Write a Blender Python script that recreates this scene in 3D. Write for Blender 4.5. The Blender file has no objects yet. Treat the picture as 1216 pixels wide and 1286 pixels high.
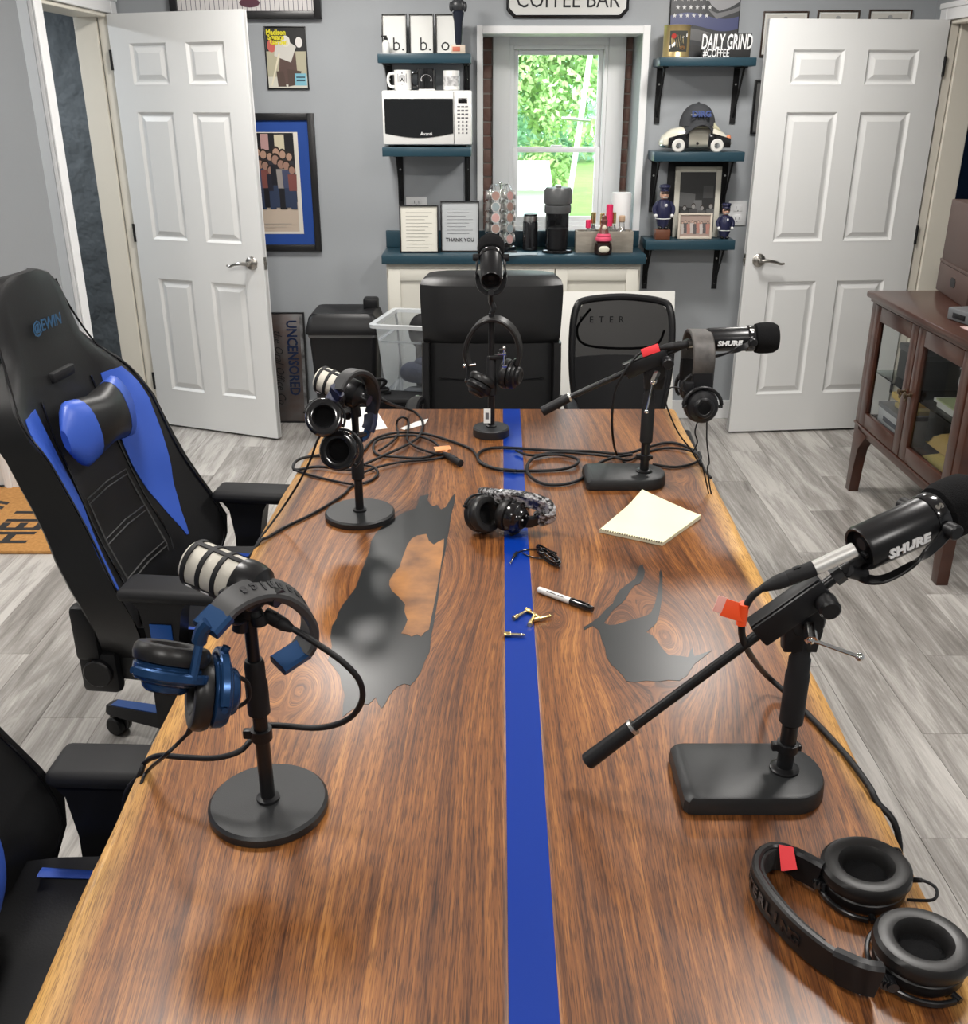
import bpy, bmesh, math, random
from mathutils import Vector as V, Matrix as Mx
random.seed(7)
R = math.radians
SC = bpy.context.scene
COL = SC.collection

# ------------------------------------------------------------------ camera, world, lights, exposure
F_PX, PITCH, EYE = 1240.0, math.atan(0.4190), 1.67
cam = bpy.data.cameras.new('camera')
cam.sensor_fit = 'HORIZONTAL'; cam.sensor_width = 36.0; cam.lens = 36.0 * F_PX / 1216.0
cam.clip_start = 0.02
cam_o = bpy.data.objects.new('camera', cam); COL.objects.link(cam_o)
cam_o.location = (0, 0, EYE); cam_o.rotation_euler = (R(90) - PITCH, 0, 0)
SC.camera = cam_o
SC.view_settings.view_transform = 'Standard'; SC.view_settings.look = 'None'
SC.view_settings.gamma = 1.0; SC.view_settings.use_curve_mapping = False
SC.view_settings.exposure = 0.0

w = bpy.data.worlds.new('sky'); SC.world = w; w.use_nodes = True
bg = w.node_tree.nodes['Background']
bg.inputs[0].default_value = (0.80, 0.92, 1.0, 1); bg.inputs[1].default_value = 5.5

def lamp(name, kind, loc, energy, color=(1, 1, 1), size=0.2, rot=(0, 0, 0), spread=None):
    l = bpy.data.lights.new(name, kind); l.energy = energy; l.color = color
    if kind == 'AREA':
        l.shape = 'DISK'; l.size = size
        if spread: l.spread = spread
    if kind == 'SUN': l.angle = R(1)
    o = bpy.data.objects.new(name, l); o.location = loc; o.rotation_euler = rot
    COL.objects.link(o); return o

lamp('sun', 'SUN', (0, 0, 20), 5.0, (1, 0.95, 0.85), rot=(R(50), 0, R(-25)))
WARM = (1.0, 0.965, 0.92)
for lx, ly, le in ((-0.70, 4.28, 24), (1.08, 4.28, 21), (-0.80, 1.95, 24), (0.98, 1.95, 27), (-0.8, -0.4, 22), (0.98, -0.4, 22), (-2.6, 1.95, 18), (-2.6, 3.5, 10)):
    lamp('ceiling_panel', 'AREA', (lx, ly, 2.485), le * 1.22, WARM, 0.36)
lamp('corridor_light', 'AREA', (-2.75, 4.9, 2.2), 14, (0.9, 0.95, 1.0), 0.2)

# ------------------------------------------------------------------ mesh builder
def pz(px, py, z):
    """point on the horizontal plane z seen at pixel (px, py)"""
    d = ray(px, py); t = (z - EYE) / d.z
    return V((d.x * t, d.y * t, z))
def ray(px, py):
    u = (px - 608) / F_PX; v = (643 - py) / F_PX
    return V((u, math.cos(PITCH) + v * math.sin(PITCH), -math.sin(PITCH) + v * math.cos(PITCH)))
def py_(px, py, Y):
    """point on the upright plane y = Y"""
    d = ray(px, py); t = Y / d.y
    return V((d.x * t, Y, EYE + d.z * t))
def px_(px, py, X):
    d = ray(px, py); t = X / d.x
    return V((X, d.y * t, EYE + d.z * t))

def frame(origin, x, y=None, z=None):
    """matrix with x axis along x; z (or y) as hint"""
    x = V(x).normalized()
    if z is not None:
        z = V(z); y = z.cross(x).normalized(); z = x.cross(y).normalized()
    else:
        y = V(y); z = x.cross(y).normalized(); y = z.cross(x).normalized()
    m = Mx((x, y, z)).transposed().to_4x4(); m.translation = V(origin)
    return m
def zframe(origin, z, hint=(0, 0, 1)):
    """matrix with z axis along z, y as close to hint as possible"""
    z = V(z).normalized(); h = V(hint)
    if abs(z.dot(h.normalized())) > 0.98: h = V((0, 1, 0)) if abs(z.y) < 0.9 else V((1, 0, 0))
    x = h.cross(z).normalized(); y = z.cross(x)
    m = Mx((x, y, z)).transposed().to_4x4(); m.translation = V(origin)
    return m

def spline(pts, n=6, closed=False):
    pts = [V(p) for p in pts]
    if len(pts) < 3: return pts
    out = []; N = len(pts)
    for i in range(N if closed else N - 1):
        g = (lambda k: pts[k % N]) if closed else (lambda k: pts[max(0, min(N - 1, k))])
        a, b, c, d = g(i - 1), g(i), g(i + 1), g(i + 2)
        for k in range(n):
            t = k / n
            out.append(0.5 * ((2 * b) + (c - a) * t + (2 * a - 5 * b + 4 * c - d) * t * t + (3 * b - a - 3 * c + d) * t ** 3))
    if not closed: out.append(pts[-1])
    return out

class B:
    def __init__(s): s.m = bmesh.new()
    def quad(s, *p, M=None):
        vs = [s.m.verts.new(M @ V(q) if M else V(q)) for q in p]
        s.m.faces.new(vs); return s
    def box(s, c, d, r=0.0, M=None, seg=2):
        c = V(c); vs = []
        for i in (-1, 1):
            for j in (-1, 1):
                for k in (-1, 1):
                    p = c + V((i * d[0] / 2, j * d[1] / 2, k * d[2] / 2))
                    vs.append(s.m.verts.new(M @ p if M else p))
        fs = [s.m.faces.new([vs[a] for a in f]) for f in ((0, 1, 3, 2), (4, 6, 7, 5), (0, 4, 5, 1), (2, 3, 7, 6), (0, 2, 6, 4), (1, 5, 7, 3))]
        if r > 0:
            es = list({e for f in fs for e in f.edges})
            bmesh.ops.bevel(s.m, geom=es, offset=r, segments=seg, profile=0.5, affect='EDGES')
        return s
    def bx(s, x0, x1, y0, y1, z0, z1, r=0.0, M=None):
        return s.box(((x0 + x1) / 2, (y0 + y1) / 2, (z0 + z1) / 2), (abs(x1 - x0), abs(y1 - y0), abs(z1 - z0)), r, M)
    def loft(s, rings, caps=True, closed=True):
        R_ = [[s.m.verts.new(V(p)) for p in r] for r in rings]
        n = len(R_[0])
        for a, b in zip(R_, R_[1:]):
            for i in range(n if closed else n - 1):
                j = (i + 1) % n
                s.m.faces.new((a[i], a[j], b[j], b[i]))
        if caps and closed:
            s.m.faces.new(R_[0][::-1]); s.m.faces.new(R_[-1])
        return s
    def lathe(s, prof, M=None, n=28):
        M = M or Mx()
        rings = [[M @ V((max(r, 1e-5) * math.cos(2 * math.pi * i / n), max(r, 1e-5) * math.sin(2 * math.pi * i / n), z)) for i in range(n)] for r, z in prof]
        return s.loft(rings)
    def cyl(s, p0, p1, r0, r1=None, n=18, e=0.0):
        p0, p1 = V(p0), V(p1); L = (p1 - p0).length
        r1 = r0 if r1 is None else r1
        M = zframe(p0, p1 - p0)
        if e > 0: return s.lathe([(r0 - e, 0), (r0, e), (r1, L - e), (r1 - e, L)], M, n)
        return s.lathe([(r0, 0), (r1, L)], M, n)
    def ball(s, c, r, M=None, nu=16, nv=10, p=1.0):
        """ellipsoid; r = radius or (rx, ry, rz); p < 1 gives a boxier pillow"""
        r = (r, r, r) if isinstance(r, (int, float)) else r
        f = lambda x: math.copysign(abs(x) ** p, x)
        rings = []
        for j in range(nv + 1):
            t = -math.pi / 2 + math.pi * j / nv
            ct = max(math.cos(t), 1e-3)
            rg = []
            for i in range(nu):
                a = 2 * math.pi * i / nu
                q = V(c) + V((r[0] * f(ct) * f(math.cos(a)), r[1] * f(ct) * f(math.sin(a)), r[2] * f(math.sin(t))))
                rg.append(M @ q if M else q)
            rings.append(rg)
        return s.loft(rings)
    def tube(s, pts, r, n=8, sub=6, closed=False, flat=None, up=None):
        """round tube, or a flat band when flat=(half width, half thickness) with its width along up"""
        P = spline(pts, sub, closed) if sub else [V(p) for p in pts]
        N = len(P); rings = []; x = None
        for i, p in enumerate(P):
            a = P[(i - 1) % N] if closed or i else P[0]; b = P[(i + 1) % N] if closed or i < N - 1 else P[-1]
            t = (b - a).normalized()
            if x is None or up is not None:
                h = V(up) if up is not None else (V((0, 0, 1)) if abs(t.z) < 0.9 else V((1, 0, 0)))
                x = (h - t * h.dot(t)).normalized()
            else: x = (x - t * x.dot(t)).normalized()
            y = t.cross(x)
            rr = r(i / max(1, N - 1)) if callable(r) else r
            if flat:
                w_, h_ = flat; c = min(w_, h_) * 0.5
                rings.append([p + x * sx + y * sy for sx, sy in ((w_, h_ - c), (w_ - c, h_), (-w_ + c, h_), (-w_, h_ - c), (-w_, -h_ + c), (-w_ + c, -h_), (w_ - c, -h_), (w_, -h_ + c))])
            else:
                rings.append([p + (x * math.cos(2 * math.pi * k / n) + y * math.sin(2 * math.pi * k / n)) * rr for k in range(n)])
        if closed: rings.append(rings[0]); return s.loft(rings, caps=False)
        return s.loft(rings)
    def prism(s, poly, z0, z1, M=None, r=0.0):
        f = lambda p, z: (M @ V((p[0], p[1], z))) if M else V((p[0], p[1], z))
        a = [s.m.verts.new(f(p, z0)) for p in poly]; b = [s.m.verts.new(f(p, z1)) for p in poly]
        n = len(poly); fs = [s.m.faces.new(a[::-1]), s.m.faces.new(b)]
        for i in range(n): s.m.faces.new((a[i], a[(i + 1) % n], b[(i + 1) % n], b[i]))
        if r > 0:
            es = [e for e in fs[1].edges] + [e for e in fs[0].edges]
            bmesh.ops.bevel(s.m, geom=es, offset=r, segments=2, profile=0.5, affect='EDGES')
        return s
    def grid(s, fn, nu, nv):
        g = [[s.m.verts.new(V(fn(i / nu, j / nv))) for j in range(nv + 1)] for i in range(nu + 1)]
        for i in range(nu):
            for j in range(nv): s.m.faces.new((g[i][j], g[i + 1][j], g[i + 1][j + 1], g[i][j + 1]))
        return s
    def solid(s, t):
        """give an open sheet a thickness"""
        bmesh.ops.recalc_face_normals(s.m, faces=s.m.faces)
        bmesh.ops.solidify(s.m, geom=list(s.m.faces), thickness=t)
        return s
    def mesh(s, name, sm=35):
        bmesh.ops.recalc_face_normals(s.m, faces=s.m.faces)
        me = bpy.data.meshes.new(name); s.m.to_mesh(me); s.m.free()
        if sm:
            for p in me.polygons: p.use_smooth = True
            me.set_sharp_from_angle(angle=R(sm))
        return me

def tag(o, label=None, cat=None, group=None, kind=None):
    if label: o['label'] = label
    if cat: o['category'] = cat
    if group: o['group'] = group
    if kind: o['kind'] = kind
    return o
def mk(name, me, m, par=None):
    o = bpy.data.objects.new(name, me); COL.objects.link(o)
    if m and not me.materials: me.materials.append(m)
    if par: o.parent = par
    return o
def part(name, b, m, par, label=None, sm=35):
    return tag(mk(name, b.mesh(name, sm) if isinstance(b, B) else b, m, par), label)
def thing(name, label, cat, loc=(0, 0, 0), rz=0.0, group=None):
    o = bpy.data.objects.new(name, None); COL.objects.link(o); o.empty_display_size = 0.05
    o.location = loc; o.rotation_euler = (0, 0, rz)
    return tag(o, label, cat, group)
def solo(name, b, m, label, cat, group=None, sm=35):
    return tag(mk(name, b.mesh(name, sm), m), label, cat, group)
def struct(name, b=None, m=None, sm=0):
    if b is None:
        o = bpy.data.objects.new(name, None); COL.objects.link(o); o.empty_display_size = 0.05
    else: o = mk(name, b.mesh(name, sm), m)
    o['kind'] = 'structure'; return o
def copy_tree(o, par=None):
    c = o.copy(); COL.objects.link(c); c.parent = par
    for ch in [x for x in o.children]: copy_tree(ch, c)
    return c
def lettering(name, s, size, M, m, par, bold=0.0, ext=0.0004, align='CENTER', shear=0.0, sx=1.0, space=1.0):
    cu = bpy.data.curves.new(name, 'FONT'); cu.body = s; cu.size = size; cu.align_x = align; cu.align_y = 'CENTER'
    cu.extrude = ext; cu.offset = bold; cu.shear = shear; cu.space_character = space; cu.resolution_u = 2
    t = bpy.data.objects.new(name, cu)
    me = bpy.data.meshes.new_from_object(t); bpy.data.objects.remove(t); bpy.data.curves.remove(cu)
    me.materials.clear()
    me.transform(M @ Mx.Diagonal((sx, 1, 1, 1)))
    return part(name, me, m, par)

# ------------------------------------------------------------------ materials
def mat(name, col, rough=0.5, metal=0.0, coat=0.0, noise=None, bump=None, spec=0.5, alpha=None, emit=None, trans=0.0, ior=1.5, sheen=0.0):
    m = bpy.data.materials.new(name); m.use_nodes = True
    nt = m.node_tree; p = nt.nodes['Principled BSDF']
    c = tuple(col) + (1,)
    p.inputs['Base Color'].default_value = c; p.inputs['Roughness'].default_value = rough
    p.inputs['Metallic'].default_value = metal; p.inputs['Coat Weight'].default_value = coat
    p.inputs['Coat Roughness'].default_value = 0.08
    p.inputs['Specular IOR Level'].default_value = spec
    p.inputs['Transmission Weight'].default_value = trans; p.inputs['IOR'].default_value = ior
    p.inputs['Sheen Weight'].default_value = sheen
    if emit: p.inputs['Emission Color'].default_value = tuple(emit[:3]) + (1,); p.inputs['Emission Strength'].default_value = emit[3]
    tc = None
    if noise or bump: tc = nt.nodes.new('ShaderNodeTexCoord')
    if noise:                       # (scale, amount, second colour, stretch)
        sc, amt, c2, st = noise
        mp = nt.nodes.new('ShaderNodeMapping'); mp.inputs['Scale'].default_value = st
        nt.links.new(tc.outputs['Object'], mp.inputs[0])
        n = nt.nodes.new('ShaderNodeTexNoise'); n.inputs['Scale'].default_value = sc; n.inputs['Detail'].default_value = 4
        nt.links.new(mp.outputs[0], n.inputs['Vector'])
        rp = nt.nodes.new('ShaderNodeValToRGB'); rp.color_ramp.elements[0].position = 0.5 - amt; rp.color_ramp.elements[1].position = 0.5 + amt
        rp.color_ramp.elements[0].color = c; rp.color_ramp.elements[1].color = tuple(c2) + (1,)
        nt.links.new(n.outputs[0], rp.inputs[0]); nt.links.new(rp.outputs[0], p.inputs['Base Color'])
    if bump:                        # (scale, strength, distance)
        n = nt.nodes.new('ShaderNodeTexNoise'); n.inputs['Scale'].default_value = bump[0]; n.inputs['Detail'].default_value = 3
        nt.links.new(tc.outputs['Object'], n.inputs['Vector'])
        bp = nt.nodes.new('ShaderNodeBump'); bp.inputs['Strength'].default_value = bump[1]; bp.inputs['Distance'].default_value = bump[2]
        nt.links.new(n.outputs[0], bp.inputs['Height']); nt.links.new(bp.outputs[0], p.inputs['Normal'])
    if alpha is not None: p.inputs['Alpha'].default_value = alpha
    return m
def pane_mat(name, tint, gloss=0.08):
    m = bpy.data.materials.new(name); m.use_nodes = True; nt = m.node_tree; nt.nodes.clear()
    o = nt.nodes.new('ShaderNodeOutputMaterial'); mx = nt.nodes.new('ShaderNodeMixShader')
    t = nt.nodes.new('ShaderNodeBsdfTransparent'); t.inputs[0].default_value = tuple(tint) + (1,)
    g = nt.nodes.new('ShaderNodeBsdfGlossy'); g.inputs['Roughness'].default_value = 0.03
    f = nt.nodes.new('ShaderNodeFresnel'); f.inputs[0].default_value = 1.45
    nt.links.new(f.outputs[0], mx.inputs[0]); nt.links.new(t.outputs[0], mx.inputs[1]); nt.links.new(g.outputs[0], mx.inputs[2])
    nt.links.new(mx.outputs[0], o.inputs[0]); return m
def print_mat():
    m = mat('print_ink', (1, 1, 1), 0.4); nt = m.node_tree
    a = nt.nodes.new('ShaderNodeVertexColor'); a.layer_name = 'Col'
    nt.links.new(a.outputs[0], nt.nodes['Principled BSDF'].inputs['Base Color']); return m

ONE = (1, 1, 1)
WALL = mat('wall_paint', (0.345, 0.365, 0.385), 0.6, bump=(90, 0.12, 0.002), noise=(1.3, 0.4, (0.37, 0.39, 0.41), ONE))
SLATE = mat('slate_plaster', (0.085, 0.098, 0.108), 0.7, noise=(2.5, 0.3, (0.17, 0.19, 0.20), ONE), bump=(7, 0.9, 0.05))
NAVY = mat('navy_paint', (0.006, 0.018, 0.055), 0.55)
WHITE = mat('white_trim_paint', (0.86, 0.865, 0.87), 0.35)
DOORW = mat('white_door_paint', (0.77, 0.775, 0.765), 0.38, bump=(60, 0.05, 0.001))
CREAM = mat('cream_trim_paint', (0.74, 0.70, 0.61), 0.4)
CABW = mat('cream_cabinet_paint', (0.66, 0.64, 0.57), 0.45)
CEIL = mat('ceiling_paint', (0.8, 0.8, 0.79), 0.8)
SHELF = mat('teal_blue_paint', (0.016, 0.050, 0.072), 0.35)
BLACK = mat('black_plastic', (0.008, 0.008, 0.009), 0.40, spec=.32, bump=(400, 0.05, 0.0005))
MATTE = mat('matte_black', (0.010, 0.010, 0.011), 0.60, spec=.3)
GLOSSB = mat('gloss_black', (0.008, 0.008, 0.009), 0.14, coat=0.3)
POWDER = mat('black_powder_coat', (0.017, 0.018, 0.019), 0.42, spec=.38, bump=(900, 0.35, 0.0006))
RUBBER = mat('black_rubber', (0.008, 0.008, 0.009), 0.5, spec=.3)
FOAM = mat('black_foam', (0.006, 0.006, 0.0065), 0.95, spec=.15, bump=(700, 0.8, 0.002))
LEATHER = mat('black_leather', (0.009, 0.009, 0.0095), 0.40, spec=.36, bump=(260, 0.18, 0.001))
PADL = mat('pad_leather', (0.011, 0.0105, 0.0105), 0.38, spec=.38, bump=(320, 0.12, 0.0006))
BLUEL = mat('blue_leather', (0.030, 0.085, 0.42), 0.42, bump=(260, 0.18, 0.001))
BLUEP = mat('blue_plastic', (0.012, 0.075, 0.30), 0.3)
NAVYM = mat('navy_metal', (0.020, 0.065, 0.17), 0.26, metal=0.6)
CHROME = mat('chrome', (0.75, 0.75, 0.74), 0.12, metal=1.0)
NICKEL = mat('satin_nickel', (0.42, 0.40, 0.37), 0.3, metal=1.0)
STEEL = mat('steel', (0.62, 0.62, 0.6), 0.28, metal=1.0)
GOLD = mat('brass', (0.80, 0.62, 0.28), 0.25, metal=1.0)
PAPER = mat('white_paper', (0.78, 0.78, 0.75), 0.75)
DARKINK = mat('dark_ink', (0.012, 0.012, 0.014), 0.6)
WHITEINK = mat('white_ink', (0.78, 0.78, 0.78), 0.5)
GREYINK = mat('grey_ink', (0.12, 0.12, 0.13), 0.6)
YELLOWP = mat('yellow_paper', (0.80, 0.76, 0.50), 0.75)
ORANGE = mat('orange_tape', (0.90, 0.085, 0.015), 0.5)
REDT = mat('red_tape', (0.75, 0.035, 0.045), 0.5)
PRINT = print_mat()
GLASS = pane_mat('window_glass', (0.96, 0.98, 0.97))
FRAMEB = mat('black_frame_wood', (0.012, 0.012, 0.013), 0.35)
FRAMEBR = mat('brown_frame_wood', (0.035, 0.018, 0.010), 0.4)
BRICKM = mat('red_brick', (0.16, 0.060, 0.042), 0.85, noise=(9, 0.25, (0.28, 0.20, 0.17), ONE), bump=(60, 0.6, 0.006))
MORTAR = mat('mortar', (0.30, 0.27, 0.24), 0.9, bump=(120, 0.5, 0.004))

def ink_mesh(name, shapes, par, M, z0=0.0002):
    """flat print: coloured polygons in the M plane (x right, y up), joined to one mesh with a colour layer"""
    b = bmesh.new(); lay = b.loops.layers.float_color.new('Col'); z = z0
    for c, poly in shapes:
        f = b.faces.new([b.verts.new(M @ V((p[0], p[1], z))) for p in poly])
        for l in f.loops: l[lay] = tuple(c) + (1,)
        z += 0.00006
    me = bpy.data.meshes.new(name); b.to_mesh(me); b.free()
    return part(name, me, PRINT, par)
def rect(x0, y0, x1, y1): return [(x0, y0), (x1, y0), (x1, y1), (x0, y1)]
def oval(cx, cy, rx, ry, n=12): return [(cx + rx * math.cos(2 * math.pi * i / n), cy + ry * math.sin(2 * math.pi * i / n)) for i in range(n)]
def figure(cx, y0, h, cloth, skin=(0.45, 0.28, 0.2), legs=None, hair=(0.03, 0.02, 0.015), slim=1.0):
    """a small standing figure for a printed photograph"""
    w_ = h * 0.15 * slim; legs = legs or cloth
    return [(legs, [(cx - w_ * .8, y0), (cx + w_ * .8, y0), (cx + w_ * .8, y0 + h * .5), (cx - w_ * .8, y0 + h * .5)]),
            (cloth, [(cx - w_, y0 + h * .42), (cx + w_, y0 + h * .42), (cx + w_ * 1.15, y0 + h * .8), (cx - w_ * 1.15, y0 + h * .8)]),
            (hair, oval(cx, y0 + h * .92, h * .085, h * .10)), (skin, oval(cx, y0 + h * .89, h * .07, h * .085))]

WALLM = lambda c: Mx.Translation(V(c)) @ Mx.Rotation(R(90), 4, 'X')      # x right, y up, z toward the camera

# ------------------------------------------------------------------ room shell
YB, XL, XR, ZC = 5.37, -1.80, 2.20, 2.5
def floor_mat():
    m = mat('grey_oak_plank', (0.3, 0.3, 0.3), 0.26); nt = m.node_tree; L = nt.links; p = nt.nodes['Principled BSDF']
    tc = nt.nodes.new('ShaderNodeTexCoord'); oi = nt.nodes.new('ShaderNodeObjectInfo')
    ad = nt.nodes.new('ShaderNodeVectorMath'); ad.operation = 'MULTIPLY_ADD'
    cb = nt.nodes.new('ShaderNodeCombineXYZ'); L.new(oi.outputs['Random'], cb.inputs[0]); L.new(oi.outputs['Random'], cb.inputs[1])
    L.new(cb.outputs[0], ad.inputs[0]); ad.inputs[1].default_value = (37, 91, 0); L.new(tc.outputs['Object'], ad.inputs[2])
    def noise(st, sc, det, rough=0.6, dist=0.0):
        mp = nt.nodes.new('ShaderNodeMapping'); mp.inputs['Scale'].default_value = st; L.new(ad.outputs[0], mp.inputs[0])
        n = nt.nodes.new('ShaderNodeTexNoise'); n.inputs['Scale'].default_value = sc; n.inputs['Detail'].default_value = det
        n.inputs['Roughness'].default_value = rough; n.inputs['Distortion'].default_value = dist
        L.new(mp.outputs[0], n.inputs['Vector']); return n
    a = noise((8, 0.9, 1), 2.0, 5, 0.6, 0.8); f = noise((26, 1, 1), 6, 4)
    mx = nt.nodes.new('ShaderNodeMath'); mx.operation = 'MULTIPLY_ADD'; L.new(f.outputs[0], mx.inputs[0]); mx.inputs[1].default_value = 0.45; L.new(a.outputs[0], mx.inputs[2])
    m3 = nt.nodes.new('ShaderNodeMath'); m3.operation = 'MULTIPLY_ADD'; L.new(oi.outputs['Random'], m3.inputs[0]); m3.inputs[1].default_value = 0.22; L.new(mx.outputs[0], m3.inputs[2])
    rp = nt.nodes.new('ShaderNodeValToRGB'); e = rp.color_ramp.elements
    e[0].position = 0.52; e[0].color = (0.165, 0.150, 0.136, 1); e[1].position = 1.1; e[1].color = (0.54, 0.515, 0.485, 1)
    k = e.new(0.80); k.color = (0.345, 0.325, 0.303, 1)
    L.new(m3.outputs[0], rp.inputs[0]); L.new(rp.outputs[0], p.inputs['Base Color'])
    bp = nt.nodes.new('ShaderNodeBump'); bp.inputs['Strength'].default_value = 0.15; bp.inputs['Distance'].default_value = 0.002
    L.new(f.outputs[0], bp.inputs['Height']); L.new(bp.outputs[0], p.inputs['Normal'])
    return m
PLANK = floor_mat()
SUBF = mat('floor_joint', (0.07, 0.065, 0.06), 0.8)
b = B(); b.bx(-4.6, 4.6, -2.4, 7.2, -0.06, -0.006); floor = struct('floor', b, SUBF)
PW, PL = 0.182, 1.22
full = B(); full.bx(0.0007, PW - 0.0007, 0.0007, PL - 0.0007, -0.006, 0.0); full = full.mesh('plank', 0)
i = 0; x = -3.30
while x < 2.6:
    y = -2.3 + (i * 0.43) % PL - PL
    while y < YB:
        y1 = min(y + PL, YB if x > -1.9 else 4.26)
        if y1 - max(y, -2.3) > 0.03 and y1 > 0.0:
            if y1 - y > PL - 1e-4: o = mk('plank', full, PLANK, floor)
            else:
                q = B(); q.bx(0.0007, PW - 0.0007, 0.0007, y1 - y - 0.0007, -0.006, 0.0); o = mk('plank', q.mesh('plank', 0), PLANK, floor)
            o.location = (x, y, 0)
        y += PL
    x += PW; i += 1
b = B(); b.bx(-4.6, 4.6, -2.4, 7.2, ZC, ZC + 0.1); struct('ceiling', b, CEIL)
# back wall with the window niche
NX0, NX1, NZ0, NZ1, NY = -0.005, 0.778, 0.93, 1.962, 5.67
b = B(); b.bx(-1.95, NX0, YB, NY, 0, ZC); b.bx(NX1, 2.36, YB, NY, 0, ZC); b.bx(NX0, NX1, YB, NY, NZ1, ZC); b.bx(NX0, NX1, YB, NY, 0, NZ0)
struct('wall_back', b, WALL)
# left wall: opening for the left door, then the return that faces the room
LD0, LD1, DH = 4.46, 5.265, 2.045
b = B(); b.bx(-1.95, XL, 4.26, LD0, 0, ZC); b.bx(-1.95, XL, LD1, YB, 0, ZC); b.bx(-1.95, XL, LD0, LD1, DH, ZC)
struct('wall_left', b, WALL)
b = B(); b.bx(-2.20, -1.95, 4.26, 4.40, 0, ZC); b.bx(-3.4, -2.20, 4.26, 4.40, DH, ZC); b.bx(-3.4, -3.05, 4.26, 4.40, 0, DH)
struct('wall_alcove', b, WALL)
b = B(); b.bx(-3.45, -3.30, -2.4, 4.26, 0, ZC); struct('wall_side', b, WALL)
b = B(); b.bx(-3.4, 4.4, -2.5, -2.4, 0, ZC); struct('wall_front', b, WALL)
RD0, RD1, DHR = 4.36, 5.185, 2.01
b = B(); b.bx(XR, XR + 0.15, RD1, YB, 0, ZC); b.bx(XR, XR + 0.15, RD0, RD1, DHR, ZC); b.bx(XR, XR + 0.15, -2.4, RD0, 0, ZC)
struct('wall_right', b, WALL)
# rooms seen through the two doorways
b = B(); b.bx(-4.4, -1.95, 6.1, 6.2, 0, ZC); b.bx(-3.3, -3.2, 4.4, 6.1, 0, ZC); b.bx(-2.36, -1.98, 5.55, 6.1, 0, ZC); struct('wall_corridor', b, SLATE)
b = B(); b.bx(3.6, 3.7, -2.4, 6.5, 0, ZC); b.bx(2.36, 3.7, 6.4, 6.5, 0, ZC); struct('wall_navy_room', b, NAVY)

# baseboards
b = B(); b.bx(XL, -0.52, YB - 0.016, YB, 0, 0.105, 0.004); b.bx(0.83, XR, YB - 0.016, YB, 0, 0.105, 0.004); struct('baseboard_back', b, WHITE)
b = B(); b.bx(XR - 0.016, XR, -2.3, RD0 - 0.1, 0, 0.105, 0.004); struct('baseboard_right', b, WHITE)

# door casings
def casing(name, segs, m=WHITE):
    b = B()
    for s in segs: b.bx(*s, 0.004)
    return struct(name, b, m)
casing('trim_1', [(XL, XL + 0.018, LD0 - 0.10, LD0 + 0.004, 0, DH + 0.10), (XL + 0.018, XL + 0.028, LD0 - 0.10, LD0 - 0.07, 0, DH + 0.10),
                  (XL, XL + 0.018, LD0 - 0.10, LD1 + 0.09, DH, DH + 0.08), (XL, XL + 0.02, LD1 + 0.01, LD1 + 0.09, 0, DH + 0.08), (XL + 0.018, XL + 0.028, LD0 - 0.1, LD1 + 0.09, DH + 0.055, DH + 0.08)])
casing('trim_2', [(-1.96, XL, LD0 - 0.004, LD0 + 0.018, 0, DH), (-1.96, XL - 0.05, LD1 - 0.018, LD1 + 0.004, 0, DH), (XL - 0.045, XL, LD1 - 0.010, LD1 + 0.004, 0, DH), (-1.96, XL, LD0, LD1, DH - 0.018, DH)], CREAM)
casing('trim_3', [(-2.20, -2.10, 4.245, 4.262, 0, DH + 0.09), (-2.20, -2.175, 4.235, 4.25, 0, DH + 0.09), (-3.1, -2.2, 4.245, 4.262, DH, DH + 0.09), (-2.215, -2.195, 4.25, 4.40, 0, DH)])
casing('trim_4', [(XR - 0.018, XR, RD0 - 0.1, RD1 + 0.085, DHR, DHR + 0.075), (XR - 0.02, XR, RD1 + 0.012, RD1 + 0.085, 0, DHR + 0.075), (XR - 0.028, XR - 0.018, RD0 - 0.1, RD1 + 0.085, DHR + 0.05, DHR + 0.075), (XR - 0.018, XR, RD0 - 0.1, RD0, 0, DHR + 0.075)])
casing('trim_5', [(XR + 0.045, XR + 0.16, RD1 - 0.022, RD1 + 0.004, 0, DHR), (XR, XR + 0.04, RD1 - 0.012, RD1 + 0.004, 0, DHR), (XR, XR + 0.16, RD0, RD1, DHR - 0.018, DHR), (XR, XR + 0.16, RD0 - 0.004, RD0 + 0.018, 0, DHR)], CREAM)

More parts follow.
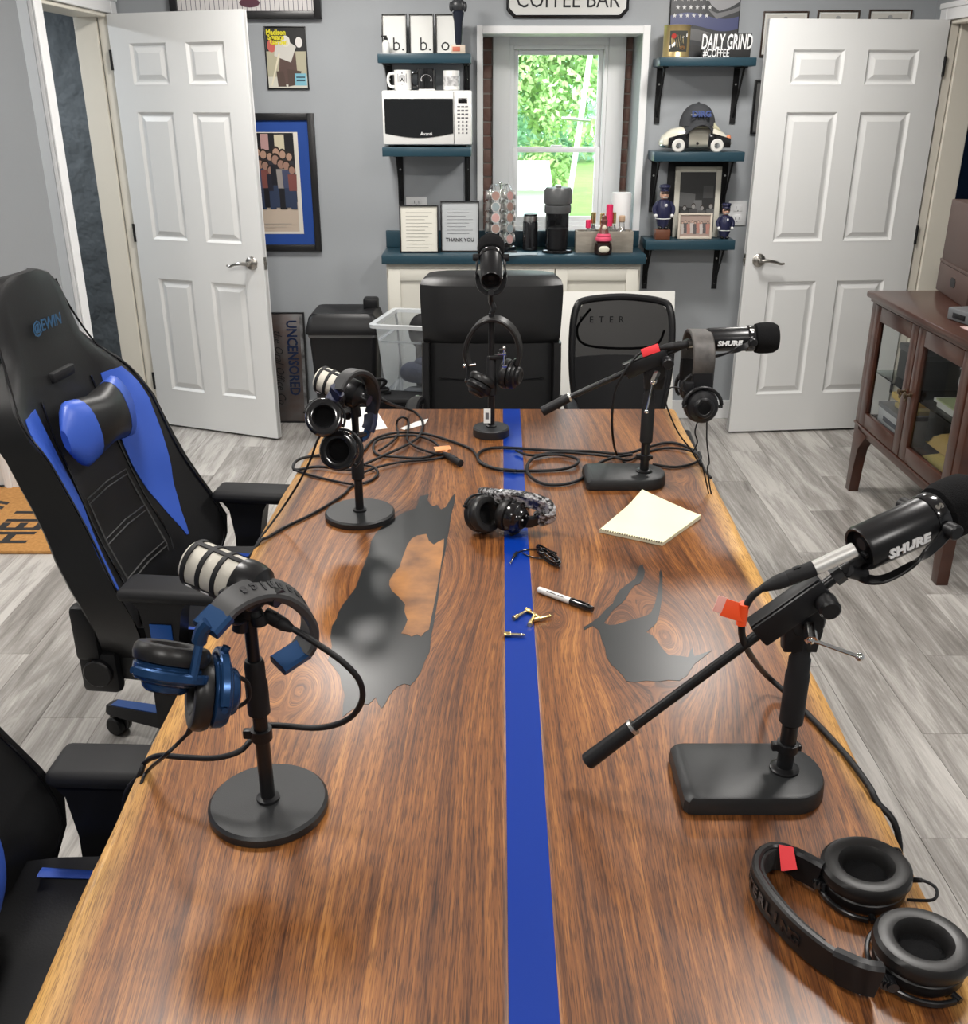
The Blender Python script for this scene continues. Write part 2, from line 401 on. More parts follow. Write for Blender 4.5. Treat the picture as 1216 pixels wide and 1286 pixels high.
# six panel doors
def panel_door(name, hinge, free, height, flip, m=DOORW):
    """local x from hinge to latch, +y = face seen from the room when flip is 1"""
    hx, hy = hinge; fx, fy = free; W = math.hypot(fx - hx, fy - hy)
    d = struct(name); d.location = (hx, hy, 0.012); d.rotation_euler = (0, 0, math.atan2(fy - hy, fx - hx))
    T = 0.036; H = height - 0.012; rec = 0.011
    sx = [0, 0.115 * W / 0.81, W / 2 - 0.052, W / 2 + 0.052, W - 0.115 * W / 0.81, W]
    sz = [0, 0.20, 0.80, 0.99, 1.60, 1.715, H - 0.125, H]
    b = B(); b.bx(0, W, -T / 2 + rec, T / 2 - rec, 0, H)
    for a0, a1 in ((0, 1), (2, 3), (4, 5)): b.bx(sx[a0], sx[a1], -T / 2, T / 2, 0, H, 0.0)
    for k in (0, 2, 4, 6):
        for c in (1, 3): b.bx(sx[c], sx[c + 1], -T / 2, T / 2, sz[k], sz[k + 1])
    part('slab', b, m, d, sm=0)
    for c in (1, 3):
        for k in (1, 3, 5):
            x0, x1, z0, z1 = sx[c], sx[c + 1], sz[k], sz[k + 1]
            q = B()
            for s in (-1, 1):
                yb = s * (T / 2 - rec); yt = s * (T / 2 - 0.002); ye = s * (T / 2 + 0.0005)
                rings = []
                for ins, yy in ((-0.001, ye), (0.004, ye), (0.016, yb + s * 0.0005), (0.024, yb + s * 0.0005), (0.046, yt), (0.0465, yt)):
                    rings.append([(x0 + ins, yy, z0 + ins), (x1 - ins, yy, z0 + ins), (x1 - ins, yy, z1 - ins), (x0 + ins, yy, z1 - ins)])
                q.loft(rings, caps=False); q.quad(*rings[-1])
            part('panel', q, m, d, sm=0)
    hz = 0.905
    for s in (-1, 1):
        q = B(); q.lathe([(0.033, 0), (0.033, 0.005), (0.027, 0.012), (0.012, 0.016), (0.011, 0.045), (0.0, 0.048)], zframe((W - 0.066, s * T / 2, hz), (0, s, 0)), 20)
        q.tube([(W - 0.066, s * (T / 2 + 0.042), hz), (W - 0.10, s * (T / 2 + 0.048), hz + 0.002), (W - 0.135, s * (T / 2 + 0.046), hz - 0.004), (W - 0.165, s * (T / 2 + 0.043), hz - 0.014), (W - 0.185, s * (T / 2 + 0.043), hz - 0.012)], lambda t: 0.0095 - 0.004 * t, 10)
        part('handle', q, NICKEL, d, label='satin nickel lever handle')
    q = B(); q.bx(W - 0.0005, W + 0.0015, -0.012, 0.012, hz - 0.03, hz + 0.03); q.bx(W, W + 0.009, -0.006, 0.006, hz - 0.009, hz + 0.009, 0.002); part('latch_plate', q, NICKEL, d)
    for z in (0.24, 1.02, H - 0.2):
        q = B(); q.cyl((-0.004, flip * T / 2, z - 0.045), (-0.004, flip * T / 2, z + 0.045), 0.007, n=10); q.bx(-0.002, 0.0005, -0.016, 0.016, z - 0.045, z + 0.045); part('hinge', q, MATTE, d)
    return d
panel_door('door_1', (XL + 0.012, LD1 - 0.012), (-1.082, 4.977), DH - 0.005, -1)
panel_door('door_2', (XR - 0.012, RD1 - 0.004), (1.318, 5.095), DHR, 1)
d3 = panel_door('door_3', (-2.218, 4.30), (-3.03, 4.30), DH - 0.01, 1)
# spring door stop on the right baseboard
t = thing('door_stop', 'small white door bumper on the baseboard beside the right door', 'door stop', (1.225, YB - 0.016, 0.05))
q = B(); q.cyl((0, 0, 0), (0, -0.012, 0), 0.018, 0.012); q.tube([(0, -0.01, 0), (0, -0.05, 0)], 0.006, sub=0); part('spring', q, CHROME, t)
q = B(); q.cyl((0, -0.05, 0), (0, -0.066, 0), 0.010, e=0.002); part('tip', q, mat('rubber_white', (0.7, 0.7, 0.68), 0.5), t)
# ------------------------------------------------------------------ window niche
wall_back = bpy.data.objects['wall_back']
WX0, WX1, WZ0, WZ1 = 0.047, 0.738, 0.96, 1.962          # casing of the window on the niche's rear face
b = B(); b.bx(NX0 - 0.04, WX0, NY + 0.001, NY + 0.03, NZ0, NZ1 + 0.03); b.bx(WX1, NX1 + 0.04, NY + 0.001, NY + 0.03, NZ0, NZ1 + 0.03)
part('mortar_bed', b, MORTAR, wall_back)
for x0, x1 in ((NX0, WX0 - 0.002), (WX1 + 0.002, NX1)):
    z = NZ0 + 0.002; k = 0
    while z < NZ1 - 0.02:
        h = min(0.062, NZ1 - z - 0.003)
        j = random.uniform(-0.004, 0.004)
        q = B(); q.bx(x0 + 0.001, x1 - 0.001 - random.uniform(0, 0.006), NY - 0.004 + j, NY + 0.02, z, z + h, 0.003)
        o = part('brick', q, BRICKM, wall_back)
        z += 0.0695; k += 1
b = B()
b.bx(NX0 - 0.030, NX0 - 0.001, YB - 0.02, NY, NZ0 + 0.07, NZ1 + 0.036, 0.002); b.bx(NX1 + 0.001, NX1 + 0.036, YB - 0.02, NY, NZ0 + 0.07, NZ1 + 0.036, 0.002)
b.bx(NX0 - 0.001, NX1 + 0.001, YB - 0.02, NY, NZ1 - 0.001, NZ1 + 0.034, 0.002)
struct('trim_6', b, WHITE)
win = struct('window_1')
b = B(); YC = NY - 0.006
b.bx(WX0, 0.135, YC - 0.016, YC + 0.10, WZ0, WZ1, 0.003); b.bx(0.648, WX1, YC - 0.016, YC + 0.10, WZ0, WZ1, 0.003); b.bx(0.135, 0.648, YC - 0.016, YC + 0.10, 1.925, WZ1, 0.003); b.bx(0.135, 0.648, YC - 0.02, YC + 0.1, WZ0, 1.02, 0.003)
part('casing', b, WHITE, win)
VINYL = mat('white_vinyl', (0.88, 0.89, 0.90), 0.3)
b = B()
for x0, x1, z0, z1 in ((0.135, 0.156, 1.02, 1.925), (0.627, 0.648, 1.02, 1.925), (0.156, 0.627, 1.905, 1.925), (0.156, 0.627, 1.02, 1.04)): b.bx(x0, x1, YC - 0.006, YC + 0.06, z0, z1, 0.002)
part('window_frame', b, VINYL, win)
def sash(x0, x1, z0, z1, y, wd):
    q = B()
    for s in ((x0, x0 + wd, z0, z1), (x1 - wd, x1, z0, z1), (x0 + wd, x1 - wd, z0, z0 + wd), (x0 + wd, x1 - wd, z1 - wd, z1)): q.bx(s[0], s[1], y, y + 0.028, s[2], s[3], 0.004)
    o = part('sash', q, VINYL, win)
    g = B(); g.quad((x0 + wd - .003, y + 0.015, z0 + wd - .003), (x1 - wd + .003, y + 0.015, z0 + wd - .003), (x1 - wd + .003, y + 0.015, z1 - wd + .003), (x0 + wd - .003, y + 0.015, z1 - wd + .003)); part('pane', g, GLASS, o)
    return o
sash(0.156, 0.627, 1.40, 1.905, YC + 0.034, 0.026)
lo = sash(0.156, 0.627, 1.04, 1.428, YC + 0.004, 0.028)
q = B(); q.bx(0.36, 0.42, YC + 0.004, YC + 0.03, 1.428, 1.438, 0.003); part('sash_lock', q, VINYL, lo)

# ------------------------------------------------------------------ outdoors
LAWN = mat('lawn', (0.12, 0.24, 0.04), 0.9, noise=(2, 0.3, (0.2, 0.32, 0.07), ONE))
b = B(); b.bx(-30, 30, 6.3, 60, -0.7, -0.6); struct('ground', b, LAWN)
LEAF = mat('tree_leaf', (0.25, 0.46, 0.17), 0.6, noise=(1.4, 0.35, (0.44, 0.58, 0.24), ONE))
LEAF2 = mat('tree_leaf_blue_green', (0.24, 0.48, 0.32), 0.6, noise=(1.1, 0.35, (0.36, 0.56, 0.34), ONE))
BARK = mat('bark', (0.12, 0.09, 0.06), 0.9)
def crown_mesh(rx, ry, rz, n, seed, sz=0.16):
    rnd = random.Random(seed); vs = []; fs = []
    clumps = [(V((rnd.gauss(0, .45) * rx, rnd.gauss(0, .4) * ry, rnd.uniform(-.8, .9) * rz)), rnd.uniform(.25, .5)) for _ in range(26)]
    for i in range(n):
        c, s = clumps[i % len(clumps)]
        d = V((rnd.gauss(0, 1), rnd.gauss(0, 1), rnd.gauss(0, 1))).normalized()
        p = c + d * s * min(rx, rz) * rnd.uniform(.6, 1)
        u = V((rnd.gauss(0, 1), rnd.gauss(0, 1), rnd.gauss(0, 1))).normalized(); v_ = u.cross(d).normalized() * sz * .5; u = u * sz
        k = len(vs); vs += [p - u * .5, p + v_ * .5, p + u * .5, p - v_ * .5]; fs.append((k, k + 1, k + 2, k + 3))
    me = bpy.data.meshes.new('foliage'); me.from_pydata(vs, [], fs); return me
def tree(x, y, z0, rx, rz, lab, m, seed, n=2600):
    t = thing('tree', lab, 'tree', (x, y, -0.6), 0, 'trees outside the window')
    q = B(); q.tube([(0, 0, 0), (0.05, 0.05, z0 * .5), (0, 0, z0 + rz * .25)], lambda s: 0.10 - 0.04 * s, 8); part('trunk', q, BARK, t)
    o = part('foliage', crown_mesh(rx, rx, rz, n, seed, 0.125 * y / 15), m, t, sm=0); o.location = (0, 0, z0 + rz); o['kind'] = 'stuff'
tree(0.9, 17.5, 0.7, 1.7, 2.0, 'bright yellow-green tree at left through the upper window pane', LEAF, 1, 14000)
tree(5.2, 23.5, 0.3, 3.2, 2.8, 'blue-green tree at right through the upper window pane', LEAF2, 2, 12000)
tree(1.75, 11.5, 0.1, 0.62, 0.5, 'low light green bush at right through the lower window pane', LEAF, 3, 3000)
tree(-2.5, 32.0, 0.4, 4.0, 3.6, 'pale green tree far behind the white shed outside', LEAF2, 4, 12000)
tree(2.8, 44.0, 0.3, 4.2, 5.2, 'pale blue-green tree behind the yellow-green one outside', LEAF2, 5, 12000)
t = thing('shed', 'white shed with pale roof seen through the lower window pane', 'shed', (-0.25, 13.2, -0.6))
SIDING = mat('white_siding', (0.8, 0.8, 0.8), 0.6)
q = B(); q.bx(-1.9, 1.05, 0, 1.6, 0, 1.20); part('wall', q, SIDING, t)
q = B(); q.prism([(-0.15, 1.20), (1.75, 1.20), (0.8, 1.5)], -2.0, 1.12, Mx(((0, 0, 1, 0), (1, 0, 0, 0), (0, 1, 0, 0), (0, 0, 0, 1)))); part('roof', q, mat('pale_roof', (0.6, 0.6, 0.6), 0.7), t)
q = B(); q.bx(0.55, 0.95, -0.03, 0.01, 0.1, 0.95); part('shed_door', q, mat('pale_blue_paint', (0.45, 0.6, 0.7), 0.5), t)
p0, p1 = py_(713, 262, 10.5), py_(742, 66, 10.5); dv = (p1 - p0).normalized(); p0 = p0 - dv * ((p0.z + .6) / dv.z)
t = thing('utility_pole', 'slanting pale utility pole with one crossbar outside the window', 'pole', p0)
q = B(); q.cyl((0, 0, 0), dv * 4.6, 0.028, 0.025); part('pole', q, mat("pale_wood", (0.62, 0.62, 0.58), 0.7), t)
c = py_(728, 150, 10.5) - p0; q = B(); q.cyl(c + V((-.18, -.06, .01)), c + V((.10, -.06, -.01)), 0.016); part('crossbar', q, STEEL, t)

# ------------------------------------------------------------------ coffee counter
CZ, CX0, CX1, CY0 = 0.945, -0.515, 0.815, 5.06
t = thing('counter_cabinet', 'cream base cabinet with recessed panel doors under the teal counter', 'cabinet', (0, 0, 0))
b = B(); b.bx(CX0 + 0.02, CX1 - 0.02, CY0 + 0.04, YB - 0.002, 0.0, CZ - 0.046); part('body', b, CABW, t)
for k in range(3):
    x0 = CX0 + 0.03 + k * 0.424; x1 = x0 + 0.418
    d = B(); z0, z1 = 0.10, CZ - 0.07; y = CY0 + 0.02
    d.bx(x0, x1, y + 0.006, y + 0.018, z0, z1)
    for s in ((x0, x0 + 0.06, z0, z1), (x1 - 0.06, x1, z0, z1), (x0 + 0.06, x1 - 0.06, z0, z0 + 0.06), (x0 + 0.06, x1 - 0.06, z1 - 0.06, z1)): d.bx(s[0], s[1], y - 0.003, y + 0.008, s[2], s[3], 0.0015)
    part('door', d, CABW, t)
b = B(); b.bx(CX0, CX1, CY0, YB - 0.001, CZ - 0.045, CZ, 0.004)
solo('countertop', b, SHELF, 'teal blue painted wooden countertop below the window', 'countertop')
b = B(); b.bx(CX0, CX1, YB - 0.026, YB - 0.001, CZ + 0.0005, CZ + 0.085, 0.003)
solo('backsplash', b, SHELF, 'teal blue backsplash board standing along the rear of the counter', 'backsplash')

# ------------------------------------------------------------------ shelves
def shelf(name, lab, x0, x1, y0, z1, th, grp, brs, bh=0.26, bd=None):
    t = thing(name, lab, 'shelf', ((x0 + x1) / 2, YB, z1), 0, grp); hw = (x1 - x0) / 2; dp = YB - y0
    b = B(); b.bx(-hw, hw, -dp, -0.001, -th, 0, 0.003); part('board', b, SHELF, t)
    bd = bd or dp * 0.86
    for bxp in brs:
        q = B(); xx = bxp - (x0 + x1) / 2
        q.bx(xx - 0.014, xx + 0.014, -0.008, -0.002, -th - bh, -th); q.bx(xx - 0.014, xx + 0.014, -bd, -0.002, -th - 0.006, -th - 0.0003)
        q.tube([(xx, -0.006, -th - bh + 0.03), (xx, -bd * 0.5, -th - bh * 0.42), (xx, -bd + 0.02, -th - 0.006)], 0.0055, 6)
        br = part('bracket', q, MATTE, t)
        for zz in (0.3, 0.86):
            s = B(); s.cyl((xx, -0.008, -th - bh * zz), (xx, -0.0105, -th - bh * zz), 0.005, n=10); part('screw', s, STEEL, br)
    return t
SY = 5.12
shelf('floating_shelf', 'teal shelf at the top left carrying three letter signs', -0.503, -0.062, SY, py_(530, 67, SY).z, 0.042, None, (-0.47, -0.085), 0.22)
MWY = 5.05; MWZ = py_(530, 185, MWY).z
shelf('floating_shelf', 'teal shelf under the white microwave', -0.490, -0.062, MWY, MWZ, 0.042, None, (-0.43, -0.085), 0.26, 0.24)
for lab, pa, pb, zt, zb, bh in (('teal shelf at the top right with the gold can and black coffee sign', 829, 950, 72, 83, 0.26),
                                ('teal shelf at right under the toy patrol car', 822, 935, 191, 203, 0.26), ('teal shelf at right under the policeman figurine and framed photos', 812, 923, 302, 314, 0.23)):
    y0 = 5.17; a = py_(pa, zt, y0); c = py_(pb, zb, y0)
    shelf('floating_shelf', lab, a.x, c.x, y0, a.z, a.z - c.z, None, (a.x + 0.035, c.x - 0.045), bh)

# ------------------------------------------------------------------ framed things on the back wall
def framed(name, lab, cat, x0, x1, z0, z1, fw, fm, ft=0.022, y=YB - 0.001, tilt=0.0, loc=None, glass=True, group=None, back=None):
    """rectangular frame standing on or hanging at plane y, facing the camera; returns (thing, M of the picture plane centre, w, h)"""
    W, H = x1 - x0, z1 - z0
    t = thing(name, lab, cat, ((x0 + x1) / 2, y, z0), 0, group); t.rotation_euler = (-tilt, 0, 0)
    b = B()
    for s in ((-W / 2, -W / 2 + fw, 0, H), (W / 2 - fw, W / 2, 0, H), (-W / 2 + fw, W / 2 - fw, 0, fw), (-W / 2 + fw, W / 2 - fw, H - fw, H)): b.bx(s[0], s[1], -ft, 0, s[2], s[3], min(0.002, fw * 0.2))
    part('frame', b, fm, t)
    q = B(); q.bx(-W / 2 + fw * .8, W / 2 - fw * .8, -ft * 0.5, -0.001, fw * .8, H - fw * .8); part('backing', q, back or PAPER, t)
    return t, WALLM((0, -ft * 0.5 - 0.0004, H / 2)), W - 2 * fw, H - 2 * fw
def at(px, py, Y=YB): p = py_(px, py, Y); return p.x, p.z
BLUEMAT = mat('blue_mat_board', (0.01, 0.06, 0.30), 0.7)

# jersey shadow box, top left
x0, z0 = at(216, 12); x1, _ = at(405, 25)
z0 = at(405, 24)[1]
t, M, W_, H_ = framed('jersey_frame', 'large black frame with a white pinstriped jersey, cut off at the top', 'frame', x0, x1, z0, z0 + 0.42, 0.034, FRAMEB, 0.04, back=mat('jersey_white', (0.75, 0.72, 0.71), 0.8))
sh = [((0.06, 0.06, 0.09), rect(-W_ / 2 + 0.02 + k * 0.0225, -H_ / 2, -W_ / 2 + 0.0225 + k * 0.0225, H_ / 2)) for k in range(int(W_ / 0.0225))]
sh += [((0.10, 0.03, 0.05), oval(0.02, -H_ / 2 + 0.035, 0.05, 0.02))]
ink_mesh('pinstripes', sh, t, M)
# hockey programme
x0, z1 = at(331, 33); x1, z0 = at(389, 112)
t, M, W_, H_ = framed('framed_magazine', 'small framed hockey magazine with yellow title, above the blue matted photo', 'picture', x0, x1, z0, z1, 0.006, FRAMEB, 0.012, back=mat('magazine_dark', (0.02, 0.02, 0.022), 0.35))
hw, hh = W_ / 2, H_ / 2
sh = [((0.45, 0.42, 0.30), rect(-hw, -hh, hw, 0.03)), ((0.62, 0.60, 0.52), rect(-hw, -hh, hw, -0.085)), ((0.02, 0.02, 0.02), rect(-hw, 0.03, hw, hh)), ((0.55, 0.12, 0.10), oval(-0.07, 0.055, 0.022, 0.03)),
      ((0.10, 0.06, 0.05), [(-0.05, -0.12), (0.05, -0.12), (0.045, 0.03), (-0.03, 0.03)]), ((0.62, 0.6, 0.55), [(-0.06, 0.01), (0.02, -0.02), (0.05, 0.05), (0.0, 0.085), (-0.05, 0.07)]),
      ((0.08, 0.05, 0.04), [(-0.055, -0.06), (-0.02, -0.06), (-0.01, -0.13), (-0.05, -0.13)]), ((0.08, 0.05, 0.04), [(0.0, -0.05), (0.07, -0.06), (0.05, -0.12), (0.0, -0.13)]),
      ((0.7, 0.68, 0.62), oval(0.0, 0.075, 0.022, 0.026)), ((0.72, 0.66, 0.5), [(-0.085, -0.125), (-0.078, -0.125), (-0.03, 0.02), (-0.04, 0.02)]), ((0.75, 0.73, 0.7), oval(0.065, 0.07, 0.018, 0.024)),
      ((0.20, 0.45, 0.55), rect(0.035, -0.125, hw - 0.004, -0.07)), ((0.02, 0.04, 0.06), rect(0.042, -0.09, hw - 0.012, -0.084)), ((0.02, 0.04, 0.06), rect(0.042, -0.105, hw - 0.012, -0.098))]
ink_mesh('cover_print', sh, t, M)
YEL = mat('yellow_ink', (0.75, 0.66, 0.02), 0.5)
for k, s in enumerate(('Madison', 'Square', 'Garden')):
    lettering('title', s, 0.034, M @ Mx.Translation((-hw + 0.004 + k * 0.008, hh - 0.022 - k * 0.021, 0.0015)), YEL, t, 0.0012, align='LEFT', sx=0.85)
# blue matted team photo
x0, z1 = at(316, 142); x1, z0 = at(405, 315)
t, M, W_, H_ = framed('framed_photo', 'black framed team photo with a wide blue mat, half hidden by the left door', 'picture', x0 - 0.16, x1, z0, z1, 0.034, FRAMEB, 0.022, back=BLUEMAT)
hw, hh = W_ / 2, H_ / 2; ix0, ix1, iz0, iz1 = -hw + 0.055, hw - 0.055, -hh + 0.055, hh - 0.055
sh = [((0.72, 0.68, 0.60), rect(ix0, iz0, ix1, iz1)), ((0.012, 0.012, 0.014), rect(ix0 + 0.02, iz0 + 0.12, ix1 - 0.022, iz1 - 0.004)), ((0.55, 0.45, 0.36), rect(ix0 + 0.02, iz0 + 0.012, ix1 - 0.022, iz0 + 0.16)),
      ((0.62, 0.56, 0.40), rect(ix1 - 0.12, iz1 - 0.09, ix1 - 0.07, iz1 - 0.012)), ((0.5, 0.3, 0.28), rect(ix1 - 0.19, iz1 - 0.085, ix1 - 0.15, iz1 - 0.008)), ((0.6, 0.58, 0.55), rect(ix0 + 0.03, iz1 - 0.085, ix0 + 0.07, iz1 - 0.01))]
cl = [(0.02, 0.02, 0.03), (0.5, 0.45, 0.42), (0.10, 0.12, 0.22), (0.35, 0.12, 0.10), (0.03, 0.03, 0.05)]
for k in range(7): sh += figure(ix0 + 0.05 + k * (ix1 - ix0 - 0.10) / 6, iz0 + 0.19, 0.215 + 0.012 * ((k * 5) % 3), (.03, .03, .04), slim=.7)
for k in range(9): sh += figure(ix0 + 0.04 + k * (ix1 - ix0 - 0.08) / 8, iz0 + 0.125 + 0.008 * (k % 2), 0.215 + 0.016 * ((k * 3) % 4), [tuple(v * .6 for v in c) for c in cl][k % 5], (.34, .20, .15), (0.03, 0.045, 0.09) if k % 3 else (0.012, 0.012, 0.015), slim=.62)
sh += [((0.35, 0.32, 0.28), rect(ix0 + 0.05, iz0 + 0.05, ix1 - 0.06, iz0 + 0.053)), ((0.35, 0.32, 0.28), rect(ix0 + 0.08, iz0 + 0.035, ix1 - 0.09, iz0 + 0.037))]
ink_mesh('photo_print', sh, t, M)
# coffee bar sign
x0, z0 = at(636, 23); x1, _ = at(789, 25); xc = (x0 + x1) / 2; hw = (x1 - x0) / 2; zc = z0 + 0.075
def plaque(w_, h_, c): return [(-w_, -h_ + c), (-w_ + c * .4, -h_ + c * .55), (-w_ + c, -h_), (w_ - c, -h_), (w_ - c * .4, -h_ + c * .55), (w_, -h_ + c), (w_, h_ - c), (w_ - c * .4, h_ - c * .55), (w_ - c, h_), (-w_ + c, h_), (-w_ + c * .4, h_ - c * .55), (-w_, h_ - c)]
t = thing('coffee_sign', 'white plaque with black rim reading COFFEE BAR above the window', 'sign', (xc, YB - 0.001, zc))
M = WALLM((0, 0, 0))
b = B(); b.prism(plaque(hw, 0.075, 0.036), 0, 0.014, M, 0.003); part('rim', b, GLOSSB, t)
b = B(); b.prism(plaque(hw - 0.014, 0.061, 0.032), 0.0141, 0.0155, M); part('face', b, mat('enamel_white', (0.72, 0.72, 0.69), 0.4), t)
lettering('letters', 'COFFEE BAR', 0.105, M @ Mx.Translation((0, 0.003, 0.0160)), DARKINK, t, 0.0, sx=0.86)
# certificates above the right door
for k, (pa, pb, pt) in enumerate(((959, 1016, 14), (1027, 1080, 13), (1092, 1146, 12))):
    x0, z1 = at(pa, pt); x1, _ = at(pb, pt)
    lab = ('leftmost thin brown certificate frame peeking above the right door', 'middle thin brown certificate frame peeking above the right door', 'rightmost thin brown certificate frame peeking above the right door')[k]
    t, M, W_, H_ = framed('certificate_frame', lab, 'frame', x0, x1, z1 - (0.20 if k == 0 else 0.17), z1, 0.008, FRAMEBR, 0.012, group='certificates above the right door')
    ink_mesh('certificate_print', [((0.62, 0.60, 0.55), rect(-W_ / 2 + .008, -H_ / 2 + .008, W_ / 2 - .008, H_ / 2 - .008)), ((0.25, 0.25, 0.24), rect(-W_ * .3, H_ / 2 - .035, W_ * .3, H_ / 2 - .030)), ((0.3, 0.3, 0.3), rect(-W_ * .35, H_ / 2 - .055, W_ * .35, H_ / 2 - .052)), ((0.35, 0.35, 0.35), oval(0, H_ / 2 - .025, .012, .009))], t, M)
x0, z1 = at(948, 100); x1, z0 = at(985, 168)
t, M, W_, H_ = framed('framed_print', 'dark narrow framed print mostly hidden at the edge of the right door', 'frame', x0, x1, z0, z1, 0.012, FRAMEB, 0.014, back=mat('grey_print', (0.16, 0.16, 0.16), 0.5))

# wall outlets
def outlet(px0, py0, px1, py1, lab):
    x0, z1 = at(px0, py0); x1, z0 = at(px1, py1); xc, zc = (x0 + x1) / 2, (z0 + z1) / 2
    t = thing('wall_outlet', lab, 'outlet', (xc, YB, zc)); w_, h_ = (x1 - x0) / 2, (z1 - z0) / 2
    b = B(); b.bx(-w_, w_, -0.007, -0.0005, -h_, h_, 0.003); part('cover_plate', b, WHITE, t)
    for s in (-1, 1):
        b = B(); b.bx(-w_ * .48, w_ * .48, -0.009, -0.006, s * h_ * .42 - h_ * .3, s * h_ * .42 + h_ * .3, 0.002); rc = part('receptacle', b, WHITE, t)
        q = B()
        for sx in (-1, 1): q.bx(sx * w_ * .2 - .0012, sx * w_ * .2 + .0012, -0.0094, -0.0088, s * h_ * .42 - .006, s * h_ * .42 + .008)
        q.cyl((0, -0.0094, s * h_ * .42 - .014), (0, -0.0088, s * h_ * .42 - .014), 0.003, n=8); part('slot', q, GREYINK, rc)
outlet(916, 252, 936, 283, 'white wall outlet on the grey wall beside the right door')
outlet(510, 247, 537, 270, 'white outlet plate behind the framed papers under the microwave shelf')

# ------------------------------------------------------------------ on the left shelves
UZ = bpy.data.objects['floating_shelf'].location.z; 
for k, (pa, pb, s) in enumerate(((479, 511, 'b.'), (513.5, 545, 'b.'), (546.5, 576, 'o.'))):
    Y = 5.24; x0 = py_(pa, 40, Y).x; x1 = py_(pb, 40, Y).x; z1 = py_(500, 17, Y).z
    lab = ('framed white letter sign b at the shelf left end, behind the soap bottle', 'framed white letter sign b in the middle of the three', 'framed white letter sign o beside the dark tap handle')[k]
    t, M, W_, H_ = framed('letter_sign', lab, 'sign', x0, x1, UZ + 0.001, z1, 0.006, FRAMEB, 0.016, Y + 0.02, R(3), group='letter signs on the top left shelf')
    lettering('letter', s, 0.085, M @ Mx.Translation((0.018 - 0.017 * (k == 2), -H_ / 2 + 0.035, 0.001)), DARKINK, t, -0.0005)
Y = 5.17; p = py_(485, 66, Y)
t = thing('soap_bottle', 'tiny white pump bottle with dark cap on the top left shelf end', 'bottle', (p.x, Y, UZ))
q = B(); q.lathe([(0.016, 0), (0.018, 0.003), (0.018, 0.045), (0.012, 0.055), (0.009, 0.06)], n=16); part('body', q, mat('white_ceramic', (0.75, 0.75, 0.73), 0.2), t)
q = B(); q.lathe([(0.010, 0.058), (0.010, 0.068), (0.006, 0.07), (0.006, 0.076)], n=12); q.bx(-0.022, 0.006, -0.006, 0.006, 0.073, 0.079, 0.002); part('pump', q, BLACK, t)
p = py_(575, 66, Y)
t = thing('tap_handle', 'dark blue tapering tap handle figure on a pale base, right end of shelf', 'tap handle', (p.x, Y, UZ))
TAPN = mat('tap_navy', (0.012, 0.016, 0.03), 0.3)
q = B(); q.bx(-0.032, 0.036, -0.022, 0.022, 0, 0.038, 0.004); part('base', q, mat('tap_base', (0.62, 0.52, 0.42), 0.5), t)
q = B(); q.bx(-0.024, 0.012, -0.0235, -0.022, 0.010, 0.030, 0.0005); part('badge', q, mat('tap_badge', (0.55, 0.16, 0.10), 0.4), t)
q = B(); q.lathe([(0.012, 0.038), (0.016, 0.05), (0.021, 0.14), (0.026, 0.16), (0.028, 0.175), (0.022, 0.182)], Mx.Translation((0.004, 0, 0)), 16); part('body', q, TAPN, t)
q = B(); q.ball((0.004, 0, 0.205), (0.034, 0.020, 0.032)); q.ball((-0.028, -0.004, 0.20), (0.010, 0.012, 0.022)); q.ball((0.036, -0.004, 0.20), (0.010, 0.012, 0.022)); part('torso', q, mat('tap_grey', (0.03, 0.032, 0.036), 0.35), t)
q = B(); q.ball((0.004, -0.004, 0.248), (0.014, 0.015, 0.017)); q.lathe([(0.018, 0.258), (0.017, 0.262), (0.012, 0.268)], Mx.Translation((0.004, -.002, 0)), 14); part('head', q, TAPN, t)

# microwave
Y0 = MWY + 0.02; a = py_(479.5, 113.5, Y0); c = py_(592.5, 183, Y0); MW, MH = c.x - a.x, a.z - MWZ - 0.006
t = thing('microwave', 'white countertop microwave with dark glass door on its shelf', 'microwave', ((a.x + c.x) / 2, Y0, MWZ))
MWW = mat('appliance_white', (0.74, 0.74, 0.72), 0.28)
b = B(); b.bx(-MW / 2, MW / 2, 0.012, 0.30, 0.008, MH + 0.006, 0.006)
part('body', b, MWW, t)
for sx in (-1, 1):
    for yy in (0.04, 0.27): b = B(); b.cyl((sx * MW * .42, yy, 0), (sx * MW * .42, yy, 0.01), 0.012, n=12); part('foot', b, BLACK, t)
dx1 = MW / 2 - 0.085
b = B(); b.bx(-MW / 2, dx1, -0.006, 0.0115, 0.012, MH + 0.003, 0.004); dr = part('door', b, MWW, t)
g = []
for k in range(15):
    u = k / 14; g.append((-MW / 2 + 0.010 + u * (dx1 + MW / 2 - 0.013), 0.062 - 0.020 * math.sin(math.pi * u)))
poly = g + [(dx1 - 0.003, MH - 0.030), (-MW / 2 + 0.010, MH - 0.030)]
b = B(); b.prism(poly, 0.0062, 0.0085, WALLM((0, 0, 0))); part('door_glass', b, mat('microwave_glass', (0.010, 0.011, 0.012), 0.08), dr)
lettering('brand_mark', 'Avanti', 0.022, WALLM((-0.005, -0.0088, 0.060)), WHITEINK, dr)
b = B(); b.bx(dx1 + 0.002, MW / 2, -0.005, 0.0115, 0.012, MH + 0.003, 0.003); cp = part('control_panel', b, MWW, t)
b = B(); b.bx(dx1 + 0.022, MW / 2 - 0.020, -0.0062, -0.0045, MH - 0.050, MH - 0.028, 0.001); part('display', b, GLOSSB, cp)
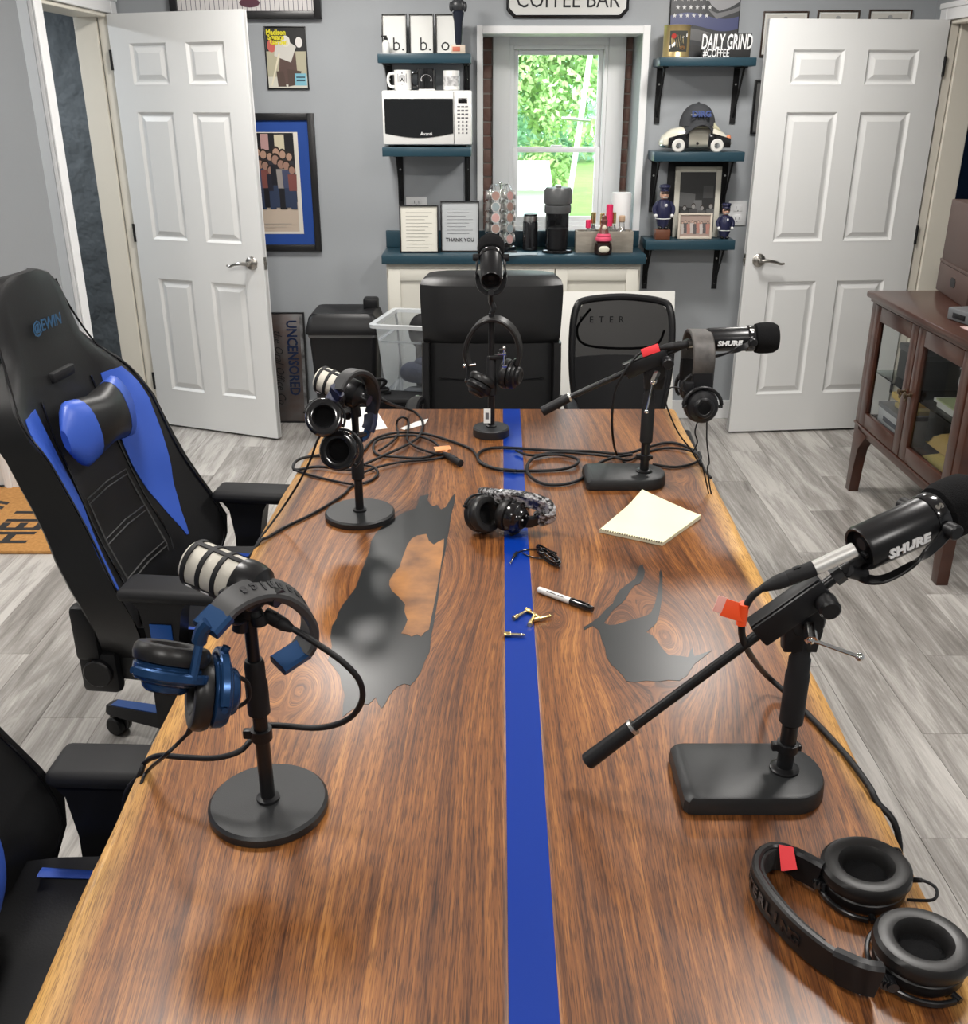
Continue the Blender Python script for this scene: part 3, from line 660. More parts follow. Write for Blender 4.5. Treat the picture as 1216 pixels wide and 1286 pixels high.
for r_ in range(8):
    for cc in range(3):
        xx = dx1 + 0.024 + cc * 0.019; zz = MH - 0.066 - r_ * 0.0165; big = r_ < 4
        b = B(); b.bx(xx - (.007 if big else .004), xx + (.007 if big else .004), -0.0062, -0.0045, zz - .004, zz + .004, 0.001); part('button', b, GREYINK, cp)
# mugs on the microwave
MZ = MWZ + MH + 0.0065
def mug(px, lab, m, badge=None, hand=True, r=0.041, h=0.088):
    p = py_(px, 110, 5.14)
    t = thing('mug', lab, 'mug', (p.x, 5.15, MZ), 0, 'mugs on the microwave')
    q = B(); q.lathe([(r * .9, 0), (r, 0.004), (r, h), (r - 0.004, h + .001), (r - 0.004, 0.01), (0.001, 0.008)], n=28); part('cup', q, m, t)
    if hand:
        q = B(); q.tube([(-r + .002, 0, h * .84), (-r - .022, 0, h * .80), (-r - .030, 0, h * .5), (-r - .020, 0, h * .22), (-r + .002, 0, h * .18)], 0.0065, 8); part('handle', q, m, t)
    return t, r, h
def wrap(M_r, poly, h0):   # bend a flat polygon onto the mug's front
    return [(M_r * math.sin(x / M_r), -M_r * math.cos(x / M_r), h0 + y) for x, y in poly]
WHC = mat('white_glaze', (0.78, 0.78, 0.76), 0.15)
t, r, h = mug(506, 'white mug with a dark shield badge, left on the microwave', WHC)
q = B(); pl = [(-.022, .028), (-.022, -.01), (0, -.034), (.022, -.01), (.022, .028), (0, .034)]
q.m.faces.new([q.m.verts.new(V(p)) for p in wrap(r + .0006, pl, h * .5)]); part('badge', q, GREYINK, t)
q = B(); q.m.faces.new([q.m.verts.new(V(p)) for p in wrap(r + .0009, [(x * .72, y * .72) for x, y in pl], h * .5)]); bd = part('badge_star', q, mat('badge_silver', (0.42, 0.42, 0.43), .4), t)
lettering('badge_letter', 'A', 0.024, WALLM((0, -r - .0016, h * .52)), DARKINK, t, 0.0008)
t, r, h = mug(536, 'gloss black mug with a silver emblem, middle one on the microwave', GLOSSB, r=0.046, h=0.094)
q = B(); q.m.faces.new([q.m.verts.new(V(p)) for p in wrap(r + .0006, [(.030 * math.cos(a), .030 * math.sin(a)) for a in [math.pi * k / 10 for k in range(11)]], h * .42)]); part('emblem', q, mat('emblem_silver', (.45, .45, .46), .3), t)
q = B(); q.m.faces.new([q.m.verts.new(V(p)) for p in wrap(r + .0009, [(.022 * math.cos(a), .005 + .018 * math.sin(a)) for a in [math.pi * k / 10 for k in range(11)]], h * .42)]); part('emblem_center', q, GLOSSB, t)
q = B(); q.m.faces.new([q.m.verts.new(V(p)) for p in wrap(r + .0012, rect(-.024, .000, .024, .008), h * .42)]); part('emblem_bar', q, WHITEINK, t)
p = py_(536, 112, 5.1); b = B(); b.box((p.x, 5.125, MZ + .003), (0.075, 0.05, 0.006), .002)
solo('white_card', b, PAPER, 'small white card lying before the black mug', 'card')
t, r, h = mug(567, 'white cup with a grey picture band, right on the microwave', WHC, hand=False, r=0.039, h=0.086)
b = B(); b.lathe([(r + .0004, h * .22), (r + .0008, h * .24), (r + .0008, h * .70), (r + .0004, h * .72)], n=28); part('picture_band', b, mat('grey_band', (0.32, 0.32, 0.32), 0.3, noise=(60, 0.1, (0.6, 0.6, 0.6), ONE)), t)

# ------------------------------------------------------------------ on the counter
Y = 5.17
for k, (pa, pb, pt, pb2) in enumerate(((502, 551, 258, 320), (553.5, 602, 253, 317))):
    Yk = (5.13, 5.16)[k]; x0 = py_(pa, 300, Yk).x; x1 = py_(pb, 300, Yk).x; z1 = py_(pa, pt, Yk).z
    lab = ('black framed cream certificate on the counter, left of the thank you page', 'black framed grey thank you page standing on the counter')[k]
    t, M, W_, H_ = framed('document_frame', lab, 'frame', x0, x1, CZ + 0.001, z1, 0.007, FRAMEB, 0.014, Yk + 0.014, R(4), group='framed pages on the counter', back=mat('page_%d' % k, ((0.72, 0.70, 0.62), (0.47, 0.49, 0.50))[k], 0.5))
    ln = [((0.30, 0.29, 0.26) if k == 0 else (0.18, 0.19, 0.20), rect(-W_ * .36, H_ * .36 - j * .017, W_ * (.36 - .1 * ((j * 7) % 3)), H_ * .36 - j * .017 + .0022)) for j in range(11 if k == 0 else 8)]
    ink_mesh('text_lines', ln, t, M)
    if k == 1: lettering('words', 'THANK YOU', 0.026, M @ Mx.Translation((0, -H_ * .28, .0012)), DARKINK, t, 0.0003, sx=0.95)
# pod carousel
p = py_(628, 300, 5.24); cx_, cy_ = p.x, 5.25
t = thing('pod_carousel', 'chrome wire carousel holding coffee pods at the counter left', 'pod carousel', (cx_, cy_, CZ))
q = B(); q.lathe([(0.083, 0), (0.085, 0.004), (0.085, 0.022), (0.075, 0.028), (0.004, 0.03)], n=32); part('base', q, GLOSSB, t)
q = B(); q.cyl((0, 0, 0.02), (0, 0, 0.325), 0.004, n=10); q.ball((0, 0, 0.33), 0.008); part('post', q, CHROME, t)
for k in range(6):
    a = R(60 * k + 12); q = B(); c_, s_ = math.cos(a), math.sin(a)
    for d in (-0.019, 0.019): q.tube([(c_ * .02 - s_ * d * .3, s_ * .02 + c_ * d * .3, .03), (c_ * .055 - s_ * d, s_ * .055 + c_ * d, .04), (c_ * .055 - s_ * d, s_ * .055 + c_ * d, .30), (c_ * .01, s_ * .01, .315)], .0016, 6, 3)
    part('wire_rack', q, CHROME, t)
PODW = mat('pod_foil', (0.62, 0.60, 0.58), 0.35, metal=0.6); lids = [mat('pod_lid_%d' % i, c, 0.35) for i, c in enumerate(((0.36, 0.22, 0.18), (0.25, 0.30, 0.31), (0.5, 0.30, 0.28), (0.30, 0.20, 0.17)))]
for k in range(6):
    for j in range(5):
        a = R(60 * k + 12); d = V((math.cos(a), math.sin(a), 0.12)).normalized(); c0 = V((math.cos(a) * .046, math.sin(a) * .046, .058 + j * .053))
        o = thing('coffee_pod', 'small foil coffee pod in the carousel, %s row, facing %s' % (('bottom', 'fourth', 'middle', 'second', 'top')[j], ('right', 'rear right', 'rear left', 'left', 'front left', 'front right')[k]), 'pod', V((cx_, cy_, CZ)) + c0, 0, 'coffee pods in the carousel')
        Mz = zframe((0, 0, 0), d)
        q = B(); q.lathe([(0.015, -0.012), (0.021, 0.024), (0.0245, 0.026), (0.0245, 0.029)], Mz, 16); part('cup', q, PODW, o)
        q = B(); q.lathe([(0.0205, 0.0292), (0.0205, 0.0300)], Mz, 16); part('lid', q, lids[(k * 2 + j * 3) % 4], o)
# canister, coffee machine
p = py_(666, 312, 5.22)
t = thing('milk_frother', 'small black canister with steel rim between pods and coffee machine', 'canister', (p.x, 5.24, CZ))
q = B(); q.lathe([(0.036, 0), (0.040, 0.004), (0.038, 0.14), (0.036, 0.146)], n=28); part('body', q, GLOSSB, t)
q = B(); q.lathe([(0.0365, 0.146), (0.0365, 0.168), (0.034, 0.171)], n=28); part('collar', q, STEEL, t)
q = B(); q.lathe([(0.034, 0.171), (0.033, 0.180), (0.002, 0.183)], n=28); part('lid', q, BLACK, t)
p = py_(699, 314, 5.22)
t = thing('coffee_machine', 'tall black pod coffee machine with grey cylindrical head on the counter', 'coffee machine', (p.x, 5.22, CZ))
MGREY = mat('machine_grey', (0.085, 0.088, 0.09), 0.35)
q = B(); q.lathe([(0.075, 0), (0.078, 0.003), (0.078, 0.010), (0.072, 0.014), (0.004, 0.014)], Mx.Translation((0, -0.06, 0)) @ Mx.Diagonal((1, .85, 1, 1)), 32); part('drip_base', q, GLOSSB, t)
q = B(); q.bx(-0.058, 0.058, -0.03, 0.09, 0.006, 0.26, 0.02); part('column', q, GLOSSB, t)
q = B(); q.cyl((0, -0.045, 0.014), (0, -0.045, 0.12), 0.047, 0.05, e=0.003); part('tank', q, BLACK, t)
q = B(); q.lathe([(0.066, 0.19), (0.068, 0.194), (0.068, 0.226), (0.064, 0.230)], Mx.Translation((0, -0.015, 0)), 32); part('brew_ring', q, MGREY, t)
q = B(); q.lathe([(0.069, 0.234), (0.071, 0.24), (0.071, 0.298), (0.062, 0.312), (0.02, 0.318), (0.001, 0.318)], Mx.Translation((0, -0.015, 0)), 32); part('head', q, MGREY, t)
q = B(); q.bx(-0.013, 0.013, -0.05, 0.02, 0.316, 0.325, 0.003); part('lever', q, STEEL, t)
q = B(); q.cyl((0, -0.07, 0.19), (0, -0.07, 0.168), 0.016, 0.012); part('spout', q, BLACK, t)
# crate with syrups
a = py_(724, 320, 5.10); c = py_(796, 320, 5.10); xc = (a.x + c.x) / 2; hw = (c.x - a.x) / 2; yc = 5.185
CRATE = mat('weathered_crate', (0.20, 0.175, 0.145), 0.8, noise=(14, 0.3, (0.33, 0.30, 0.25), (1, 1, 4)))
t = thing('wooden_crate', 'weathered wooden box on the counter filled with syrup bottles', 'crate', (xc, yc, CZ))
hd = 0.045; hh = 0.105
for nm, s in (('side_board', (-hw, hw, -hd, -hd + .012)), ('side_board', (-hw, hw, hd - .012, hd)), ('end_board', (-hw, -hw + .012, -hd + .0125, hd - .0125)), ('end_board', (hw - .012, hw, -hd + .0125, hd - .0125))):
    q = B(); q.bx(s[0], s[1], s[2], s[3], 0.0, hh, 0.002); part(nm, q, CRATE, t)
q = B(); q.bx(-hw + .0125, hw - .0125, -hd + .0125, hd - .0125, 0.001, 0.01); part('bottom', q, CRATE, t)
PINKR = mat('hot_pink', (0.75, 0.03, 0.12), 0.4); AMB = mat('amber_liquid', (0.75, 0.45, 0.06), 0.1, trans=0.5)
CLEARB = mat('clear_bottle', (0.92, 0.93, 0.93), 0.05, trans=0.9)
def bottle(dx, dy, lab, glass, capm, r=0.018, h=0.13, ch=0.05, cr=0.012):
    t = thing('syrup_bottle', lab, 'bottle', (xc + dx, yc + dy, CZ + 0.0105), 0, 'bottles in the crate')
    q = B(); q.lathe([(r * .92, 0), (r, .004), (r, h * .7), (r * .5, h * .9), (r * .45, h)], n=20); part('body', q, glass, t)
    q = B(); q.lathe([(cr, h - .002), (cr, h + ch), (cr - .002, h + ch + .002)], n=18); part('cap', q, capm, t)
bottle(-0.055, 0.014, 'crate bottle with the leftmost gold cap', CLEARB, GOLD)
bottle(-0.010, 0.013, 'crate bottle with amber liquid and gold cap, second gold cap from left', AMB, GOLD, h=0.125)
bottle(0.048, 0.014, 'crate bottle with the rightmost gold cap', CLEARB, GOLD, h=0.13)
bottle(0.022, -0.011, 'tall crate bottle with a bright red pink cap', CLEARB, PINKR, h=0.12, ch=0.10, cr=0.017)
bottle(-0.082, 0.0, 'crate bottle with a small rounded red top at the left end', CLEARB, PINKR, h=0.11, ch=0.035, cr=0.013)
t = thing('corked_bottle', 'clear round bottle with a cork stopper at the crate right end', 'bottle', (xc + 0.088, yc, CZ + 0.0105))
q = B(); q.lathe([(0.024, 0), (0.028, .004), (0.028, 0.08), (0.016, 0.105), (0.013, 0.135), (0.016, 0.14)], n=22); part('body', q, CLEARB, t)
q = B(); q.lathe([(0.012, 0.136), (0.016, 0.145), (0.016, 0.165), (0.013, 0.168)], n=16); part('stopper', q, mat('cork', (0.55, 0.38, 0.25), 0.6), t)
# gnome-like jar in front of the crate
p = py_(757, 325, 5.085)
t = thing('syrup_jar', 'brown jar with cream oval label, pink ribbon and small stopper before the crate', 'jar', (p.x, 5.085, CZ))
JBR = mat('dark_brown_glass', (0.022, 0.012, 0.010), 0.15); 
q = B(); q.lathe([(0.036, 0), (0.044, .006), (0.046, .03), (0.042, .055), (0.030, .066)], n=26); part('body', q, JBR, t)
q = B(); q.lathe([(0.032, .064), (0.042, .07), (0.040, .082), (0.034, .088), (0.036, .094), (0.028, .103)], n=24); part('ribbon', q, mat('pink_ribbon', (0.62, 0.07, 0.14), 0.6), t)
q = B(); q.lathe([(0.026, .102), (0.020, .125), (0.014, .15), (0.016, .153), (0.018, .165), (0.012, .172), (0.013, .185), (0.002, .19)], n=20); part('neck', q, mat('brown_pink_glass', (0.16, 0.06, 0.05), 0.2), t)
q = B(); q.ball((0, -.018, .132), (.012, .008, .012)); part('neck_label', q, mat('label_cream', (0.66, 0.58, 0.46), 0.5), t)
q = B(); q.ball((0, -.0405, .030), (.027, .007, .018)); part('label', q, mat('label_cream_big', (0.68, 0.66, 0.54), 0.5), t)
# paper towel
p = py_(775, 300, 5.30)
t = thing('paper_towel', 'upright white paper towel roll beside the window at the counter end', 'paper towel', (p.x + .012, 5.292, CZ))
q = B(); q.lathe([(0.02, 0.002), (0.049, 0.002), (0.050, 0.01), (0.050, 0.272), (0.048, 0.28), (0.02, 0.28), (0.02, 0.004)], n=32); part('roll', q, mat('towel_paper', (0.8, 0.8, 0.8), 0.9), t)
q = B(); q.lathe([(0.0195, 0.003), (0.0195, 0.276), (0.017, 0.276), (0.017, 0.003)], n=20); part('core', q, mat('cardboard_core', (0.10, 0.075, 0.05), 0.9), t)
# loose papers and black clip on the counter
p = pz(645, 320, CZ)
for k, (dx, dy, rz) in enumerate(((0.0, 0.0, .25), (0.05, 0.015, -.15))):
    b = B(); b.box((0, 0, 0.0006 + 0.0011 * k), (0.14, 0.085, 0.001)); o = solo('loose_paper', b, mat('blue_grey_paper_%d' % k, (0.42, 0.50, 0.54), 0.6), ('blue grey leaflet lying under another before the pod carousel', 'blue grey leaflet lying uppermost before the coffee machine')[k], 'paper', 'leaflets on the counter'); o.location = (p.x + dx, p.y + dy + .02, CZ); o.rotation_euler = (0, 0, rz)
b = B(); b.box((0, 0, 0.005), (0.035, 0.014, 0.009), 0.003); b.cyl((-.01, 0, .005), (-.03, .004, .004), .004); o = solo('binder_clip', b, BLACK, 'small black clip lying on the counter leaflets', 'clip'); o.location = (pz(645, 318, CZ).x, pz(645, 318, CZ).y, CZ + .0025)

# ------------------------------------------------------------------ on the right shelves
RS = [o for o in bpy.data.objects if o.name.startswith('floating_shelf')][2:]
RS = sorted(RS, key=lambda o: -o.location.z); Z1, Z2, Z3 = (o.location.z for o in RS)
a = py_(834, 70, 5.2); c = py_(867, 70, 5.2)
t = thing('gold_can', 'gold coffee can with dark label on the top right shelf', 'can', ((a.x + c.x) / 2, 5.24, Z1)); r = (c.x - a.x) / 2
CANG = mat('gold_tin', (0.55, 0.42, 0.20), 0.35, metal=0.7)
q = B(); q.lathe([(r, 0), (r + .002, .003), (r, .006), (r, .135), (r + .002, .138), (r, .141), (r - .004, .141)], n=30); part('body', q, CANG, t)
lb = lambda pl, m, nm, e: part(nm, (lambda q: (q.m.faces.new([q.m.verts.new(V(p)) for p in wrap(r + e, pl, .07)]), q)[1])(B()), m, t)
def strip(x0, y0, x1, y1, n=8): return [(x0 + (x1 - x0) * k / n, y0) for k in range(n + 1)] + [(x1 - (x1 - x0) * k / n, y1) for k in range(n + 1)]
lb(strip(-.045, -.045, .045, .045), mat('can_label', (.02, .02, .012), .4), 'label', .0006)
lb([(-.045, -.02), (-.02, -.005), (.02, .018), (.045, .034), (.045, .02), (.02, .003), (-.02, -.02), (-.045, -.035)], WHITEINK, 'label_band', .0012)
lb(oval(-.025, .022, .012, .012), mat('can_red', (.4, .03, .02), .4), 'label_dot', .0012)
lb(oval(.02, -.028, .016, .009), mat('can_brown', (.16, .08, .03), .4), 'label_cup', .0012)
a = py_(881, 72, 5.19); c = py_(945, 42, 5.19)
t = thing('grind_sign', 'black block sign reading DAILY GRIND #COFFEE on the top right shelf', 'sign', ((a.x + c.x) / 2, 5.20, Z1)); W_ = c.x - a.x; H_ = c.z - Z1
q = B(); q.bx(-W_ / 2, W_ / 2, -0.012, 0.012, 0, H_, 0.0015); part('block', q, mat('charcoal_board', (0.022, 0.022, 0.022), 0.6), t)
lettering('big_letters', 'DAILY GRIND', 0.092, WALLM((0, -0.0125, H_ * .62)), WHITEINK, t, 0.0018, sx=0.43, shear=.08)
lettering('small_letters', '#COFFEE', 0.050, WALLM((-W_ / 2 + .006, -0.0125, H_ * .17)), WHITEINK, t, 0.0008, align='LEFT', sx=0.62)
a = py_(841, 60, 5.31); c = py_(933, 0, 5.31)
t, M, W_, H_ = framed('flag_print', 'unframed dark flag print with white stars and blue band behind the sign', 'picture', a.x, c.x, Z1 + 0.001, Z1 + 0.38, 0.002, MATTE, 0.014, 5.35, R(3), back=mat('flag_dark', (0.03, 0.031, 0.035), 0.5))
hw, hh = W_ / 2, H_ / 2; sh = [((0.022, 0.023, 0.028), rect(-hw, -.02, 0.0, hh))]
def star(cx, cy, r): return [(cx + (r if k % 2 == 0 else r * .42) * math.sin(math.pi * k / 5), cy + (r if k % 2 == 0 else r * .42) * math.cos(math.pi * k / 5)) for k in range(10)]
wave = lambda y0, h_, c, A=.014: (c, [(-hw + W_ * k / 16, y0 + A * math.sin(k / 16 * 6)) for k in range(17)] + [(hw - W_ * k / 16, y0 + h_ + A * math.sin((16 - k) / 16 * 6)) for k in range(17)])
sh += [wave(-.055, .055, (.05, .06, .16)), wave(-.12, .05, (.12, .12, .12)), wave(-.17, .03, (.02, .02, .02))]
sh += [((.30, .30, .31), [(0.01, .075), (.05, .09), (.10, .08), (hw, .10), (hw, .06), (.12, .035), (.07, .02), (.03, .045)]), ((.16, .16, .165), [(0.01, .03), (.06, .01), (.11, .02), (hw, .04), (hw, .02), (.06, -.015)])]
for i in range(5):
    for j in range(6): sh.append(((.62, .62, .62), star(-hw + .02 + j * .031 + (i % 2) * .014, .0 + i * .036, .011)))
ink_mesh('flag_ink', sh, t, M)
# toy patrol car
a = py_(829, 190, 5.2); c = py_(919, 190, 5.2); L_ = c.x - a.x
t = thing('toy_car', 'black and white ceramic patrol car on the middle right shelf', 'toy car', ((a.x + c.x) / 2, 5.24, Z2))
TW = mat('toy_white', (0.74, 0.71, 0.60), 0.15); TB = GLOSSB
def carsec(xs, hw_, z0, z1, n=14, p=.7):
    f = lambda v: math.copysign(abs(v) ** p, v)
    return [(xs, hw_ * f(math.cos(2 * math.pi * k / n)), (z0 + z1) / 2 + (z1 - z0) / 2 * f(math.sin(2 * math.pi * k / n))) for k in range(n)]
h2 = L_ / 2
body = [(-h2, .02, .03, .05), (-h2 * .92, .05, .018, .075), (-h2 * .70, .062, .016, .105), (-h2 * .45, .064, .016, .115), (-h2 * .2, .064, .016, .118), (h2 * .25, .064, .016, .118), (h2 * .5, .062, .016, .112), (h2 * .75, .056, .018, .09), (h2 * .93, .046, .02, .062), (h2, .02, .03, .048)]
q = B(); q.loft([carsec(*s) for s in body]); part('body', q, TW, t)
for s0, s1 in ((-.80, -.24), (.30, .92)):
    n_ = 9; prof = []
    for k in range(n_):
        u = s0 + (s1 - s0) * k / (n_ - 1); zt = .095 - .05 * abs(u - (-.3 if s0 < 0 else .35)) ** 1.2
        prof.append((h2 * u, max(zt - .008, .035)))
    q = B(); q.prism([(h2 * s0, .02)] + prof + [(h2 * s1, .02)], 0.060, 0.0655, WALLM((0, 0, 0)), 0.001); part('fender', q, TB, t, label='gloss black side panel')
for s in (-.52, .55):
    q = B(); q.lathe([(.001, .052), (.028, .052), (.032, .056), (.032, .066), (.027, .070), (.001, .070)], WALLM((h2 * s, 0, .030)), 22); wh = part('wheel', q, mat('toy_whitewall_%d' % int(s * 100 + 100), (.7, .69, .65), .3), t)
    q = B(); q.lathe([(.001, .0705), (.014, .0705), (.011, .074), (.001, .075)], WALLM((h2 * s, 0, .030)), 16); part('hubcap', q, CHROME, wh)
q = B(); q.lathe([(.001, .0655), (.007, .0655), (.007, .067), (.001, .067)], WALLM((.0, 0, .04)), 12); part('door_badge', q, DARKINK, t)
q = B(); q.loft([carsec(s, w_, .095, z_, p=.8) for s, w_, z_ in ((-h2 * .42, .04, .10), (-h2 * .25, .05, .155), (h2 * .1, .052, .165), (h2 * .42, .048, .15), (h2 * .66, .036, .10))]); part('cabin', q, mat('toy_cream', (.62, .60, .42), .2), t)
q = B(); q.ball((-h2 * .9, 0, .03), (.018, .055, .012)); q.ball((-h2 * .86, -.03, .048), (.012, .012, .012)); part('bumper', q, CHROME, t)
q = B(); q.ball((h2 * .88, -.042, .065), (.012, .012, .014)); part('tail_lamp', q, mat('toy_orange', (.7, .25, .12), .3), t)
# cap resting on the car
t = thing('baseball_cap', 'dark grey cap with blue letters resting on the toy patrol car', 'cap', ((a.x + c.x) / 2 + .005, 5.225, Z2 + .118))
CAPM = mat('cap_cloth', (0.045, 0.047, 0.052), 0.85, bump=(300, .3, .001))
q = B(); rings = []
for k in range(9):
    u = k / 8; r_ = math.cos(u * 1.45) ; zz = .105 * math.sin(u * 1.5)
    rings.append([(.088 * r_ * math.cos(2 * math.pi * i / 24), .02 + .092 * r_ * math.sin(2 * math.pi * i / 24), zz + .0) for i in range(24)])
q.loft(rings); part('crown', q, CAPM, t)
q = B(); q.grid(lambda u, v: (.075 * (2 * u - 1) * (1 - .12 * v), -.052 - .072 * v * math.sqrt(max(0, 1 - (2 * u - 1) ** 2 * .8)) + .03 * (2 * u - 1) ** 2, .014 - .004 * v - .05 * (2 * u - 1) ** 2 * (0.35 + .65 * v)), 14, 6); q.solid(.003); part('brim', q, CAPM, t)
q = B(); q.ball((0, .02, .106), (.007, .007, .004)); part('button', q, CAPM, t)
M = Mx.Translation((0, -.071, .052)) @ Mx.Rotation(R(62), 4, 'X')
lettering('letters', 'DIRG', .040, M @ Mx.Translation((0, 0, .0045)), mat('cap_blue', (.006, .03, .15), .6), t, .0018, ext=.003, sx=1.0)
b = B(); b.box((0, -.0705, .052), (.10, .002, .003), 0, None); part('letter_line', b, WHITEINK, t)
# figurines
def police_figure(px, Y, lab, s, base=True, col=(0.02, 0.022, 0.06)):
    p = py_(px, 300, Y); t = thing('police_figurine', lab, 'figurine', (p.x, Y, Z3)); t.scale = (s, s, s)
    NV = mat('figurine_navy', col, .25); SK = mat('figurine_skin', (.62, .36, .26), .35)
    z = 0.0
    if base:
        q = B(); q.bx(-.034, .034, -.028, .028, 0, .045, .004); part('plinth', q, mat('plinth_wood', (.13, .045, .022), .4), t); z = .045
    q = B(); q.ball((-.014, -.012, z + .008), (.012, .02, .009)); q.ball((.014, -.012, z + .008), (.012, .02, .009)); part('shoes', q, GLOSSB, t)
    q = B(); q.lathe([(.024, z + .008), (.026, z + .02), (.034, z + .05), (.036, z + .07), (.033, z + .10), (.026, z + .122), (.012, z + .13)], n=20); part('coat', q, NV, t)
    q = B(); q.lathe([(.0345, z + .045), (.0360, z + .047), (.0345, z + .049)], n=20); part('trim', q, WHITEINK, t)
    for sx in (-1, 1):
        q = B(); q.tube([(sx * .024, 0, z + .115), (sx * .042, -.004, z + .09), (sx * .038, -.018, z + .065)], lambda u: .012 - .003 * u, 10); part('arm', q, NV, t)
        q = B(); q.ball((sx * .037, -.021, z + .060), .0085); part('hand', q, WHC, t)
    q = B(); q.ball((.006, -.0335, z + .105), (.006, .004, .007)); part('badge', q, mat('badge_bright', (.7, .7, .72), .25), t)
    q = B(); q.ball((0, -.002, z + .15), (.021, .020, .024)); hd = part('head', q, SK, t)
    q = B(); q.ball((0, -.023, z + .147), (.005, .006, .005), nu=10, nv=6); part('nose', q, SK, hd)
    q = B(); q.ball((-.0, -.0195, z + .138), (.011, .004, .003), nu=12, nv=6); part('moustache', q, mat('figurine_white', (.7, .7, .68), .4), hd)
    q = B(); q.bx(-.018, .018, -.0225, -.012, z + .152, z + .160, .002); part('sunglasses', q, GLOSSB, hd)
    q = B(); q.lathe([(.021, z + .163), (.022, z + .168), (.021, z + .172), (.026, z + .182), (.024, z + .190), (.004, z + .194)], n=20); q.ball((0, -.02, z + .166), (.018, .012, .003)); part('hat', q, NV, t)
police_figure(831, 5.22, 'tall policeman figurine with sunglasses on a wooden plinth, left shelf end', 1.13)
police_figure(909, 5.24, 'smaller dark policeman figurine behind the small framed photo, right shelf end', 0.92, False)
x0, x1, z1 = py_(845, 300, 5.27).x, py_(902, 300, 5.27).x, py_(860, 210, 5.27).z
t, M, W_, H_ = framed('framed_photo', 'cream framed dark photo standing large on the lower right shelf', 'picture', x0, x1, Z3 + .001, z1, .026, mat('cream_frame', (.62, .60, .52), .5), .015, 5.30, R(5), back=mat('dark_photo', (.035, .034, .034), .35))
hw, hh = W_ / 2, H_ / 2; sh = [((.02, .02, .02), rect(-hw, -hh, hw, hh)), ((.10, .10, .10), [(-hw, -.02), (-.01, -.03), (-.01, .04), (-hw, .05)]), ((.06, .06, .06), rect(.03, .02, hw - .01, .08)), ((.14, .14, .14), [(-.02, -.06), (.03, -.06), (.025, .01), (-.015, .01)])]
for k in range(4): sh += figure(-hw + .03 + k * .045, -hh + .01, .12 + .01 * (k % 2), (.05 + .02 * k, .05 + .02 * k, .05 + .02 * k), (.28, .27, .26))
ink_mesh('photo_print', sh, t, M)
b = B(); b.bx(x0 - .035, x1 + .01, 5.335, 5.35, Z3 + .001, z1 + .02, .002); solo('black_board', b, MATTE, 'black board leaning behind the cream framed photo', 'board')
x0, x1, z1 = py_(851, 300, 5.21).x, py_(894, 300, 5.21).x, py_(860, 268, 5.21).z
t, M, W_, H_ = framed('framed_photo', 'small cream framed group photo in front of the larger dark one', 'picture', x0, x1, Z3 + .001, z1, .011, mat('pale_frame', (.62, .55, .46), .5), .012, 5.225, R(6), back=mat('sepia_photo', (.40, .30, .26), .4))
hw, hh = W_ / 2, H_ / 2; sh = [((.36, .27, .23), rect(-hw, -hh, hw, hh)), ((.20, .16, .13), rect(-hw, -hh * .2, hw, hh * .3))]
for k in range(9): sh += figure(-hw + .012 + k * (W_ - .024) / 8, -hh * .75 + .004 * (k % 2), .062, ((.5, .45, .42), (.10, .09, .09), (.42, .2, .16))[k % 3], (.5, .34, .27))
ink_mesh('photo_print', sh, t, M)
# ------------------------------------------------------------------ live edge table
TZ, TY0, TY1, TT = 0.75, 0.30, 3.05, 0.052
def lerp(pts, v):
    if v <= pts[0][0]: return pts[0][1]
    for (a, fa), (b_, fb) in zip(pts, pts[1:]):
        if v <= b_: return fa + (fb - fa) * (v - a) / (b_ - a)
    return pts[-1][1]
EL = [(0.3, -0.490), (0.77, -0.502), (1.0, -0.512), (1.28, -0.518), (1.7, -0.517), (2.11, -0.515), (2.62, -0.500), (3.05, -0.480)]
ER = [(0.3, 0.545), (1.0, 0.560), (1.6, 0.578), (2.3, 0.598), (3.05, 0.616)]
wob = lambda y, s: 0.0012 * math.sin(y * 7 + s) + 0.0008 * math.sin(y * 23 + 2 * s)
xl = lambda y: lerp(EL, y) + wob(y, 1); xr = lambda y: lerp(ER, y) + wob(y, 4)
s0 = lambda y: 0.0268 + 0.0150 * (y - 0.768); s1 = lambda y: 0.0818 + 0.0146 * (y - 0.768)
KN = [(-0.17, 1.85, 0.135, 2.4), (0.30, 1.60, 0.105, 2.0), (-0.33, 1.42, 0.05, 1.6), (0.50, 2.45, 0.05, 1.5), (0.13, 1.66, 0.03, 1.6)]
def psi(x, y):
    v = x
    for kx, ky, r, sy in KN:
        dx, dy = x - kx, (y - ky) / sy; d2 = dx * dx + dy * dy
        v -= r * r * dx / (d2 + r * r * 0.30)
    return v + 0.02 * math.sin(y * 1.7 + x * 3) + 0.006 * math.sin(y * 5.1 + x * 11)
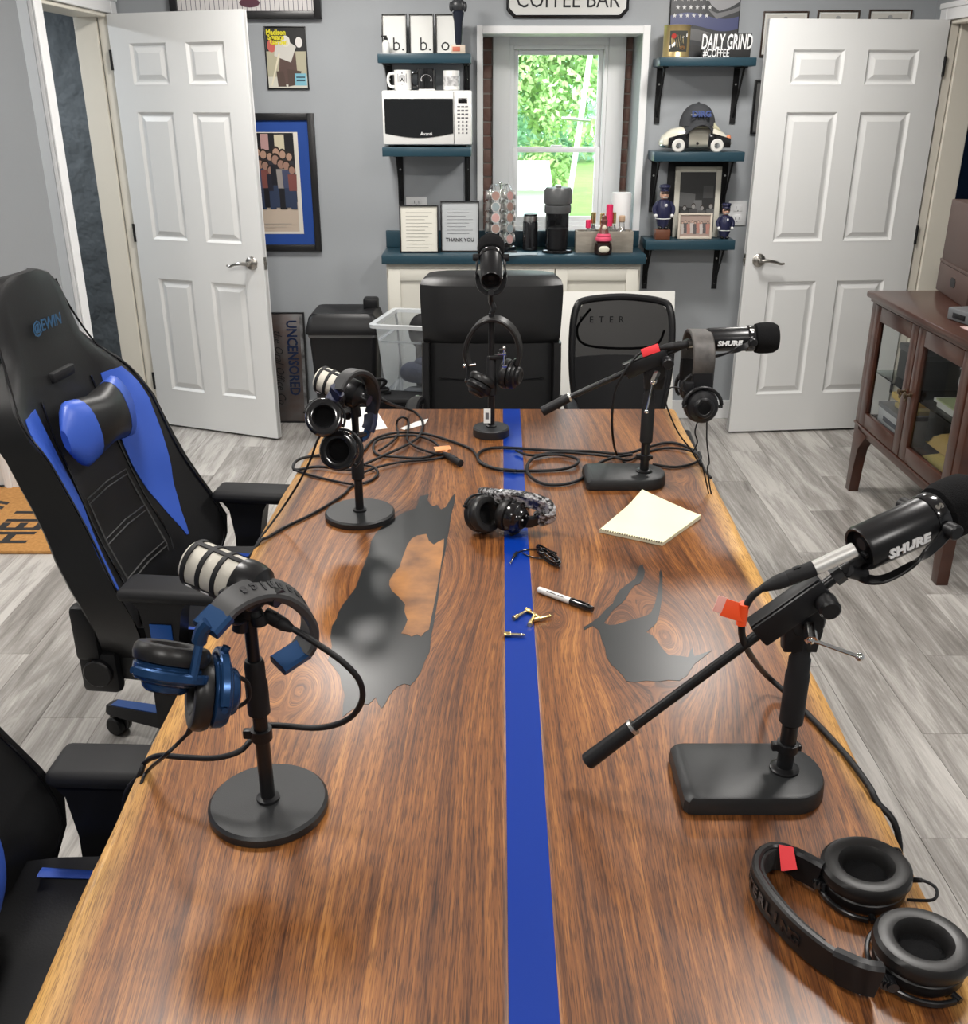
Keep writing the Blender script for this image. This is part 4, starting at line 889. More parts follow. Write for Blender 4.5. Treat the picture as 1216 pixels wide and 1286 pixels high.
def wood_mat():
    m = mat('walnut', (0.3, 0.12, 0.04), 0.42, coat=0.22, spec=.35); nt = m.node_tree; L = nt.links; p = nt.nodes['Principled BSDF']
    p.inputs['Coat Roughness'].default_value = 0.22
    at_ = nt.nodes.new('ShaderNodeAttribute'); at_.attribute_name = 'flow'
    sp = nt.nodes.new('ShaderNodeSeparateXYZ'); L.new(at_.outputs['Vector'], sp.inputs[0])
    def noise(st, det=3, rough=0.55, dist=0.0):
        mp = nt.nodes.new('ShaderNodeMapping'); mp.inputs['Scale'].default_value = st; L.new(at_.outputs['Vector'], mp.inputs[0])
        n = nt.nodes.new('ShaderNodeTexNoise'); n.inputs['Scale'].default_value = 1; n.inputs['Detail'].default_value = det
        n.inputs['Roughness'].default_value = rough; n.inputs['Distortion'].default_value = dist; L.new(mp.outputs[0], n.inputs['Vector']); return n.outputs[0]
    def math_(op, a, b_, c=None):
        n = nt.nodes.new('ShaderNodeMath'); n.operation = op
        for i_, v in enumerate((a, b_, c)):
            if v is None: continue
            if isinstance(v, (int, float)): n.inputs[i_].default_value = v
            else: L.new(v, n.inputs[i_])
        return n.outputs[0]
    def ramp(v, *stops):
        r = nt.nodes.new('ShaderNodeValToRGB'); e = r.color_ramp.elements
        e[0].position, e[0].color = stops[0][0], stops[0][1] + (1,); e[1].position, e[1].color = stops[-1][0], stops[-1][1] + (1,)
        for po, c in stops[1:-1]: k = e.new(po); k.color = c + (1,)
        L.new(v, r.inputs[0]); return r.outputs[0]
    def mix(f, a, b_, mode='MIX'):
        n = nt.nodes.new('ShaderNodeMix'); n.data_type = 'RGBA'; n.blend_type = mode
        if isinstance(f, (int, float)): n.inputs[0].default_value = f
        else: L.new(f, n.inputs[0])
        for i_, v in ((6, a), (7, b_)):
            if isinstance(v, tuple): n.inputs[i_].default_value = v + (1,)
            else: L.new(v, n.inputs[i_])
        return n.outputs[2]
    broad = noise((6, 0.5, 0), 3, 0.6, 0.3); rings = noise((60, 0.7, 0), 4, 0.65, 0.15); fine = noise((330, 6, 0), 3, 0.7); pores = noise((620, 24, 0), 2, 0.6)
    v = math_('MULTIPLY_ADD', rings, 0.55, math_('MULTIPLY_ADD', broad, 0.50, math_('MULTIPLY', fine, 0.45)))
    c = ramp(v, (0.53, (0.028, 0.010, 0.0045)), (0.66, (0.092, 0.031, 0.010)), (0.77, (0.190, 0.068, 0.018)), (0.88, (0.33, 0.132, 0.033)), (1.0, (0.44, 0.20, 0.056)))
    pore = ramp(pores, (0.38, (0.30, 0.26, 0.25)), (0.50, (1.0, 1.0, 1.0)))
    ed = math_('MULTIPLY_ADD', noise((24, 2.2, 0), 3), 0.055, math_('MULTIPLY', sp.outputs[2], -1.0))      # sapwood near the live edge
    sap = ramp(math_('MULTIPLY_ADD', ed, 15.0, 0.48), (0.15, (0, 0, 0)), (0.62, (1, 1, 1)))
    sapc = ramp(v, (0.55, (0.27, 0.115, 0.028)), (0.95, (0.66, 0.38, 0.11)))
    c = mix(sap, c, sapc); c = mix(0.72, c, pore, 'MULTIPLY')
    L.new(c, p.inputs['Base Color'])
    bp = nt.nodes.new('ShaderNodeBump'); bp.inputs['Strength'].default_value = 0.10; bp.inputs['Distance'].default_value = 0.001
    L.new(fine, bp.inputs['Height']); L.new(bp.outputs[0], p.inputs['Normal'])
    return m
WOOD = wood_mat()
RESIN = mat('black_resin', (0.006, 0.007, 0.0075), 0.36, coat=0.0, spec=.36, noise=(5, 0.25, (0.015, 0.0165, 0.0175), (1, .3, 1)))
RESIN.node_tree.nodes['Principled BSDF'].inputs['Coat Weight'].default_value = .18; RESIN.node_tree.nodes['Principled BSDF'].inputs['Coat Roughness'].default_value = .24
EPOXY = mat('blue_epoxy', (0.001, 0.026, 0.23), 0.34, coat=0.06, spec=.26)
BURL = mat('burl_wood', (0.10, 0.038, 0.012), 0.4, coat=0.4, noise=(16, 0.22, (0.36, 0.15, 0.035), ONE))
table = thing('conference_table', 'long walnut live edge table with a blue epoxy river down the middle', 'table', (0.05, 1.7, 0))
def slab(name, lo, hi, live_lo):
    nx, ny = 56, 240; vs = []; fs = []; fl = []
    rows = []
    for j in range(ny + 1):
        y = TY0 + (TY1 - TY0) * j / ny; a, b_ = lo(y), hi(y); row = []
        prof = [(0.028, TZ - TT), (0.012, TZ - TT * .8), (0.001, TZ - 0.022), (0.0, TZ - 0.012), (0.004, TZ - 0.004), (0.012, TZ - 0.0008)]
        pts = []
        if live_lo: pts += [(a + d, z) for d, z in prof]; st = a + 0.02
        else: pts += [(a, TZ - TT), (a, TZ - 0.0004)]; st = a + 0.0008
        en = b_ - 0.0008 if live_lo else b_ - 0.02
        pts += [(st + (en - st) * i_ / nx, TZ) for i_ in range(nx + 1)]
        if live_lo: pts += [(b_, TZ - 0.0004), (b_, TZ - TT)]
        else: pts += [(b_ - d, z) for d, z in prof[::-1]]
        for x, z in pts:
            e = (x - a) if live_lo else (b_ - x)
            row.append(len(vs)); vs.append((x - 0.05, y - 1.7, z)); fl.append((psi(x, y), y, e + (TZ - z) * -0.6))
        rows.append(row)
    n = len(rows[0])
    for r0, r1 in zip(rows, rows[1:]):
        for i_ in range(n): fs.append((r0[i_], r0[(i_ + 1) % n], r1[(i_ + 1) % n], r1[i_]))
    fs.append(tuple(rows[0])); fs.append(tuple(rows[-1][::-1]))
    me = bpy.data.meshes.new(name); me.from_pydata(vs, [], fs)
    at_ = me.attributes.new('flow', 'FLOAT_VECTOR', 'POINT'); at_.data.foreach_set('vector', [c for f in fl for c in f])
    bm = bmesh.new(); bm.from_mesh(me); bmesh.ops.recalc_face_normals(bm, faces=bm.faces); bm.to_mesh(me); bm.free()
    for p in me.polygons: p.use_smooth = True
    me.set_sharp_from_angle(angle=R(40))
    part(name, me, WOOD, table)
slab('walnut_slab', xl, s0, True); slab('walnut_slab', s1, xr, False)
b = B(); yy = [TY0 + (TY1 - TY0) * k / 12 for k in range(13)]
b.prism([(s0(y) - .05, y - 1.7) for y in yy] + [(s1(y) - .05, y - 1.7) for y in yy[::-1]], TZ - TT, TZ + 0.0003); part('epoxy_river', b, EPOXY, table, 'blue epoxy strip between the two slabs')
def outline(px): return [(lambda p: (p.x - .05, p.y - 1.7))(pz(x, y, TZ)) for x, y in px]
res_l = [(526.8, 623.5), (539, 621), (537, 628), (540, 633), (544, 636), (549, 634), (554, 640), (560, 637), (567, 625), (572, 619), (571, 632), (568, 642), (566, 652), (565, 662), (561.6, 679.5), (559, 696), (554.5, 714), (550, 754), (547, 770), (544.5, 786), (541, 803), (540, 819), (533, 832), (529, 844), (522, 854), (515.6, 861), (508, 859), (502, 861), (495, 866), (489.5, 873.5), (484, 884), (479.5, 890), (475, 884), (472, 876), (463, 885), (454.6, 884), (442, 892), (430, 901), (431, 886), (433.5, 873.5), (429, 860), (427, 848.6), (419, 838), (412, 829), (417, 812), (415, 800), (417, 786.5), (423, 777), (425, 769), (431, 759), (437, 751.6), (447, 738), (455, 715), (464, 692), (466, 680), (472, 670), (479.5, 662), (490, 655), (497, 649.6), (510, 643), (522, 638.5), (525, 632)]
isl_l = [(535.5, 671), (539, 680), (545, 684.5), (552, 680), (558, 677), (557, 690), (553.3, 714), (549, 740), (546, 756), (542, 775), (539, 791), (533, 795), (529, 800), (524, 797), (517, 800), (511, 797), (504, 796), (509, 787), (512, 779), (508, 768), (509, 759), (500, 749), (492, 742), (489, 735), (489.5, 729), (495, 720), (502, 712), (507, 697), (512, 684.5), (517, 677), (524, 673)]
cr = lambda l: [(560 + x / 3.576, 590 + y / 3.576) for x, y in l]
res_r = cr([(885, 425), (895, 460), (888, 490), (870, 512), (846, 522), (826, 548), (808, 580), (790, 600), (765, 618), (742, 642), (728, 665), (710, 690), (735, 698), (760, 697), (810, 682), (860, 668), (895, 658), (920, 645), (940, 600), (952, 545), (960, 500), (958, 465), (965, 445), (974, 470), (973, 540), (968, 600), (958, 655), (945, 690), (922, 712), (900, 730), (925, 742), (945, 762), (970, 800), (1000, 833), (1050, 836), (1088, 842), (1098, 815), (1108, 800), (1116, 838), (1195, 812), (1150, 848), (1118, 872), (1100, 900), (1085, 925), (1050, 948), (1000, 945), (950, 952), (900, 948), (850, 955), (810, 950), (795, 925), (770, 900), (740, 872), (722, 840), (715, 800), (698, 760), (688, 722), (660, 702), (640, 712), (620, 722), (618, 708), (650, 690), (690, 660), (720, 625), (750, 600), (765, 565), (780, 542), (815, 515), (850, 490), (862, 455), (870, 432)])
for nm, pl, m, h in (('black_resin', res_l, RESIN, 0.0006), ('black_resin', res_r, RESIN, 0.0006), ('burl_island', isl_l, BURL, 0.0010)):
    b = B(); b.prism(outline(pl), TZ - 0.006, TZ + h); part(nm, b, m, table, 'black resin filled void' if m is RESIN else 'rough brown burl inside the resin')
b = B(); b.prism(outline([(796, 630), (789, 648), (786, 665), (792, 678), (800, 672), (808, 655), (806, 632)]), TZ - .004, TZ + .0006); part('black_resin', b, RESIN, table)
for yc in (0.75, 2.6):
    b = B()
    for s in (-1, 1): b.bx(s * 0.34 - .04, s * 0.34 + .04, yc - 1.7 - .03, yc - 1.7 + .03, 0.0, TZ - TT - .008, .004)
    for z0, z1 in ((0, .03), (TZ - TT - .03, TZ - TT)): b.bx(-.34 - .04, .34 + .04, yc - 1.7 - .035, yc - 1.7 + .035, z0, z1, .003)
    part('trestle', b, POWDER, table, 'black steel trestle leg')

# ------------------------------------------------------------------ gaming chairs
def gaming_chair(lab, loc, rz):
    t = thing('gaming_chair', lab, 'chair', loc, rz, 'gaming chairs along the left side of the table')
    PL_ = [(.40, -.10), (.56, -.105), (.73, -.175), (.93, -.235), (1.19, -.290), (1.38, -.322)]
    WP = [(.40, .19), (.46, .24), (.53, .285), (.60, .305), (.68, .300), (.80, .272), (.92, .272), (1.00, .275), (1.05, .258), (1.09, .215), (1.14, .172), (1.20, .168), (1.24, .165), (1.27, .150), (1.295, .125), (1.305, .07)]
    CU = [(.40, .03), (.50, .10), (.60, .130), (.75, .118), (.95, .098), (1.03, .06), (1.12, .015), (1.36, .0)]
    xc = lambda z: lerp(PL_, z); hw = lambda z: lerp(WP, z); cu = lambda z: lerp(CU, z)
    def front(s, z, o=0.0):
        a = abs(s); return V((xc(z) + cu(z) * max(0, (a - .35) / .65) ** 2.0 - 0.018 * max(0, a - .82) / .18 + o + .012 * (1 - a * a), s * hw(z), z))
    q = B(); rings = []
    zs = [.40, .43, .46, .50, .55, .60, .66, .72, .78, .84, .90, .95, 1.0, 1.03, 1.055, 1.08, 1.105, 1.14, 1.18, 1.21, 1.24, 1.26, 1.275, 1.29, 1.30, 1.306]
    S = [-1, -.96, -.9, -.8, -.65, -.5, -.3, 0, .3, .5, .65, .8, .9, .96, 1]
    for z in zs:
        th = .085 * (1 - .75 * max(0, (z - 1.235) / .072) ** 2)
        f = [front(s, z) for s in S]
        bk = [front(s, z) * 1.0 + V((-th * (1 - .25 * abs(s) ** 3) - cu(z) * .35 * abs(s) ** 2, 0, 0)) for s in S]
        for k, s in enumerate(S):
            if abs(s) == 1: bk[k].y *= .985
        rings.append(f + bk[::-1])
    q.loft(rings); part('backrest', q, LEATHER, t)
    for sg in (-1, 1):
        P_ = [(1.035, .60, .88), (1.0, .56, .93), (.94, .53, .93), (.86, .50, .90), (.80, .49, .86), (.72, .52, .76), (.65, .57, .69), (.585, .63, .65)]
        def fn(u, v):
            zz = 1.035 - .45 * v; a = lerp([(-z, x) for z, x, _ in P_], -zz); c = lerp([(-z, x) for z, _, x in P_], -zz)
            return front(sg * (a + (c - a) * u), zz, .0035)
        q = B(); q.grid(fn, 6, 20); q.solid(.002); part('blue_panel', q, BLUEL, t, 'bright blue leather panel')
        q = B(); q.tube([front(sg * .45, z, .003) for z in (1.04, .95, .85, .72, .60, .48)], .003, 6, 4); part('piping', q, GLOSSB, t)
        q = B(); q.tube([front(sg * .97, z, .002) for z in (.46, .55, .65, .8, .95, 1.03, 1.1, 1.2, 1.27)], .0028, 6, 4); part('piping', q, GLOSSB, t)
    for z1 in (.80, .70, .60):
        q = B()
        for d in (0, .012): q.tube([front(-.38 + d, z1 - .11, .002), front(-.38 + d, z1 - d, .002), front(0, z1 + .006 - d, .002), front(.38 - d, z1 - d, .002), front(.38 - d, z1 - .11, .002)], .0022, 6, 0)
        part('stitching', q, mat('stitch_grey_%d' % int(z1 * 100), (.03, .03, .03), .5), t)
    c = front(0, 1.19, .006); n = V((1, 0, .16)).normalized()
    M = frame(c, (0, 1, 0), z=n)
    lettering('logo', '@EWIN', .036, M @ Mx.Translation((.0, 0, .004)), mat('logo_blue', (.012, .06, .13), .5), t, .0006, shear=.3)
    q = B(); q.bx(-.02, .004, -.05, .05, -.012, .012, .004, Mx.Translation(front(0, 1.075, .006))); part('strap_slot', q, MATTE, t)
    # neck pillow: black middle with blue ends
    M = Mx.Translation(front(0, .965, .055)) @ Mx.Rotation(R(-12), 4, 'Y')
    def pil(y):   # half height / half depth along the pillow's length
        a = abs(y) / .165; return .062 + .022 * a - .085 * max(0, a - .72) ** 1.3 / .28 ** 1.3 * .70, .048 * (1 - .86 * a ** 1.8)
    def pring(y, e=0): h, d = pil(y); return [M @ V(((d + e) * math.cos(2 * math.pi * k / 20), y, (h + e) * math.copysign(abs(math.sin(2 * math.pi * k / 20)) ** .8, math.sin(2 * math.pi * k / 20)))) for k in range(20)]
    q = B(); q.loft([pring(y) for y in (-.082, -.06, -.03, 0, .03, .06, .082)]); pw = part('pillow', q, LEATHER, t)
    for sg in (-1, 1):
        q = B(); q.loft([pring(sg * y, .001) for y in (.076, .088, .10, .115, .13, .145, .155, .162, .165)]); part('pillow_end', q, BLUEL, pw, 'blue pillow end')
    # seat with bolsters
    q = B(); rings = []
    for x, zt, h_ in ((-.16, .44, .20), (-.12, .47, .235), (0, .485, .245), (.15, .49, .25), (.28, .485, .245), (.35, .465, .23), (.375, .43, .20)):
        r_ = []
        for s in (-1, -.93, -.8, -.6, -.3, 0, .3, .6, .8, .93, 1): r_.append((x, s * h_, zt + .045 * max(0, (abs(s) - .5) / .4) ** 2 * (abs(s) < .95) - .03 * (abs(s) == 1)))
        for s in (1, .9, 0, -.9, -1): r_.append((x, s * h_ * (1 if abs(s) < 1 else 1.0), .385 if abs(s) < 1 else .40))
        rings.append(r_)
    q.loft(rings); part('seat', q, LEATHER, t)
    for sg in (-1, 1):
        q = B(); q.grid(lambda u, v: (-.02 + .22 * u, sg * (.195 + .042 * v * (1 - .5 * u)), .5265 + .006 * math.sin(math.pi * v) - .012 * v), 8, 4); q.solid(.002); part('seat_panel', q, BLUEL, t, 'blue panel on the seat bolster')
        q = B(); q.prism([(-.02, .445), (.05, .475), (.33, .455), (.36, .43), (.34, .415), (.06, .42)], .248, .2515, Mx(((1, 0, 0, 0), (0, 0, sg, 0), (0, 1, 0, 0), (0, 0, 0, 1)))); part('seat_stripe', q, BLUEL, t, 'blue stripe on the seat side')
        q = B(); q.bx(-.185, -.125, sg * .225, sg * .268, .46, .60, .012); q.bx(-.185, -.09, sg * .225, sg * .262, .37, .48, .014); q.cyl((-.135, sg * .25, .43), (-.135, sg * .275, .43), .035, e=.003); part('hinge_cover', q, BLACK, t)
        q = B(); q.box((.10, sg * .29, .672), (.255, .095, .034), .016, seg=3); pad = part('armrest_pad', q, MATTE, t)
        q = B(); q.loft([[(x0, sg * .29 - .028, z), (x1, sg * .29 - .028, z), (x1, sg * .29 + .028, z), (x0, sg * .29 + .028, z)] for x0, x1, z in ((-.005, .125, .657), (.015, .11, .63), (.025, .095, .55), (.02, .10, .40), (.02, .10, .33))]); part('armrest_post', q, BLACK, t)
        q = B(); q.bx(.03, .09, sg * .12, sg * .31, .325, .352, .006); part('armrest_bracket', q, BLACK, t)
        q = B(); q.bx(.035, .085, sg * .3185, sg * .3215, .47, .60, .001); part('armrest_slide', q, BLUEP, t, 'blue strip on the armrest post')
    q = B(); q.bx(-.12, .16, -.11, .11, .30, .384, .012); part('tilt_mechanism', q, BLACK, t)
    q = B(); q.tube([(.02, -.10, .345), (.02, -.20, .342), (.05, -.30, .335), (.09, -.335, .335)], .007, 8); part('lever', q, BLACK, t)
    q = B(); q.cyl((0, 0, .10), (0, 0, .22), .030, n=20); q.cyl((0, 0, .2), (0, 0, .31), .018, n=16); part('gas_lift', q, GLOSSB, t)
    q = B(); q.lathe([(.05, .075), (.055, .08), (.055, .115), (.04, .13), (.001, .13)], n=24); part('hub', q, BLACK, t)
    for k in range(5):
        a = R(163 + 72 * k); d = V((math.cos(a), math.sin(a), 0)); sd = V((-d.y, d.x, 0))
        def sec(r_, w_, z0, z1): return [d * r_ - sd * w_ + V((0, 0, z0)), d * r_ + sd * w_ + V((0, 0, z0)), d * r_ + sd * w_ * .7 + V((0, 0, z1)), d * r_ - sd * w_ * .7 + V((0, 0, z1))]
        q = B(); q.loft([sec(.03, .035, .08, .125), sec(.12, .032, .08, .12), sec(.25, .028, .072, .105), sec(.335, .026, .07, .095), sec(.35, .018, .072, .09)]); lg = part('base_leg', q, BLACK, t)
        q = B(); q.loft([[p + V((0, 0, .003 + h_)) for p in (d * r_ - sd * w_, d * r_ + sd * w_)][0:2] + [d * r_ + sd * w_ + V((0, 0, h_)), d * r_ - sd * w_ + V((0, 0, h_))] for r_, w_, h_ in ((.13, .019, .1185), (.25, .017, .104), (.33, .015, .0945))]); part('leg_inlay', q, BLUEP, lg, 'blue inlay on the base leg')
        c = d * .325
        q = B(); q.cyl(c + V((0, 0, .05)), c + V((0, 0, .075)), .008, n=10); q.lathe([(.001, -.006), (.029, -.006), (.031, 0), (.029, .006), (.001, .006)], zframe(c + V((0, 0, .034)), sd), 20); cs = part('caster', q, BLACK, t)
        for e in (-1, 1):
            q = B(); q.lathe([(.001, .007), (.026, .007), (.0285, .010), (.0285, .020), (.024, .025), (.001, .026)], zframe(c + V((0, 0, .0285)), sd * e), 20); wl = part('wheel', q, BLACK, cs)
    for ch in list(t.children):
        if ch.name.startswith('caster'):
            pass
    return t
chair = gaming_chair('black and blue gaming chair seen whole at the left, beyond the nearer microphone', (-0.74, 2.235, 0), R(-6))
c2 = copy_tree(chair); c2.location = (-0.70, 1.03, 0); c2.rotation_euler = (0, 0, R(-2))
for ch in c2.children:
    if ch.name.startswith('armrest_pad'): ch.location.x += .02
q = B()
def lum(y, e=0): a = abs(y) / .15; return [(-.055 + (.055 + e) * (1 - .6 * a ** 3) * math.cos(2 * math.pi * k / 18), y, .62 + (.095 + e) * (1 - .35 * a ** 4) * math.sin(2 * math.pi * k / 18)) for k in range(18)]
q.loft([lum(y, -.001) for y in (-.09, -.05, 0, .06)]); pw = part('lumbar_pillow', q, LEATHER, c2)
for ys in ((-.15, -.14, -.12, -.09), (.06, .09, .12, .14, .15)): q = B(); q.loft([lum(y) for y in ys]); part('pillow_end', q, BLUEL, pw, 'bright blue lumbar pillow end')
c2['label'] = 'black and blue gaming chair cut off at the lower left corner'

# ------------------------------------------------------------------ chairs behind the table
t = thing('office_chair', 'black leather high back executive chair at the far table end', 'chair', (0.028, 3.50, 0))
def plate(hwf, zs, yf, th, bulge, n=15, e=.03):
    """upright padded plate facing -Y: half width hwf(z), front y yf(z)"""
    rings = []
    for z in zs:
        w_ = hwf(z); r_ = []
        for k in range(n):
            s = -1 + 2 * k / (n - 1); r_.append((s * w_, yf(z) - bulge * (1 - abs(s) ** 4) + e * max(0, abs(s) - .8) * 2, z))
        for k in range(n):
            s = 1 - 2 * k / (n - 1); r_.append((s * w_ * .985, yf(z) + th * (1 - .5 * abs(s) ** 6), z))
        rings.append(r_)
    return rings
yf = lambda z: .10 + (z - .5) * .14
q = B(); q.loft(plate(lambda z: lerp([(.80, .252), (.86, .258), (1.0, .266), (1.04, .264), (1.055, .255), (1.066, .235)], z), [.825, .83, .845, .88, .92, .97, 1.01, 1.035, 1.05, 1.06, 1.066], lambda z: yf(z) + .05 * max(0, (z - 1.03) / .036) ** 2 + .02 * max(0, (.85 - z) / .025), .10, .025)); part('headrest', q, LEATHER, t)
q = B(); q.loft(plate(lambda z: lerp([(.44, .225), (.55, .235), (.83, .232)], z), [.44, .46, .5, .56, .62, .70, .80, .826], lambda z: yf(z) + .012, .08, .02)); part('backrest', q, LEATHER, t)
for s in (-1, 1):
    q = B(); q.loft(plate(lambda z: .016, [.44, .5, .6, .7, .81, .826], lambda z: yf(z) - .002, .07, .004)); ob_ = part('side_bolster', q, LEATHER, t); ob_.location = (s * .246, 0, 0)
    q = B(); q.tube([(s * .275, .10, .62), (s * .285, -.05, .645), (s * .285, -.25, .635), (s * .275, -.30, .60), (s * .268, -.30, .48), (s * .255, -.28, .42)], 0, 8, 6, flat=(.024, .014), up=(1, 0, 0)); part('armrest', q, BLACK, t)
    q = B(); q.tube([(s * .255, .13, .62), (s * .285, .11, .625)], .011, 10, 0); part('armrest_bolt', q, CHROME, t)
for z in (.545, .70):
    q = B(); q.tube([(x_, yf(z) - .0135 + .012 * abs(x_ / .22) ** 4, z - .012 * (1 - abs(x_ / .2))) for x_ in (-.20, -.1, 0, .1, .20)], .0025, 6, 4); part('seam', q, GLOSSB, t)
q = B(); q.box((0, -.13, .43), (.50, .50, .12), .045, seg=4); part('seat', q, LEATHER, t)
def star_base(t, yb_=-.05, r_=.27, m=BLACK):
    q = B(); q.cyl((0, yb_, .08), (0, yb_, .37), .026, n=18); part('gas_lift', q, GLOSSB, t)
    for k in range(5):
        a = R(90 + 72 * k); d = V((math.cos(a), math.sin(a), 0))
        q = B(); q.tube([V((0, yb_, .105)), V((0, yb_, .10)) + d * r_ * .5, V((0, yb_, .08)) + d * r_], .020, 8, 3); part('base_leg', q, m, t)
        q = B(); c = V((0, yb_, .028)) + d * r_; q.lathe([(.001, -.02), (.024, -.02), (.028, -.014), (.028, .014), (.024, .02), (.001, .02)], zframe(c, (-d.y, d.x, 0)), 16); q.cyl(c + V((0, 0, .02)), c + V((0, 0, .06)), .008, n=8); part('caster', q, BLACK, t)
star_base(t, -.15)
MESHM = pane_mat('chair_mesh', (0.075, 0.075, 0.078)); nt = MESHM.node_tree
nt.nodes['Glossy BSDF'].inputs['Roughness'].default_value = .5; nt.nodes['Glossy BSDF'].inputs[0].default_value = (.12, .12, .12, 1)
t = thing('mesh_chair', 'black mesh back office chair beside the executive chair', 'chair', (0.518, 3.60, -0.015), R(-4))
fr = [(-.165, .56), (-.185, .70), (-.19, .85), (-.178, .945), (-.14, .972), (0, .98), (.14, .972), (.178, .945), (.19, .85), (.185, .70), (.165, .56)]
yb = lambda z, x=0: .10 + (z - .5) * .18 - .10 * (x / .19) ** 2 * .6 + .04
q = B(); q.tube([(x_, yb(z, x_), z) for x_, z in fr], .0135, 10, 6); part('back_frame', q, BLACK, t)
hwm = lambda z: lerp([(.55, .162), (.70, .183), (.85, .187), (.94, .172), (.975, .13)], z)
q = B(); q.grid(lambda u, v: (lambda z: ((2 * u - 1) * hwm(z), yb(z, (2 * u - 1) * hwm(z)), z))(.76 + .212 * v), 14, 12); part('mesh_panel', q, MESHM, t, 'see-through black mesh')
q = B(); q.grid(lambda u, v: (lambda z: ((2 * u - 1) * hwm(z), yb(z, (2 * u - 1) * hwm(z)) - .004, z))(.55 + .215 * v), 14, 10); q.solid(.012); part('lumbar_panel', q, MATTE, t)
q = B(); q.tube([(-.12, yb(.95) + .02, .93), (-.17, yb(.85) + .035, .85), (-.12, yb(.78) + .045, .785), (.12, yb(.78) + .045, .785), (.17, yb(.85) + .035, .85)], .005, 8, 6); part('lumbar_frame', q, BLACK, t)
q = B(); q.box((0, -.14, .44), (.44, .44, .08), .03, seg=3); part('seat', q, MATTE, t)
q = B(); q.tube([(0, -.02, .39), (0, .16, .40), (0, .19, .50), (0, .17, .60)], 0, 8, 6, flat=(.035, .008), up=(1, 0, 0)); part('back_stem', q, BLACK, t)
for s in (-1, 1):
    q = B(); q.tube([(s * .20, .02, .40), (s * .245, .0, .42), (s * .25, -.02, .48)], .014, 8, 5); q.box((s * .25, -.06, .495), (.05, .22, .03), .012); part('armrest', q, BLACK, t)
star_base(t, .0)

# ------------------------------------------------------------------ things on the floor at the rear
t = thing('trash_bin', 'black plastic bin with domed lid at the rear wall', 'bin', (-0.70, 4.99, 0))
def rrect(hx, hy, z, r=.03, n=4, dy=0):
    o = []
    for cx_, cy__, a0 in ((hx - r, hy - r, 0), (-hx + r, hy - r, 90), (-hx + r, -hy + r, 180), (hx - r, -hy + r, 270)):
        for k in range(n + 1): a = R(a0 + 90 * k / n); o.append((cx_ + r * math.cos(a), cy__ + r * math.sin(a) + dy, z))
    return o
q = B(); q.loft([rrect(.135, .115, 0), rrect(.142, .12, .02), rrect(.170, .145, .585)]); part('body', q, BLACK, t)
q = B(); q.loft([rrect(.174, .149, .575), rrect(.176, .151, .58), rrect(.176, .151, .592), rrect(.172, .147, .595)]); part('rim', q, mat('bin_rim_grey', (.10, .10, .10), .4), t)
q = B(); q.loft([rrect(.183, .158, .592), rrect(.185, .16, .60), rrect(.183, .158, .615), rrect(.168, .143, .672), rrect(.150, .125, .690), rrect(.10, .08, .684), rrect(.06, .05, .672)]); part('lid', q, BLACK, t)
q = B(); q.bx(.085, .16, .04, .115, .67, .735, .012); part('lid_flap', q, BLACK, t)
t = thing('speaker_box', 'low black box under the clear storage tote', 'box', (-0.30, 4.60, 0))
q = B(); q.bx(-.20, .24, -.18, .24, .004, .385, .008); part('cabinet', q, MATTE, t)
q = B(); q.bx(-.185, .225, -.1835, -.18, .02, .37); part('grille', q, FOAM, t)
PLAST = pane_mat('tote_plastic', (0.80, 0.84, 0.88)); nt = PLAST.node_tree
mxs = nt.nodes.new('ShaderNodeMixShader'); dfs = nt.nodes.new('ShaderNodeBsdfDiffuse'); dfs.inputs[0].default_value = (.75, .79, .82, 1); mxs.inputs[0].default_value = .13
nt.links.new(nt.nodes['Mix Shader'].outputs[0], mxs.inputs[1]); nt.links.new(dfs.outputs[0], mxs.inputs[2]); nt.links.new(mxs.outputs[0], nt.nodes['Material Output'].inputs[0])
TX, TYc = -0.275, 4.685
t = thing('storage_tote', 'clear plastic storage tote full of odds and ends on the black box', 'tote', (TX, TYc, .386), R(-12))
q = B(); rings = [rrect(.165, .15, .0, .02), rrect(.170, .155, .006, .02), rrect(.20, .185, .31, .025)]
q.loft(rings, caps=False); q.m.faces.new([q.m.verts.new(V(p)) for p in rrect(.165, .15, .001, .02)]); part('body', q, PLAST, t)
RIMM = mat('tote_rim', (.70, .73, .75), .25, alpha=.75)
q = B(); q.loft([rrect(.198, .183, .305, .025), rrect(.222, .207, .305, .03), rrect(.224, .209, .322, .03), rrect(.198, .183, .322, .025), rrect(.198, .183, .305, .025)], caps=False); part('rim', q, RIMM, t)
q = B(); q.loft([rrect(.1855, .1705, .235, .022), rrect(.190, .175, .235, .022), rrect(.190, .175, .243, .022), rrect(.1855, .1705, .243, .022)], caps=False); part('ridge', q, RIMM, t)
def in_tote(nm, lab, cat, dx, dy, dz, fn, m):
    q = B(); fn(q); o = solo(nm, q, m, lab, cat); o.location = Mx.Translation((TX, TYc, .386)) @ Mx.Rotation(R(-12), 4, 'Z') @ V((dx, dy, dz)); o.rotation_euler = (0, 0, R(-12)); return o
in_tote('folded_cloth', 'dark navy cloth bundle in the bottom of the clear tote', 'cloth', -.03, -.03, .008, lambda q: (q.ball((0, 0, .055), (.095, .065, .05), p=.75), q.ball((.03, .01, .10), (.06, .045, .03))), mat('navy_cloth', (.018, .024, .05), .9, bump=(40, .6, .01)))
